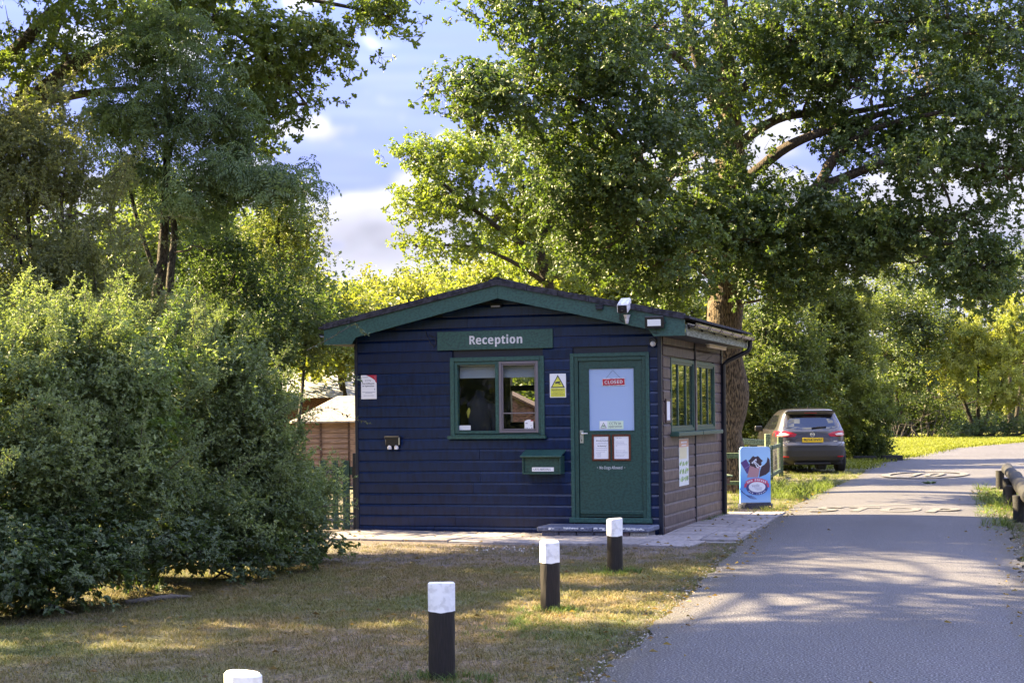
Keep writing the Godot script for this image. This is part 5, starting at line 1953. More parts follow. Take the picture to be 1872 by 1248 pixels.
func skeleton(o: Node3D, called: String, path: Array, bark: Material, sides := 14, wob := 0.13) -> Array:   # path of [point, radius]
	var pts := []
	var rad := []
	for i in path.size() - 1:   # smooth the path with Catmull-Rom
		var p0: Vector3 = path[maxi(i - 1, 0)][0]
		var p1: Vector3 = path[i][0]
		var p2: Vector3 = path[i + 1][0]
		var p3: Vector3 = path[mini(i + 2, path.size() - 1)][0]
		for k in 5:
			var t := k / 5.0
			pts.append(p1.cubic_interpolate(p2, p0, p3, t))
			rad.append(lerpf(path[i][1], path[i + 1][1], t))
	pts.append(path[path.size() - 1][0])
	rad.append(path[path.size() - 1][1])
	var mb := MB.new()
	mb.tube(pts, rad, sides, true, wob, noise)
	obj(called, mb, bark, o)
	return pts

# opts: leaf, per (sprigs in a cluster), spread, a, b (leaf colours), size, thin (noise gate), twig (radius)
func plant(called: String, label: String, category: String, base: Vector3, stems: Array, blobs: Array, opts: Dictionary, group := "") -> Node3D:
	var o := thing(called, label, category, Transform3D(Basis(), base), group)
	var kind: String = opts.leaf
	if not sprigs.has(kind):
		sprigs[kind] = sprig(kind)
	var joints := []
	for i in stems.size():
		var path := []
		for q in stems[i]:
			path.append([q[0] - base, q[1]])
		for p in skeleton(o, "trunk" if i == 0 else "limb", path, opts.get("bark", M.bark_grey) if i == 0 else opts.get("limb_bark", opts.get("bark", M.bark_grey)), 16 if path[0][1] > 0.2 else 8, opts.get("wobble", 0.13)):
			joints.append(p)
	var wood := MB.new()
	var spots := []
	var cols := []
	var tr: float = opts.get("twig", 0.02)
	var spread: float = opts.get("spread", 0.32)
	var gate: float = opts.get("thin", -0.25)
	var size: float = opts.get("size", 1.0)
	for bl in blobs:
		var c: Vector3 = bl[0] - base
		var r: Vector3 = bl[1]
		var from := Vector3(c.x * 0.3, -0.1, c.z * 0.3)
		var best := 1e9
		for j in joints:
			var dd: float = (j - c).length() + maxf(0.0, j.y - c.y) * 0.8
			if dd < best:
				best = dd
				from = j
		var path := []
		var rads := []
		var bend := rdir() * best * 0.10
		for k in 7:
			var t := k / 6.0
			path.append(from.lerp(c, t) + bend * sin(t * PI) + Vector3(0, sin(t * PI) * best * 0.06, 0) + (rdir() * 0.05 if k > 0 else Vector3.ZERO))
			rads.append(tr * lerpf(1.7, 0.7, t))
		wood.tube(path, rads, 5, false)
		for n in int(bl[2]):
			var d := rdir()
			var rr := pow(rng.randf(), 0.42)
			var cc := c + d * r * rr
			if noise.get_noise_3d((cc.x + base.x) * 1.1 / maxf(size, 0.8), (cc.y + base.y) * 1.3 / maxf(size, 0.8), (cc.z + base.z) * 1.1) < gate:
				continue
			if cc.y + base.y < 0.04:
				continue
			var s: Vector3 = path[rng.randi_range(3, 6)]
			wood.tube([s, s.lerp(cc, 0.55) + rdir() * 0.08 * s.distance_to(cc), cc], [tr * 0.55, tr * 0.4, tr * 0.2], 4, false)
			var tint := rng.randf()
			for k in int(opts.get("per", 6)):
				var q := cc + Vector3(rng.randfn() * spread, rng.randfn() * spread * 0.55, rng.randfn() * spread)
				if q.y + base.y < 0.03:
					continue
				var y: Vector3 = (d * 0.5 + Vector3.UP * opts.get("rise", 0.5) + rdir() * 0.6).normalized()
				var x: Vector3 = y.cross(rdir()).normalized()
				var sc := size * rng.randf_range(0.75, 1.25)
				spots.append(Transform3D(Basis(x, y, x.cross(y)).scaled(Vector3(sc, sc, sc)), q))
				var cl: Color = opts.a.lerp(opts.b, clampf(tint + rng.randfn() * 0.22, 0, 1))
				var g := rng.randf_range(0.8, 1.2)
				cols.append(Color(cl.r * g, cl.g * g, cl.b * g))
		for n in int(opts.get("shoots", 0)):
			var d := (rdir(0.6) + Vector3.UP * 0.75).normalized()
			var q := c + d * r * rng.randf_range(0.8, 1.0)
			var dirn := (d + Vector3.UP * 0.5 + rdir() * 0.5).normalized()
			var ln: float = rng.randf_range(0.25, 0.75) * opts.get("shoot", 1.0)
			var pp := [q]
			for k in 5:
				dirn = (dirn + Vector3(0, -0.10, 0) + rdir() * 0.10).normalized()
				pp.append(pp[k] + dirn * ln / 5.0)
			wood.tube(pp, [0.005, 0.0045, 0.004, 0.003, 0.0025, 0.0015], 4, false)
			var tint := rng.randf_range(0.3, 1.2)
			for k in 9:
				var t := (k + 1) / 9.0 * 5.0
				var i0 := mini(int(t), 4)
				var x2: Vector3 = pp[i0].lerp(pp[i0 + 1], t - i0)
				var y := (dirn + rdir() * 0.7).normalized()
				var x := y.cross(rdir()).normalized()
				var sc := size * lerpf(0.75, 0.4, k / 9.0)
				spots.append(Transform3D(Basis(x, y, x.cross(y)).scaled(Vector3(sc, sc, sc)), x2))
				var cl: Color = opts.a.lerp(opts.b, clampf(tint, 0, 1.2))
				cols.append(cl)
	var w := obj("branches", wood, M.twig, o)
	w.set_meta("kind", "stuff")
	var f := scatter("foliage", "", "", sprigs[kind], M.leaf, spots, cols, o)
	return o

func make_trees() -> void:
	var oak_a := Color(0.060, 0.102, 0.029)
	var oak_b := Color(0.125, 0.180, 0.038)
	# ---- the big oak behind the hut
	var tb := at(1338, 905, 31.0)
	tb.y = 0.0
	var stems := [
		[[tb + Vector3(0, -0.1, 0), 0.44], [tb + Vector3(-0.01, 0.5, 0), 0.36], [at(1326, 790, 31), 0.315], [at(1336, 728, 31), 0.37], [at(1330, 690, 31), 0.35], [at(1322, 620, 31), 0.355], [at(1330, 520, 31), 0.34], [at(1334, 400, 31), 0.32], [at(1336, 300, 31), 0.29], [at(1332, 180, 31), 0.21], [at(1322, 60, 31), 0.15], [at(1310, -120, 31), 0.08]],
		[[at(1330, 230, 31), 0.144], [at(1296, 160, 31), 0.122], [at(1262, 60, 31), 0.094], [at(1245, -80, 31), 0.050]],
		[[at(1322, 350, 31), 0.115], [at(1375, 318, 30.4), 0.101], [at(1440, 268, 30), 0.094], [at(1520, 235, 29.6), 0.079], [at(1640, 200, 29.5), 0.043]],
		[[at(1340, 275, 31), 0.101], [at(1390, 235, 30.6), 0.094], [at(1450, 210, 30.5), 0.079], [at(1560, 205, 30.5), 0.058], [at(1700, 170, 30.5), 0.029]],
		[[at(1345, 520, 31), 0.122], [at(1420, 430, 30.2), 0.122], [at(1490, 348, 29.6), 0.115], [at(1530, 285, 29.4), 0.094], [at(1600, 235, 29.2), 0.065], [at(1720, 205, 29), 0.036]],
		[[at(1490, 348, 29.6), 0.101], [at(1560, 318, 29.4), 0.086], [at(1650, 290, 29), 0.061], [at(1770, 300, 28.8), 0.043], [at(1880, 310, 28.6), 0.029]],
		[[at(1690, 290, 29), 0.036], [at(1730, 350, 28.8), 0.025], [at(1750, 420, 28.8), 0.018], [at(1790, 520, 28.8), 0.011]],
		[[at(1325, 430, 31), 0.108], [at(1230, 360, 29.8), 0.094], [at(1120, 240, 28.6), 0.079], [at(1040, 180, 28), 0.058], [at(930, 165, 27.4), 0.029]],
		[[at(1325, 520, 31), 0.086], [at(1240, 470, 30), 0.065], [at(1150, 470, 29.2), 0.043], [at(1070, 430, 29), 0.029]],
		[[at(1332, 200, 31), 0.086], [at(1220, 90, 29.5), 0.072], [at(1080, 20, 28), 0.050], [at(920, -10, 27), 0.029]],
		[[at(1330, 200, 31), 0.086], [at(1430, 90, 30.5), 0.065], [at(1600, 40, 30), 0.043], [at(1800, 30, 30), 0.029]]]
	var bl := []
	for q in [[925, 0, 27, 0.6, 0.3, 0.9, 10], [990, 60, 27, 0.8, 0.5, 1.1, 14], [865, 165, 26.5, 0.45, 0.32, 0.8, 14], [950, 190, 27, 0.8, 0.55, 1.1, 20], [1060, 40, 28, 1.3, 0.9, 1.4, 22], [1050, 190, 28, 1.2, 0.9, 1.3, 26], [1120, 120, 27.5, 1.2, 0.9, 1.3, 22], [1010, -90, 28, 1.5, 0.8, 1.5, 14],
		[1090, 320, 28, 1.15, 0.85, 1.3, 28], [1160, 405, 28, 1.2, 0.9, 1.3, 28], [1180, 270, 28, 1.3, 0.9, 1.3, 26], [1010, 290, 28.5, 0.8, 0.5, 1.0, 12], [1205, 485, 28.5, 1.1, 0.6, 1.2, 22], [1130, 490, 29, 0.9, 0.45, 1.0, 14], [1265, 400, 29, 1.0, 0.9, 1.2, 24], [1335, 430, 29.3, 0.9, 0.5, 0.8, 18], [1240, 540, 29.8, 0.4, 0.3, 0.5, 8], [1070, 420, 28.5, 0.9, 0.6, 1.0, 14],
		[1200, 40, 29, 1.4, 1.0, 1.4, 24], [1245, 170, 29, 1.0, 0.9, 1.2, 20], [1330, 30, 30.5, 1.0, 0.7, 1.2, 16], [1430, 60, 30, 1.4, 0.9, 1.4, 26], [1410, 130, 30.5, 0.7, 0.35, 0.9, 8], [1480, 170, 30, 1.2, 0.5, 1.2, 18],
		[1540, 50, 30, 1.5, 1.0, 1.6, 28], [1660, 60, 30, 1.5, 1.0, 1.6, 28], [1780, 60, 30, 1.5, 1.0, 1.6, 28], [1880, 90, 30, 1.5, 1.2, 1.6, 26], [1570, 150, 29.5, 1.4, 0.7, 1.4, 26], [1690, 180, 29.5, 1.4, 0.7, 1.4, 28], [1810, 200, 29.5, 1.4, 0.8, 1.4, 28], [1890, 270, 29, 1.0, 0.8, 1.2, 18], [1630, 265, 29.5, 1.0, 0.35, 1.1, 14], [1760, 285, 29.3, 1.2, 0.4, 1.2, 16], [1570, 250, 29.8, 0.6, 0.3, 0.7, 8], [1840, 335, 29, 0.9, 0.35, 1.0, 10], [1680, 300, 28.3, 0.8, 0.25, 0.6, 12], [1480, 380, 28.8, 0.5, 0.3, 0.5, 10], [1300, 250, 29.5, 0.45, 0.4, 0.5, 8], [1345, 350, 29.6, 0.55, 0.5, 0.5, 12], [1330, 130, 29.8, 0.5, 0.4, 0.5, 10], [1370, 430, 29.5, 0.6, 0.5, 0.6, 14], [1540, 460, 29.4, 0.7, 0.45, 0.7, 14], [1620, 410, 29, 0.7, 0.45, 0.8, 14], [1770, 390, 28.8, 0.6, 0.35, 0.7, 12], [1820, 480, 28.6, 0.3, 0.35, 0.4, 8], [1450, 530, 29.8, 0.5, 0.3, 0.6, 9],
		[1500, 415, 30, 0.9, 0.5, 1.0, 20], [1420, 400, 30, 0.9, 0.6, 1.0, 18], [1575, 400, 29.6, 0.8, 0.4, 0.9, 14], [1610, 450, 29.4, 0.8, 0.4, 0.9, 12], [1410, 470, 30, 0.8, 0.5, 0.9, 16], [1690, 420, 29, 0.55, 0.5, 0.6, 10], [1755, 470, 28.8, 0.5, 0.6, 0.6, 14], [1800, 540, 28.8, 0.35, 0.4, 0.4, 8], [1660, 480, 29, 0.5, 0.3, 0.5, 6], [1425, 540, 30, 0.4, 0.3, 0.5, 6], [1480, 480, 29.8, 0.8, 0.3, 0.8, 10],
		[1100, -180, 30, 2.0, 1.2, 2.0, 20], [1300, -200, 31, 2.0, 1.2, 2.2, 20], [1500, -150, 31, 2.0, 1.2, 2.2, 20], [1700, -130, 31, 2.0, 1.2, 2.2, 20], [1880, -100, 30, 2.0, 1.2, 2.2, 20], [1450, 100, 34, 2.0, 1.4, 1.6, 20], [1650, 130, 34, 2.0, 1.4, 1.6, 20], [1800, 160, 34, 1.8, 1.2, 1.6, 16], [1250, 120, 34, 2.0, 1.6, 1.6, 20], [1200, 330, 34, 1.6, 1.4, 1.6, 14]]:
		bl.append(B(q[0], q[1], q[2], q[3], q[4], q[5], q[6]))
	plant("oak_tree", "big spreading oak with thick trunk right behind the hut", "tree", tb, stems, bl, {"leaf": "oak", "per": 9, "spread": 0.30, "a": oak_a, "b": oak_b, "bark": M.bark, "limb_bark": M.bark_limb, "twig": 0.022, "thin": -0.26, "size": 1.0})
	# ---- the younger oak lit from behind, left of it
	var yb := at(1005, 800, 38.0)
	yb.y = 0.0
	stems = [[[yb, 0.20], [at(1003, 560, 38), 0.17], [at(990, 470, 38), 0.13], [at(965, 400, 38), 0.10], [at(940, 280, 38), 0.05]], [[at(990, 470, 38), 0.09], [at(930, 430, 37.5), 0.07], [at(850, 370, 37), 0.05], [at(770, 300, 37), 0.03]], [[at(1000, 520, 38), 0.07], [at(940, 480, 37.5), 0.05], [at(860, 450, 37), 0.03], [at(760, 450, 37), 0.02]], [[at(985, 450, 38), 0.09], [at(1020, 360, 38.4), 0.06], [at(1050, 280, 39), 0.04]]]
	bl = []
	for q in [[755, 285, 37, 0.3, 0.25, 0.5, 7], [805, 290, 37, 0.55, 0.4, 0.9, 13], [765, 375, 37, 0.5, 0.3, 0.7, 12], [830, 350, 37, 0.9, 0.6, 1.0, 18], [890, 290, 37.5, 0.9, 0.6, 1.0, 16], [905, 390, 37.5, 0.9, 0.6, 1.0, 16], [850, 455, 37, 0.7, 0.35, 0.8, 9], [965, 330, 38, 1.1, 0.8, 1.1, 22], [950, 450, 38, 0.9, 0.5, 1.0, 12], [1030, 400, 38.5, 1.2, 0.9, 1.2, 22], [765, 450, 37, 0.45, 0.25, 0.5, 5], [1010, 500, 38, 0.9, 0.5, 1.0, 10], [930, 240, 38, 0.9, 0.6, 1.0, 12], [1060, 300, 39, 1.2, 1.0, 1.2, 18], [1100, 420, 39, 1.2, 1.0, 1.2, 18]]:
		bl.append(B(q[0], q[1], q[2], q[3], q[4], q[5], q[6]))
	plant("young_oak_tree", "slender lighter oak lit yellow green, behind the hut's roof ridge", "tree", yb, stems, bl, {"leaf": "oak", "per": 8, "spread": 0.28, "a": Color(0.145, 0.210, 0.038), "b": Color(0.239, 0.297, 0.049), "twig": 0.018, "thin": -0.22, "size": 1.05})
	# ---- the oak whose limbs reach in from the top left
	var lb := Vector3(-10.6, 0, -27.0)
	stems = [[[lb, 0.5], [lb + Vector3(0.2, 3.0, 0), 0.42], [at(-120, 260, 26.5), 0.36], [at(-60, 60, 26.5), 0.26], [at(-20, -150, 26.5), 0.16]], [[at(-140, 330, 26.5), 0.22], [at(20, 230, 26), 0.17], [at(110, 140, 25.5), 0.14], [at(230, 70, 25), 0.10], [at(400, 35, 24.5), 0.06], [at(560, 60, 24), 0.035], [at(640, 85, 24), 0.02]], [[at(-80, 180, 26.5), 0.16], [at(30, 90, 26), 0.12], [at(110, 10, 25.6), 0.09], [at(260, -60, 25), 0.06], [at(520, -10, 24), 0.035], [at(700, 25, 23.6), 0.02]], [[at(60, 190, 25.8), 0.09], [at(160, 170, 25.5), 0.06], [at(260, 160, 25.2), 0.04]], [[at(400, 40, 24.5), 0.04], [at(480, 100, 24.2), 0.03], [at(560, 190, 24), 0.015]], [[at(20, 230, 26), 0.10], [at(50, 140, 26), 0.08], [at(100, 60, 26), 0.06], [at(130, -40, 26), 0.04]]]
	bl = []
	for q in [[30, 60, 25.5, 0.9, 0.5, 1.0, 8], [110, 100, 25.4, 0.8, 0.5, 0.9, 10], [180, 40, 25, 0.9, 0.5, 1.0, 14], [290, 20, 25, 0.9, 0.5, 1.0, 16], [390, 30, 24.6, 0.8, 0.45, 0.9, 16], [465, 70, 24.3, 0.6, 0.4, 0.8, 14], [510, 130, 24.2, 0.45, 0.35, 0.8, 11], [570, 85, 24, 0.35, 0.18, 0.5, 6], [520, 205, 24.2, 0.3, 0.25, 0.5, 7], [620, 88, 24, 0.12, 0.08, 0.2, 3], [450, 170, 24.6, 0.45, 0.4, 0.7, 11], [470, 250, 24.6, 0.4, 0.2, 0.5, 7], [690, 10, 23.6, 0.28, 0.12, 0.3, 6], [600, -20, 23.8, 0.4, 0.15, 0.4, 4], [715, 40, 23.6, 0.10, 0.10, 0.2, 3], [60, 170, 25.8, 0.8, 0.4, 0.8, 7], [20, 280, 26, 0.6, 0.4, 0.8, 6], [450, -30, 24.5, 1.2, 0.5, 1.0, 14], [250, -70, 25, 1.6, 0.8, 1.2, 14], [50, -80, 26, 1.6, 0.8, 1.4, 12], [420, 130, 24.8, 0.6, 0.5, 0.8, 12]]:
		bl.append(B(q[0], q[1], q[2], q[3], q[4], q[5], q[6]))
	plant("overhanging_oak_tree", "oak with dark limbs reaching into the view from the upper left", "tree", lb, stems, bl, {"leaf": "oak", "per": 8, "spread": 0.24, "a": Color(0.11, 0.165, 0.042), "b": Color(0.20, 0.26, 0.055), "twig": 0.016, "thin": -0.10, "size": 0.95})
	# ---- the ash with drooping feathery leaves
	var ab := at(285, 820, 23.5)
	ab.y = 0.0
	stems = [[[ab, 0.10], [at(283, 600, 23.5), 0.09], [at(296, 480, 23.5), 0.08], [at(303, 330, 23.5), 0.05], [at(302, 180, 23.4), 0.03], [at(298, 60, 23.4), 0.012]], [[ab + Vector3(0.12, 0, 0.05), 0.07], [at(308, 560, 23.3), 0.06], [at(318, 420, 23.3), 0.05], [at(306, 300, 23.3), 0.035], [at(350, 160, 23.2), 0.015]], [[at(283, 500, 23.5), 0.035], [at(250, 400, 23.4), 0.03], [at(222, 280, 23.4), 0.015]], [[at(310, 400, 23.3), 0.03], [at(380, 330, 23.1), 0.02], [at(480, 320, 23), 0.01]]]
	bl = []
	for q in [[250, 110, 23.3, 0.6, 0.45, 0.7, 16], [350, 130, 23.2, 0.65, 0.5, 0.7, 18], [215, 200, 23.3, 0.5, 0.4, 0.7, 14], [310, 220, 23.1, 0.7, 0.5, 0.8, 22], [405, 220, 23, 0.6, 0.45, 0.7, 18], [470, 330, 23, 0.6, 0.30, 0.6, 16], [380, 330, 23, 0.6, 0.4, 0.7, 18], [235, 300, 23.3, 0.5, 0.4, 0.6, 14], [345, 380, 23.1, 0.3, 0.2, 0.4, 6], [515, 335, 23.2, 0.15, 0.12, 0.3, 4], [385, 455, 23, 0.28, 0.15, 0.4, 6], [300, 50, 23.3, 0.6, 0.4, 0.6, 12], [420, 300, 23, 0.5, 0.3, 0.5, 10]]:
		bl.append(B(q[0], q[1], q[2], q[3], q[4], q[5], q[6]))
	plant("ash_tree", "slim ash with drooping feathery leaves and two thin stems", "tree", ab, stems, bl, {"leaf": "ash", "per": 5, "spread": 0.22, "a": Color(0.14, 0.215, 0.11), "b": Color(0.20, 0.28, 0.13), "twig": 0.010, "thin": -0.28, "size": 1.0, "rise": 0.9})
	# ---- the thin tree at the edge of the sky
	var eb := at(505, 800, 28.0)
	eb.y = 0.0
	stems = [[[eb, 0.06], [at(510, 560, 28), 0.05], [at(508, 420, 28), 0.03], [at(520, 330, 28), 0.012]]]
	bl = []
	for q in [[500, 375, 28, 0.45, 0.4, 0.5, 14], [540, 420, 28, 0.42, 0.4, 0.5, 14], [480, 440, 28, 0.45, 0.4, 0.5, 12], [560, 470, 28, 0.30, 0.35, 0.4, 10], [530, 345, 28, 0.3, 0.25, 0.4, 6], [555, 400, 28, 0.25, 0.3, 0.3, 6], [520, 500, 28, 0.5, 0.35, 0.5, 12]]:
		bl.append(B(q[0], q[1], q[2], q[3], q[4], q[5], q[6]))
	plant("birch_tree", "small airy tree with tiny leaves at the left edge of the open sky", "tree", eb, stems, bl, {"leaf": "birch", "per": 6, "spread": 0.20, "a": Color(0.109, 0.160, 0.043), "b": Color(0.217, 0.246, 0.058), "twig": 0.008, "thin": -0.15})
	make_thickets()
	make_far_trees()

func thicket(called: String, label: String, category: String, foot: Vector3, q: Array, opts: Dictionary, group := "") -> void:
	var stems := []
	foot.y = 0.0
	for i in 3:
		var t: Array = q[mini(i, q.size() - 1)]
		var top := at(t[0], t[1], t[2])
		var f := foot + Vector3(rng.randf_range(-0.3, 0.3), 0, rng.randf_range(-0.3, 0.3))
		stems.append([[f, opts.get("stem", 0.04)], [f.lerp(top, 0.5) + rdir() * 0.15, opts.get("stem", 0.04) * 0.7], [top, 0.012]])
	var bl := []
	for e in q:
		bl.append(B(e[0], e[1], e[2], e[3], e[4], e[5], e[6]))
	plant(called, label, category, foot, stems, bl, opts, group)

func make_thickets() -> void:
	var ha := Color(0.125, 0.175, 0.070)
	var hb := Color(0.26, 0.32, 0.130)
	var hawthorn := {"leaf": "hawthorn", "per": 8, "spread": 0.13, "a": ha, "b": hb, "twig": 0.008, "thin": -0.22, "size": 1.0, "stem": 0.03, "shoots": 13, "shoot": 0.8}
	thicket("hawthorn_bush", "large grey green bush filling the left edge of the picture", "bush", at(60, 1000, 13.6), [[60, 700, 13.8, 0.62, 0.55, 0.6, 46], [-20, 760, 13.4, 0.6, 0.6, 0.6, 40], [150, 730, 14.0, 0.62, 0.6, 0.6, 50], [60, 860, 13.4, 0.65, 0.5, 0.6, 44], [190, 880, 13.9, 0.55, 0.45, 0.5, 36], [160, 665, 14.4, 0.45, 0.4, 0.5, 26], [10, 625, 14.2, 0.5, 0.4, 0.5, 26], [-40, 930, 13.0, 0.5, 0.5, 0.5, 24]], hawthorn, "hawthorn bushes left of the hut")
	thicket("hawthorn_bush", "rounded grey green bush sloping down to the hut's picket gate", "bush", at(400, 1000, 15.6), [[310, 725, 15.2, 0.55, 0.6, 0.6, 46], [400, 725, 15.6, 0.5, 0.5, 0.6, 42], [270, 800, 14.8, 0.55, 0.5, 0.6, 40], [400, 820, 15.4, 0.6, 0.5, 0.6, 48], [468, 860, 15.9, 0.40, 0.45, 0.5, 34], [330, 930, 14.9, 0.6, 0.4, 0.5, 40], [460, 940, 15.7, 0.55, 0.35, 0.5, 34], [535, 930, 16.4, 0.32, 0.32, 0.4, 24], [290, 655, 15.6, 0.35, 0.3, 0.4, 18], [430, 760, 15.8, 0.35, 0.4, 0.4, 22], [560, 940, 17.0, 0.20, 0.28, 0.3, 12]], hawthorn, "hawthorn bushes left of the hut")
	thicket("elder_bush", "fresher green larger leaved bush between the two grey green ones", "bush", at(230, 1000, 14.4), [[225, 760, 14.3, 0.35, 0.4, 0.4, 22], [240, 700, 14.8, 0.35, 0.35, 0.4, 20], [210, 800, 14.0, 0.3, 0.3, 0.3, 14]], {"leaf": "bramble", "per": 6, "spread": 0.14, "a": Color(0.12, 0.185, 0.05), "b": Color(0.21, 0.285, 0.085), "twig": 0.006, "thin": -0.2, "size": 0.95, "stem": 0.02, "shoots": 14})
	var bramble := {"leaf": "bramble", "per": 6, "spread": 0.15, "a": Color(0.050, 0.085, 0.030), "b": Color(0.095, 0.135, 0.045), "twig": 0.005, "thin": -0.2, "size": 0.72, "stem": 0.012, "rise": 0.9}
	thicket("bramble_patch", "low leafy brambles at the foot of the left hand bush", "bramble", at(90, 1110, 12.6), [[0, 1060, 12.4, 0.40, 0.30, 0.4, 34], [90, 1040, 12.9, 0.45, 0.30, 0.4, 36], [200, 1010, 13.5, 0.45, 0.26, 0.4, 32], [60, 970, 13.1, 0.4, 0.25, 0.4, 22], [-60, 1020, 12.3, 0.4, 0.4, 0.4, 22]], bramble, "brambles along the edge of the lawn")
	thicket("bramble_patch", "low leafy brambles spreading onto the lawn below the middle bush", "bramble", at(430, 1030, 15.2), [[310, 1010, 14.3, 0.45, 0.22, 0.4, 30], [410, 1000, 15.0, 0.45, 0.22, 0.4, 30], [500, 995, 15.9, 0.40, 0.2, 0.35, 24], [565, 995, 16.8, 0.2, 0.14, 0.3, 12], [250, 1040, 13.8, 0.35, 0.15, 0.3, 16]], bramble, "brambles along the edge of the lawn")
	var dark := {"leaf": "hawthorn", "per": 6, "spread": 0.20, "a": Color(0.15, 0.175, 0.072), "b": Color(0.25, 0.27, 0.10), "twig": 0.012, "thin": -0.18, "size": 1.15, "stem": 0.06, "shoots": 8, "shoot": 1.3}
	thicket("blackthorn_thicket", "tall dark twiggy thicket behind the left bushes", "thicket", at(90, 800, 19.0), [[40, 260, 19, 0.7, 0.7, 0.8, 34], [110, 350, 19, 0.65, 0.7, 0.8, 38], [30, 430, 18.8, 0.8, 0.7, 0.8, 40], [150, 470, 19, 0.6, 0.6, 0.8, 36], [120, 570, 18.5, 0.8, 0.6, 0.8, 40], [10, 580, 18.4, 0.8, 0.6, 0.8, 34], [175, 400, 19.3, 0.25, 0.35, 0.5, 9], [205, 560, 18.8, 0.4, 0.35, 0.7, 16], [-40, 320, 18.8, 0.7, 0.8, 0.8, 26], [240, 660, 18.2, 0.8, 0.7, 0.8, 30]], dark)
	var hazel := {"leaf": "hawthorn", "per": 8, "spread": 0.24, "a": Color(0.075, 0.123, 0.035), "b": Color(0.142, 0.189, 0.046), "twig": 0.012, "thin": -0.28, "size": 1.35, "stem": 0.05}
	thicket("hazel_thicket", "dense green hazel growth between the ash and the hut's left eave", "thicket", at(470, 800, 24.5), [[400, 560, 24, 0.85, 0.65, 0.8, 34], [500, 600, 24.8, 0.75, 0.6, 0.8, 32], [560, 610, 26, 0.6, 0.5, 0.8, 26], [430, 660, 23.6, 0.8, 0.6, 0.8, 34], [520, 560, 26, 0.6, 0.35, 0.7, 18], [430, 490, 25, 0.6, 0.45, 0.7, 20], [370, 600, 23, 0.5, 0.4, 0.7, 18], [350, 650, 22.5, 0.7, 0.6, 0.8, 28], [440, 730, 23.5, 0.5, 0.45, 0.6, 20], [600, 590, 28, 0.45, 0.3, 0.6, 10]], hazel)
	# arching sprays that cross the hut's corner
	var sp := thing("arching_spray", "thin leafy spray arching from the bush across the hut's left corner", "branch", Transform3D())
	var wood := MB.new()
	var lv := MB.new()
	for path in [[at(540, 760, 18.2), at(570, 750, 18.4), at(605, 745, 18.6), at(640, 762, 18.8), at(680, 775, 19.0)], [at(560, 640, 19.0), at(600, 620, 19.2), at(650, 590, 19.4), at(660, 605, 19.5), at(673, 612, 19.6)], [at(560, 720, 18.3), at(610, 705, 18.6), at(650, 690, 18.9), at(658, 694, 19.0)], [at(560, 900, 17.6), at(610, 905, 18.0), at(650, 912, 18.5)], [at(555, 930, 17.5), at(600, 940, 17.8), at(645, 955, 18.2)]]:
		wood.tube(path, [0.004, 0.004, 0.003, 0.003, 0.002].slice(0, path.size()), 4, false)
		for k in path.size() - 1:
			for n in 9:
				var p: Vector3 = path[k].lerp(path[k + 1], rng.randf())
				leaf(lv, p, (rdir() + (path[k + 1] - path[k]).normalized()).normalized(), (Vector3.UP + rdir()).normalized(), rng.randf_range(0.03, 0.06), rng.randf_range(0.02, 0.032))
	obj("stem", wood, M.twig, sp)
	obj("leaves", lv, mat(0.085, 0.12, 0.05, 0.5), sp)

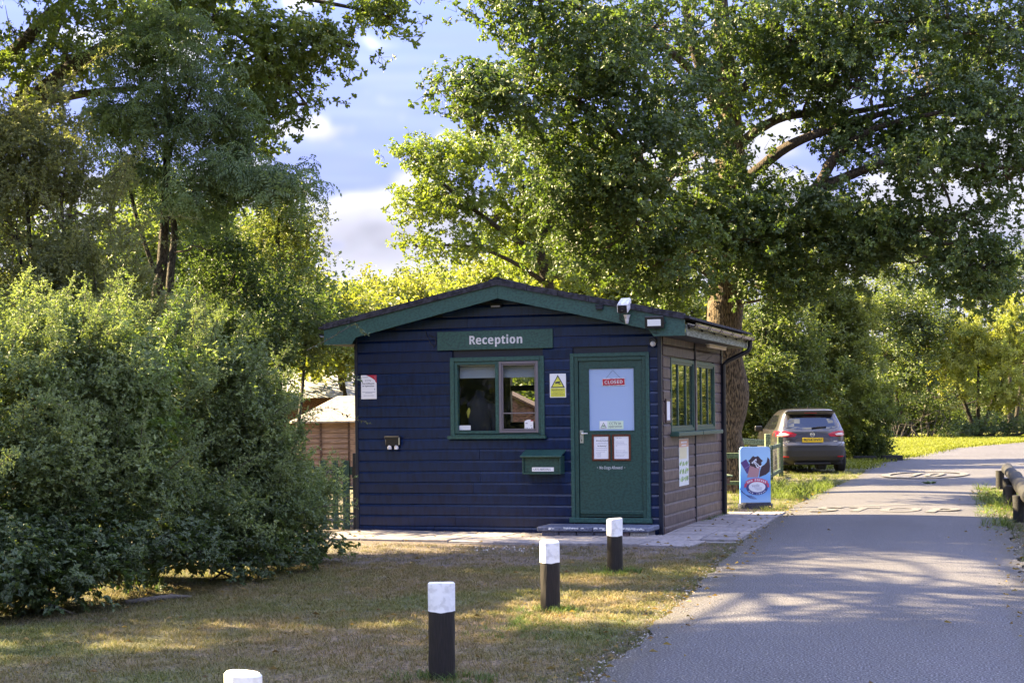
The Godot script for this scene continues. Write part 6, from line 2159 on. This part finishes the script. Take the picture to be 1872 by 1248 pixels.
func make_far_trees() -> void:
	var far := func(called: String, label: String, px: float, d: float, q: Array, a: Color, b: Color, leaf_kind := "far", size := 1.0, per := 5, spread := 0.5, cat := "tree", grp := "trees beyond the hut and the junction", thin := -0.28) -> void:
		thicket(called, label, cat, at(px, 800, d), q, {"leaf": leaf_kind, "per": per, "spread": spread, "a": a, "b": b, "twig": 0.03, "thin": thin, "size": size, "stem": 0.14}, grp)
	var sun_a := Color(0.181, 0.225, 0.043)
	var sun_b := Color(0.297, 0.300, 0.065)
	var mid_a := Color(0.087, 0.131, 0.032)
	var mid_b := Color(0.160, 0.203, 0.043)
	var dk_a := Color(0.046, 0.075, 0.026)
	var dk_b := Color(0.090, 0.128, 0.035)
	# left of and above the hut's roof
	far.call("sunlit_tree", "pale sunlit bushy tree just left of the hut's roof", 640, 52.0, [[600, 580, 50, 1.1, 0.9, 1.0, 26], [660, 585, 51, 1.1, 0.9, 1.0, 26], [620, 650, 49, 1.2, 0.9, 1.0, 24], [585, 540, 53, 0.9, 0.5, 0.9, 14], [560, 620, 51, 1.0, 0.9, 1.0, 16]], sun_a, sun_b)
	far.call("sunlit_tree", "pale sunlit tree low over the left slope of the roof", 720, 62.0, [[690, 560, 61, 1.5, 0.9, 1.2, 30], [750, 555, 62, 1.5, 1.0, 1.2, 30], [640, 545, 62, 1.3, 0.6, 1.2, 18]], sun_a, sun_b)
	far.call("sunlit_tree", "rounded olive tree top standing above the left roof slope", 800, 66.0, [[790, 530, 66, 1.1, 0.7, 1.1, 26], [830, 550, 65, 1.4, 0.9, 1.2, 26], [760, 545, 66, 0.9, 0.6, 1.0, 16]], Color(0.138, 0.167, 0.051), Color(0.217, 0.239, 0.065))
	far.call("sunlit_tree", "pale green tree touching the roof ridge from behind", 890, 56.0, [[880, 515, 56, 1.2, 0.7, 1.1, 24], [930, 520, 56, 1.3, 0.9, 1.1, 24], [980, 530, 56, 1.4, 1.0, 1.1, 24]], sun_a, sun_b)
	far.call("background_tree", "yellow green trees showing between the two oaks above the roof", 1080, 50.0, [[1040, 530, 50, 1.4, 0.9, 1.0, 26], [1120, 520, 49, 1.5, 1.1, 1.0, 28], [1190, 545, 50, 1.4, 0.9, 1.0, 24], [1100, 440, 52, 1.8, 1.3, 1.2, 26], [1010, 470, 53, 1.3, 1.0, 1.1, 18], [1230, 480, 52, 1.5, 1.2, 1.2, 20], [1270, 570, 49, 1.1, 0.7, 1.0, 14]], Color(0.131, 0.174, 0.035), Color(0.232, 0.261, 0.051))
	# behind the left bushes
	far.call("background_tree", "backlit tree glowing through gaps behind the ash", 330, 46.0, [[330, 440, 46, 1.6, 1.2, 1.2, 28], [250, 500, 45, 1.6, 1.2, 1.2, 26], [420, 440, 47, 1.4, 1.1, 1.2, 22], [340, 560, 44, 1.8, 1.2, 1.2, 24], [250, 380, 47, 1.4, 1.0, 1.2, 16]], Color(0.115, 0.165, 0.038), Color(0.19, 0.235, 0.055))
	far.call("background_tree", "backlit tree low behind the small airy birch", 490, 48.0, [[480, 480, 48, 1.3, 1.0, 1.0, 22], [540, 530, 48, 1.2, 0.9, 1.0, 22], [480, 570, 46, 1.6, 1.0, 1.0, 22]], Color(0.115, 0.165, 0.038), Color(0.19, 0.235, 0.055))
	far.call("background_tree", "dark tree behind the tall thicket at the left edge", 60, 44.0, [[60, 400, 44, 1.4, 1.2, 1.2, 16], [60, 500, 43, 1.8, 1.3, 1.4, 20], [170, 500, 43, 1.4, 1.0, 1.3, 16]], mid_a, mid_b)
	# right of the hut
	far.call("hazel_tree", "dark leafy hazel behind the oak trunk beside the car", 1400, 45.5, [[1400, 590, 45, 1.1, 1.2, 1.0, 32], [1380, 690, 44.5, 1.1, 1.0, 0.9, 30], [1420, 660, 45, 1.0, 1.2, 0.9, 30], [1375, 780, 45, 0.9, 0.8, 0.8, 22], [1440, 730, 46, 1.2, 0.7, 0.8, 22], [1330, 640, 46, 1.0, 1.2, 1.0, 22], [1345, 760, 45.5, 0.8, 0.8, 0.8, 16]], mid_a, mid_b, "hawthorn", 2.3, 7, 0.36, "tree", "")
	far.call("willow_tree", "tall feathery willow with sunlit right edge above the car", 1490, 51.0, [[1500, 445, 51, 0.7, 0.8, 0.7, 16], [1480, 530, 51, 1.0, 0.9, 0.9, 24], [1530, 590, 51, 0.9, 1.0, 0.9, 24], [1470, 630, 50.5, 1.2, 1.0, 0.9, 25], [1560, 660, 50.5, 0.75, 0.9, 0.8, 21], [1500, 720, 50, 1.3, 0.9, 0.9, 25], [1570, 750, 50, 0.85, 0.8, 0.8, 21], [1430, 540, 51, 0.8, 0.9, 0.8, 16], [1560, 560, 51.5, 0.4, 0.7, 0.5, 9]], Color(0.123, 0.167, 0.038), Color(0.239, 0.268, 0.058), "willow", 1.4, 5, 0.32, "tree", "", -0.2)
	far.call("leafy_mound", "low leafy mound at the grass edge right of the car", 1585, 51.5, [[1575, 800, 51, 0.75, 0.7, 0.7, 24], [1600, 828, 51, 0.5, 0.3, 0.5, 14], [1560, 835, 51, 0.5, 0.3, 0.5, 12]], mid_a, mid_b, "hawthorn", 2.0, 6, 0.25, "bush", "")
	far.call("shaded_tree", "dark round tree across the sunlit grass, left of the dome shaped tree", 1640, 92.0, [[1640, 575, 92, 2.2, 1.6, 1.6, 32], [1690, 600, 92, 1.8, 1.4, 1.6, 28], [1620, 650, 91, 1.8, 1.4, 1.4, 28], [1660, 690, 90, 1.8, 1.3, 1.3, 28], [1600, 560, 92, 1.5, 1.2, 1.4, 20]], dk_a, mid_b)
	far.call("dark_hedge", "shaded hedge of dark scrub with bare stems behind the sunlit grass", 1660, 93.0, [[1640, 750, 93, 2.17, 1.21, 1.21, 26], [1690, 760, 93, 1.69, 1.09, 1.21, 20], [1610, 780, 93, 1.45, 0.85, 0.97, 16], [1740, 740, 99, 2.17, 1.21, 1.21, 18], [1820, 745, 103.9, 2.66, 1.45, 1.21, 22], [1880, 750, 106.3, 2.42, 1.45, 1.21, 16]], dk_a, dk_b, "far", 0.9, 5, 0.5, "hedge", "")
	far.call("dome_tree", "dome shaped tree in bright yellow green sun at the right edge", 1782, 93.0, [[1790, 640, 93, 2.56, 1.86, 1.86, 37], [1725, 660, 93, 1.51, 1.40, 1.51, 25], [1860, 640, 93, 2.33, 1.98, 1.86, 33], [1760, 590, 93, 1.40, 0.81, 1.28, 18], [1870, 590, 93, 1.63, 0.93, 1.40, 18], [1745, 720, 91.8, 1.40, 0.81, 1.16, 16], [1830, 715, 91.8, 1.86, 0.81, 1.16, 19], [1930, 660, 93, 1.86, 1.86, 1.63, 19]], Color(0.29, 0.335, 0.07), Color(0.40, 0.41, 0.105), "willow", 2.0, 5, 0.5, "tree", "", -0.12)  # leaf colour raised to stand in for sun on the crown
	far.call("bramble_mound", "low dark bramble bank under the dome shaped tree", 1800, 90.0, [[1760, 790, 90, 1.52, 0.53, 0.82, 22], [1830, 785, 90, 2.10, 0.70, 0.94, 26], [1900, 785, 90, 1.75, 0.82, 0.94, 18]], dk_a, mid_a, "far", 0.7, 5, 0.35, "bramble", "")
	far.call("tall_tree", "tall pale tree in the distance below the oak's lowest branches", 1700, 100.0, [[1700, 450, 100, 2.6, 1.8, 1.8, 34], [1620, 480, 98, 2.4, 1.8, 1.8, 30], [1750, 520, 100, 2.4, 1.6, 1.8, 28], [1660, 540, 97, 2.4, 1.5, 1.6, 24]], Color(0.116, 0.160, 0.058), Color(0.217, 0.254, 0.072))
	far.call("tall_tree", "tall distant tree at the right edge above the dome shaped tree", 1850, 102.0, [[1850, 500, 102, 2.6, 2.2, 1.8, 36], [1790, 520, 101, 2.2, 1.8, 1.8, 28], [1900, 540, 102, 2.4, 2.0, 1.8, 28]], Color(0.102, 0.145, 0.058), Color(0.174, 0.217, 0.072))
	far.call("background_tree", "sunlit tree off the right edge, nearer one, mirrored in the hut's side windows", 2350, 62.0, [[2300, 600, 62, 2.2, 2.0, 1.8, 26], [2420, 560, 62, 2.4, 2.2, 1.8, 26], [2340, 700, 61, 2.4, 1.4, 1.8, 24]], sun_a, sun_b)
	far.call("background_tree", "sunlit tree off the right edge, farther one, mirrored in the hut's side windows", 2180, 84.0, [[2120, 620, 84, 2.6, 2.2, 2.0, 26], [2230, 590, 84, 2.8, 2.4, 2.0, 28], [2180, 720, 83, 2.8, 1.5, 2.0, 24]], sun_a, sun_b)
	# bare stems under the dark hedge
	var st := thing("bare_stems", "tangle of bare grey stems at the foot of the dark hedge", "branches", Transform3D())
	var mb := MB.new()
	for i in 30:
		var f := at(rng.randf_range(1590, 1720), 800, rng.randf_range(90.0, 92.0))
		f.y = 0.0
		var m := f + Vector3(rng.randf_range(-0.8, 0.8), rng.randf_range(0.6, 1.3), rng.randf_range(-0.3, 0.3))
		mb.tube([f, m, m + Vector3(rng.randf_range(-1.2, 1.2), rng.randf_range(-0.3, 0.8), rng.randf_range(-0.3, 0.3))], [0.035, 0.025, 0.012], 5, false)
	obj("stems", mb, mat(0.07, 0.06, 0.05, 0.9), st)
	# the wood that closes the view all round
	var spots := []
	var cols := []
	if not sprigs.has("far"):
		sprigs["far"] = sprig("far")
	for i in 9000:
		var a := rng.randf_range(-0.62, 0.62)
		var d := rng.randf_range(118.0, 150.0)
		var h := 6.5 + 2.5 * noise.get_noise_1d(a * 60.0) + 1.5 * noise.get_noise_1d(a * 240.0)
		var s := rng.randf_range(2.2, 3.6)
		spots.append(Transform3D(Basis(rdir(), rng.randf() * TAU).scaled(Vector3(s, s, s)), Vector3(sin(a) * d, rng.randf() * h, -cos(a) * d)))
		cols.append(mid_a.lerp(mid_b, rng.randf()))
	for i in 9000:
		var a := rng.randf_range(0.75, TAU - 0.75)
		var d := rng.randf_range(36.0, 52.0)
		if absf(a - 3.0) > 1.6:
			d = rng.randf_range(46.0, 62.0)
		var h := 8.5 + 3.0 * noise.get_noise_1d(a * 60.0) + 1.5 * noise.get_noise_1d(a * 240.0)
		var s := rng.randf_range(1.4, 2.4)
		spots.append(Transform3D(Basis(rdir(), rng.randf() * TAU).scaled(Vector3(s, s, s)), Vector3(sin(a) * d, rng.randf() * h, -cos(a) * d)))
		cols.append(mid_a.lerp(mid_b, rng.randf()))
	scatter("far_wood", "far continuous wood closing the view behind everything", "wood", sprigs["far"], M.leaf, spots, cols)
	# trees just outside the view on the left, whose shade falls across the lawn
	make_shade_trees()

func make_shade_trees() -> void:
	var base := Vector3(-9.6, 0, -17.5)
	var stems := [[[base, 0.45], [base + Vector3(0.1, 4.0, 0), 0.36], [base + Vector3(0.3, 7.5, -0.5), 0.24], [base + Vector3(0.5, 11.0, -1.0), 0.08]]]
	var bl := []
	for i in 30:
		var a := i * 2.399963
		var r := 6.2 * sqrt((i + 0.5) / 30.0)
		var p := base + Vector3(1.0 + cos(a) * r * 0.95, 9.4 + rng.randf_range(-0.6, 1.6), -1.2 + sin(a) * r * 1.05)
		if p.y < 1.52 - p.z * 0.2576 + 1.3 and p.x > p.z * 0.317 - 1.2:
			continue
		if p.x < -11.6 and p.z < -15.0 and p.z > -22.4:
			continue
		bl.append([p, Vector3(1.3, 0.8, 1.3), 26])
	for q in [[-12.6, 9.8, -23.2], [-11.4, 10.2, -24.6], [-13.6, 9.6, -21.4], [-10.6, 10.6, -26.0], [-12.8, 9.4, -13.6], [-14.4, 9.8, -14.2], [-11.4, 9.2, -12.6], [-10.2, 9.4, -14.4], [-11.8, 9.6, -15.2], [-13.6, 9.5, -15.4], [-15.6, 9.7, -15.6], [-16.2, 9.6, -14.0], [-9.6, 9.3, -12.9]]:
		bl.append([Vector3(q[0], q[1], q[2]), Vector3(1.3, 0.8, 1.3), 26])
	plant("oak_tree", "broad oak beside the lawn, its trunk and crown outside the picture's left edge", "tree", base, stems, bl, {"leaf": "far", "per": 5, "spread": 0.40, "a": Color(0.09, 0.14, 0.034), "b": Color(0.15, 0.21, 0.045), "twig": 0.03, "thin": -0.22, "size": 0.8})

# the car's skin is a stack of plan outlines: at each height a rounded rectangle with its own tail, nose and half width
const CAR := [   # height, tail z, nose z, half width, corner power
	[0.24, -0.10, -4.10, 0.78, 6.0], [0.32, 0.00, -4.26, 0.85, 6.0], [0.42, 0.035, -4.34, 0.885, 6.5], [0.56, 0.045, -4.37, 0.90, 6.5], [0.68, 0.03, -4.37, 0.905, 6.5], [0.735, -0.005, -4.36, 0.905, 6.5],
	[0.76, -0.05, -4.35, 0.905, 6.0], [0.86, -0.065, -4.30, 0.905, 6.0], [0.96, -0.075, -4.16, 0.90, 6.0], [1.02, -0.10, -3.80, 0.885, 6.0], [1.06, -0.135, -3.35, 0.87, 6.0],
	[1.12, -0.20, -3.10, 0.835, 6.5], [1.22, -0.27, -2.86, 0.79, 7.0], [1.34, -0.36, -2.55, 0.735, 7.0], [1.44, -0.42, -2.24, 0.685, 7.0], [1.50, -0.38, -2.00, 0.645, 6.5], [1.545, -0.42, -1.85, 0.60, 6.0], [1.575, -0.62, -1.65, 0.50, 5.0], [1.59, -0.95, -1.35, 0.30, 4.0]]

func car_at(y: float) -> Array:
	for i in CAR.size() - 1:
		if y <= CAR[i + 1][0]:
			var t: float = clampf((y - CAR[i][0]) / (CAR[i + 1][0] - CAR[i][0]), 0, 1)
			var r := []
			for k in 5:
				r.append(lerpf(CAR[i][k], CAR[i + 1][k], t))
			return r
	return CAR[CAR.size() - 1]

func car_point(y: float, a: float, lift := 0.0) -> Vector3:   # a = 0 is straight back, +90 degrees is the car's right as seen from behind
	var s := car_at(y)
	var p: float = s[4]
	var half: float = (s[1] - s[2]) / 2
	var mid: float = (s[1] + s[2]) / 2
	var ca := cos(a)
	var sa := sin(a)
	var x: float = signf(sa) * pow(absf(sa), 2.0 / p) * s[3]
	var z: float = mid + signf(ca) * pow(absf(ca), 2.0 / p) * half
	var o := Vector3(x, 0, z - mid)
	o = Vector3(signf(o.x) * pow(absf(o.x / s[3]), p - 1.0) / s[3], 0.0, signf(o.z) * pow(absf(o.z / half), p - 1.0) / half).normalized()
	return Vector3(x, y, z) + o * lift

func car_rear(x: float, y: float, lift := 0.0) -> Vector3:   # the point of the tail at that x and height
	var s := car_at(y)
	var p: float = s[4]
	var half: float = (s[1] - s[2]) / 2
	var mid: float = (s[1] + s[2]) / 2
	var k := clampf(absf(x) / s[3], 0.0, 0.9995)
	return Vector3(x, y, mid + half * pow(1.0 - pow(k, p), 1.0 / p) + lift)

func rear_patch(mb: MB, rows: Array, lift: float, n := 10) -> void:   # rows of [height, left x, right x]
	for i in rows.size() - 1:
		var sub := 3
		for q in sub:
			var r0 := [lerpf(rows[i][0], rows[i + 1][0], q / float(sub)), lerpf(rows[i][1], rows[i + 1][1], q / float(sub)), lerpf(rows[i][2], rows[i + 1][2], q / float(sub))]
			var r1 := [lerpf(rows[i][0], rows[i + 1][0], (q + 1) / float(sub)), lerpf(rows[i][1], rows[i + 1][1], (q + 1) / float(sub)), lerpf(rows[i][2], rows[i + 1][2], (q + 1) / float(sub))]
			for k in n:
				var a := car_rear(lerpf(r0[1], r0[2], k / float(n)), r0[0], lift)
				var b := car_rear(lerpf(r0[1], r0[2], (k + 1) / float(n)), r0[0], lift)
				var c := car_rear(lerpf(r1[1], r1[2], (k + 1) / float(n)), r1[0], lift)
				var d := car_rear(lerpf(r1[1], r1[2], k / float(n)), r1[0], lift)
				mb.quad(a, b, c, d, Vector3(0, 0.2, 1))

func side_patch(mb: MB, rows: Array, s: float, lift: float, n := 12) -> void:   # rows of [height, z rear, z front] on the left (-1) or right (1) flank
	var P := func(y: float, z: float) -> Vector3:
		var c := car_at(y)
		var half: float = (c[1] - c[2]) / 2
		var mid: float = (c[1] + c[2]) / 2
		var k := clampf(absf(z - mid) / half, 0.0, 0.999)
		return Vector3(s * (c[3] * pow(1.0 - pow(k, c[4]), 1.0 / c[4]) + lift), y, z)
	for i in rows.size() - 1:
		for k in n:
			mb.quad(P.call(rows[i][0], lerpf(rows[i][1], rows[i][2], k / float(n))), P.call(rows[i][0], lerpf(rows[i][1], rows[i][2], (k + 1) / float(n))), P.call(rows[i + 1][0], lerpf(rows[i + 1][1], rows[i + 1][2], (k + 1) / float(n))), P.call(rows[i + 1][0], lerpf(rows[i + 1][1], rows[i + 1][2], k / float(n))), Vector3(s, 0.2, 0))

func make_car() -> void:
	var o := thing("parked_car", "grey crossover car parked beyond the fence, seen from behind", "car", Transform3D(Basis(Vector3.UP, -0.02).scaled(Vector3(1.0, 1.03, 1.0)), Vector3(7.46, 0, -40.0)))
	var paint := mat(0.055, 0.050, 0.054, 0.30, 0.5)
	paint.clearcoat_enabled = true
	paint.clearcoat = 0.8
	paint.clearcoat_roughness = 0.06
	var plastic := mat(0.022, 0.022, 0.026, 0.6)
	var dark_glass := mat(0.012, 0.013, 0.016, 0.03)
	dark_glass.metallic_specular = 0.9
	var build := func(y0: float, y1: float) -> MB:
		var mb := MB.new()
		var ys := []
		var y := y0
		while y < y1 - 0.0001:
			ys.append(y)
			y += 0.022
		ys.append(y1)
		var n := 112
		var ang := []
		for k in n + 1:   # crowd the steps at the rounded corners
			var t := TAU * k / n
			ang.append(t - 0.20 * sin(4.0 * t))
		for i in ys.size() - 1:
			for k in n:
				var a := car_point(ys[i], ang[k])
				var b := car_point(ys[i], ang[k + 1])
				var c := car_point(ys[i + 1], ang[k + 1])
				var d := car_point(ys[i + 1], ang[k])
				var na := car_norm(ys[i], ang[k])
				var nb := car_norm(ys[i], ang[k + 1])
				var nc := car_norm(ys[i + 1], ang[k + 1])
				var nd := car_norm(ys[i + 1], ang[k])
				mb.tri(a, b, c, na, nb, nc)
				mb.tri(a, c, d, na, nc, nd)
		return mb
	var body: MB = build.call(0.66, 1.59)
	for k in 40:
		var a := car_point(1.59, TAU * k / 40)
		var b := car_point(1.59, TAU * (k + 1) / 40)
		body.tri(a, b, Vector3(0, 1.592, -1.15), Vector3.UP, Vector3.UP, Vector3.UP)
	obj("body", body, paint, o)
	var bump: MB = build.call(0.24, 0.66)
	obj("bumper", bump, plastic, o)
	var und := MB.new()
	und.box(Vector3(0, 0.26, -2.1), Vector3(1.5, 0.10, 3.9), 0.02)
	obj("underbody", und, M.black_matt, o)
	# rear window with its spoiler lip and wiper
	var rw := MB.new()
	rear_patch(rw, [[1.075, -0.40, 0.40], [1.10, -0.60, 0.60], [1.15, -0.715, 0.715], [1.25, -0.70, 0.70], [1.36, -0.64, 0.64], [1.435, -0.59, 0.59]], 0.006)
	var win := obj("rear_window", rw, dark_glass, o)
	var wip := MB.new()
	wip.tube([car_rear(0.0, 1.10, 0.02), car_rear(0.16, 1.125, 0.025), car_rear(0.36, 1.135, 0.02)], [0.018, 0.014, 0.01], 6)
	wip.tube([car_rear(0.02, 1.108, 0.03), car_rear(0.36, 1.128, 0.03)], [0.014, 0.010], 6)
	obj("wiper", wip, M.black, win)
	var sp := MB.new()
	sp.prism(PackedVector2Array([Vector2(-0.63, 1.475), Vector2(0.63, 1.475), Vector2(0.56, 1.525), Vector2(-0.56, 1.525)]), -0.62, -0.30)
	obj("spoiler", sp, paint, o)
	var bl := MB.new()
	bl.box(Vector3(0, 1.468, -0.335), Vector3(0.30, 0.014, 0.05), 0.003)
	obj("brake_light", bl, M.red, o)
	# tail lights: red wedges wrapping the corners with a clear middle
	var redl := mat(0.36, 0.006, 0.018, 0.12)
	var clear := mat(0.62, 0.52, 0.52, 0.15)
	for s in [-1.0, 1.0]:
		var tl := MB.new()
		var rows := [[0.895, 0.44, 0.62], [0.905, 0.43, 0.888], [0.96, 0.385, 0.888], [1.005, 0.50, 0.872], [1.035, 0.66, 0.862]]
		var rr := []
		for r in rows:
			rr.append([r[0], s * r[1], s * r[2]])
		rear_patch(tl, rr, 0.012, 14)
		side_patch(tl, [[0.91, -0.10, -0.20], [0.96, -0.10, -0.32], [1.00, -0.12, -0.42], [1.03, -0.15, -0.30]], s, 0.010)
		var t := obj("tail_light", tl, redl, o)
		var cl := MB.new()
		var cr := []
		for r in [[0.925, 0.60, 0.85], [0.955, 0.56, 0.80], [0.985, 0.66, 0.82]]:
			cr.append([r[0], s * r[1], s * r[2]])
		rear_patch(cl, cr, 0.016, 8)
		obj("clear_lens", cl, clear, t)
		var rf := MB.new()
		var fr := []
		for r in [[0.40, 0.60, 0.78], [0.43, 0.60, 0.79]]:
			fr.append([r[0], s * r[1], s * r[2]])
		rear_patch(rf, fr, 0.008, 6)
		obj("reflector", rf, redl, o)
		var wh := MB.new()
		side_patch(wh, [[1.075, -0.72, -3.05], [1.16, -0.66, -2.85], [1.28, -0.72, -2.58], [1.42, -0.95, -2.20]], s, 0.006)
		obj("side_window", wh, dark_glass, o)
		var mr := MB.new()
		mr.box(Vector3(s * 0.98, 1.08, -2.75), Vector3(0.20, 0.14, 0.10), 0.03)
		obj("door_mirror", mr, M.black, o)
		for z in [-0.80, -3.42]:
			var w := MB.new()
			w.xf = Transform3D(Basis(Vector3.BACK, PI / 2), Vector3(s * 0.80, 0.345, z))
			w.lathe([[0.0, -0.11], [0.24, -0.11], [0.31, -0.105], [0.345, -0.08], [0.350, 0.0], [0.345, 0.08], [0.31, 0.105], [0.24, 0.11], [0.0, 0.11]], 28)
			var wo := obj("wheel", w, mat(0.018, 0.018, 0.02, 0.85), o)
			var rm := MB.new()
			rm.xf = w.xf
			rm.lathe([[0.23, s * -0.112], [0.20, s * -0.118], [0.0, s * -0.122]], 20)
			obj("rim", rm, mat(0.3, 0.3, 0.32, 0.3, 0.8), wo)
	var seam := MB.new()
	for s in [-1.0, 1.0]:
		var pr: Vector3
		for k in 14:
			var t := k / 13.0
			var x: float = s * (0.80 - 0.22 * pow(t, 3.0))
			var p := car_rear(x, 0.90 - 0.235 * t, 0.004)
			if k > 0:
				seam.beam(pr, p, 0.010, 0.010, 0)
			pr = p
	for k in 16:
		seam.beam(car_rear(lerpf(-0.58, 0.58, k / 16.0), 0.667, 0.004), car_rear(lerpf(-0.58, 0.58, (k + 1) / 16.0), 0.667, 0.004), 0.010, 0.010, 0)
	obj("tailgate_seam", seam, M.black, o)
	var rec := MB.new()
	rear_patch(rec, [[0.755, -0.40, 0.40], [0.80, -0.44, 0.44], [0.865, -0.36, 0.36]], 0.003, 10)
	obj("plate_recess", rec, mat(0.10, 0.09, 0.085, 0.4, 0.5), o)
	var pl := MB.new()
	var pc := car_rear(0, 0.815, 0.0)
	pl.box(pc + Vector3(0, 0, 0.03), Vector3(0.52, 0.111, 0.014), 0.004)
	var plo := obj("number_plate", pl, mat(0.70, 0.48, 0.02, 0.4), o)
	lettering("lettering", "BJ14 UVU", 0.43, 0.066, M.print_dark, plo, pc + Vector3(0, 0, 0.038), Basis(), true, 0.003)
	var em := MB.new()
	var ec := car_rear(0.0, 0.945, 0.012)
	for k in 24:
		var a0 := TAU * k / 24
		var a1 := TAU * (k + 1) / 24
		em.beam(ec + Vector3(cos(a0), sin(a0), 0) * 0.05, ec + Vector3(cos(a1), sin(a1), 0) * 0.05, 0.012, 0.012, 0)
	em.box(ec, Vector3(0.12, 0.020, 0.012), 0.003)
	obj("badge", em, M.steel, o)
	for x in [[-0.60, 0.13], [0.56, 0.10]]:
		var b := MB.new()
		b.box(car_rear(x[0], 0.785, 0.004), Vector3(x[1], 0.022, 0.006), 0)
		obj("badge", b, M.steel, o)
	var tow := MB.new()
	tow.box(Vector3(-0.02, 0.25, 0.0), Vector3(0.9, 0.05, 0.10), 0.01)
	tow.box(Vector3(0.22, 0.19, -0.25), Vector3(0.22, 0.14, 0.4), 0.03)
	obj("exhaust_box", tow, M.black_matt, o)
	var an := MB.new()
	an.tube([Vector3(0.0, 1.58, -0.75), Vector3(0.0, 1.64, -0.68)], [0.022, 0.006], 6)
	obj("aerial", an, M.black, o)

func car_norm(y: float, a: float) -> Vector3:
	var e := 0.012
	var dy := car_point(minf(y + e, 1.59), a) - car_point(maxf(y - e, 0.24), a)
	var da := car_point(y, a + 0.01) - car_point(y, a - 0.01)
	var g := da.cross(dy)
	var c := car_at(y)
	var o := car_point(y, a) - Vector3(0, y, (c[1] + c[2]) / 2)
	if g.length() < 1e-9:
		return o.normalized()
	g = g.normalized()
	return g if g.dot(o) > 0.0 else -g
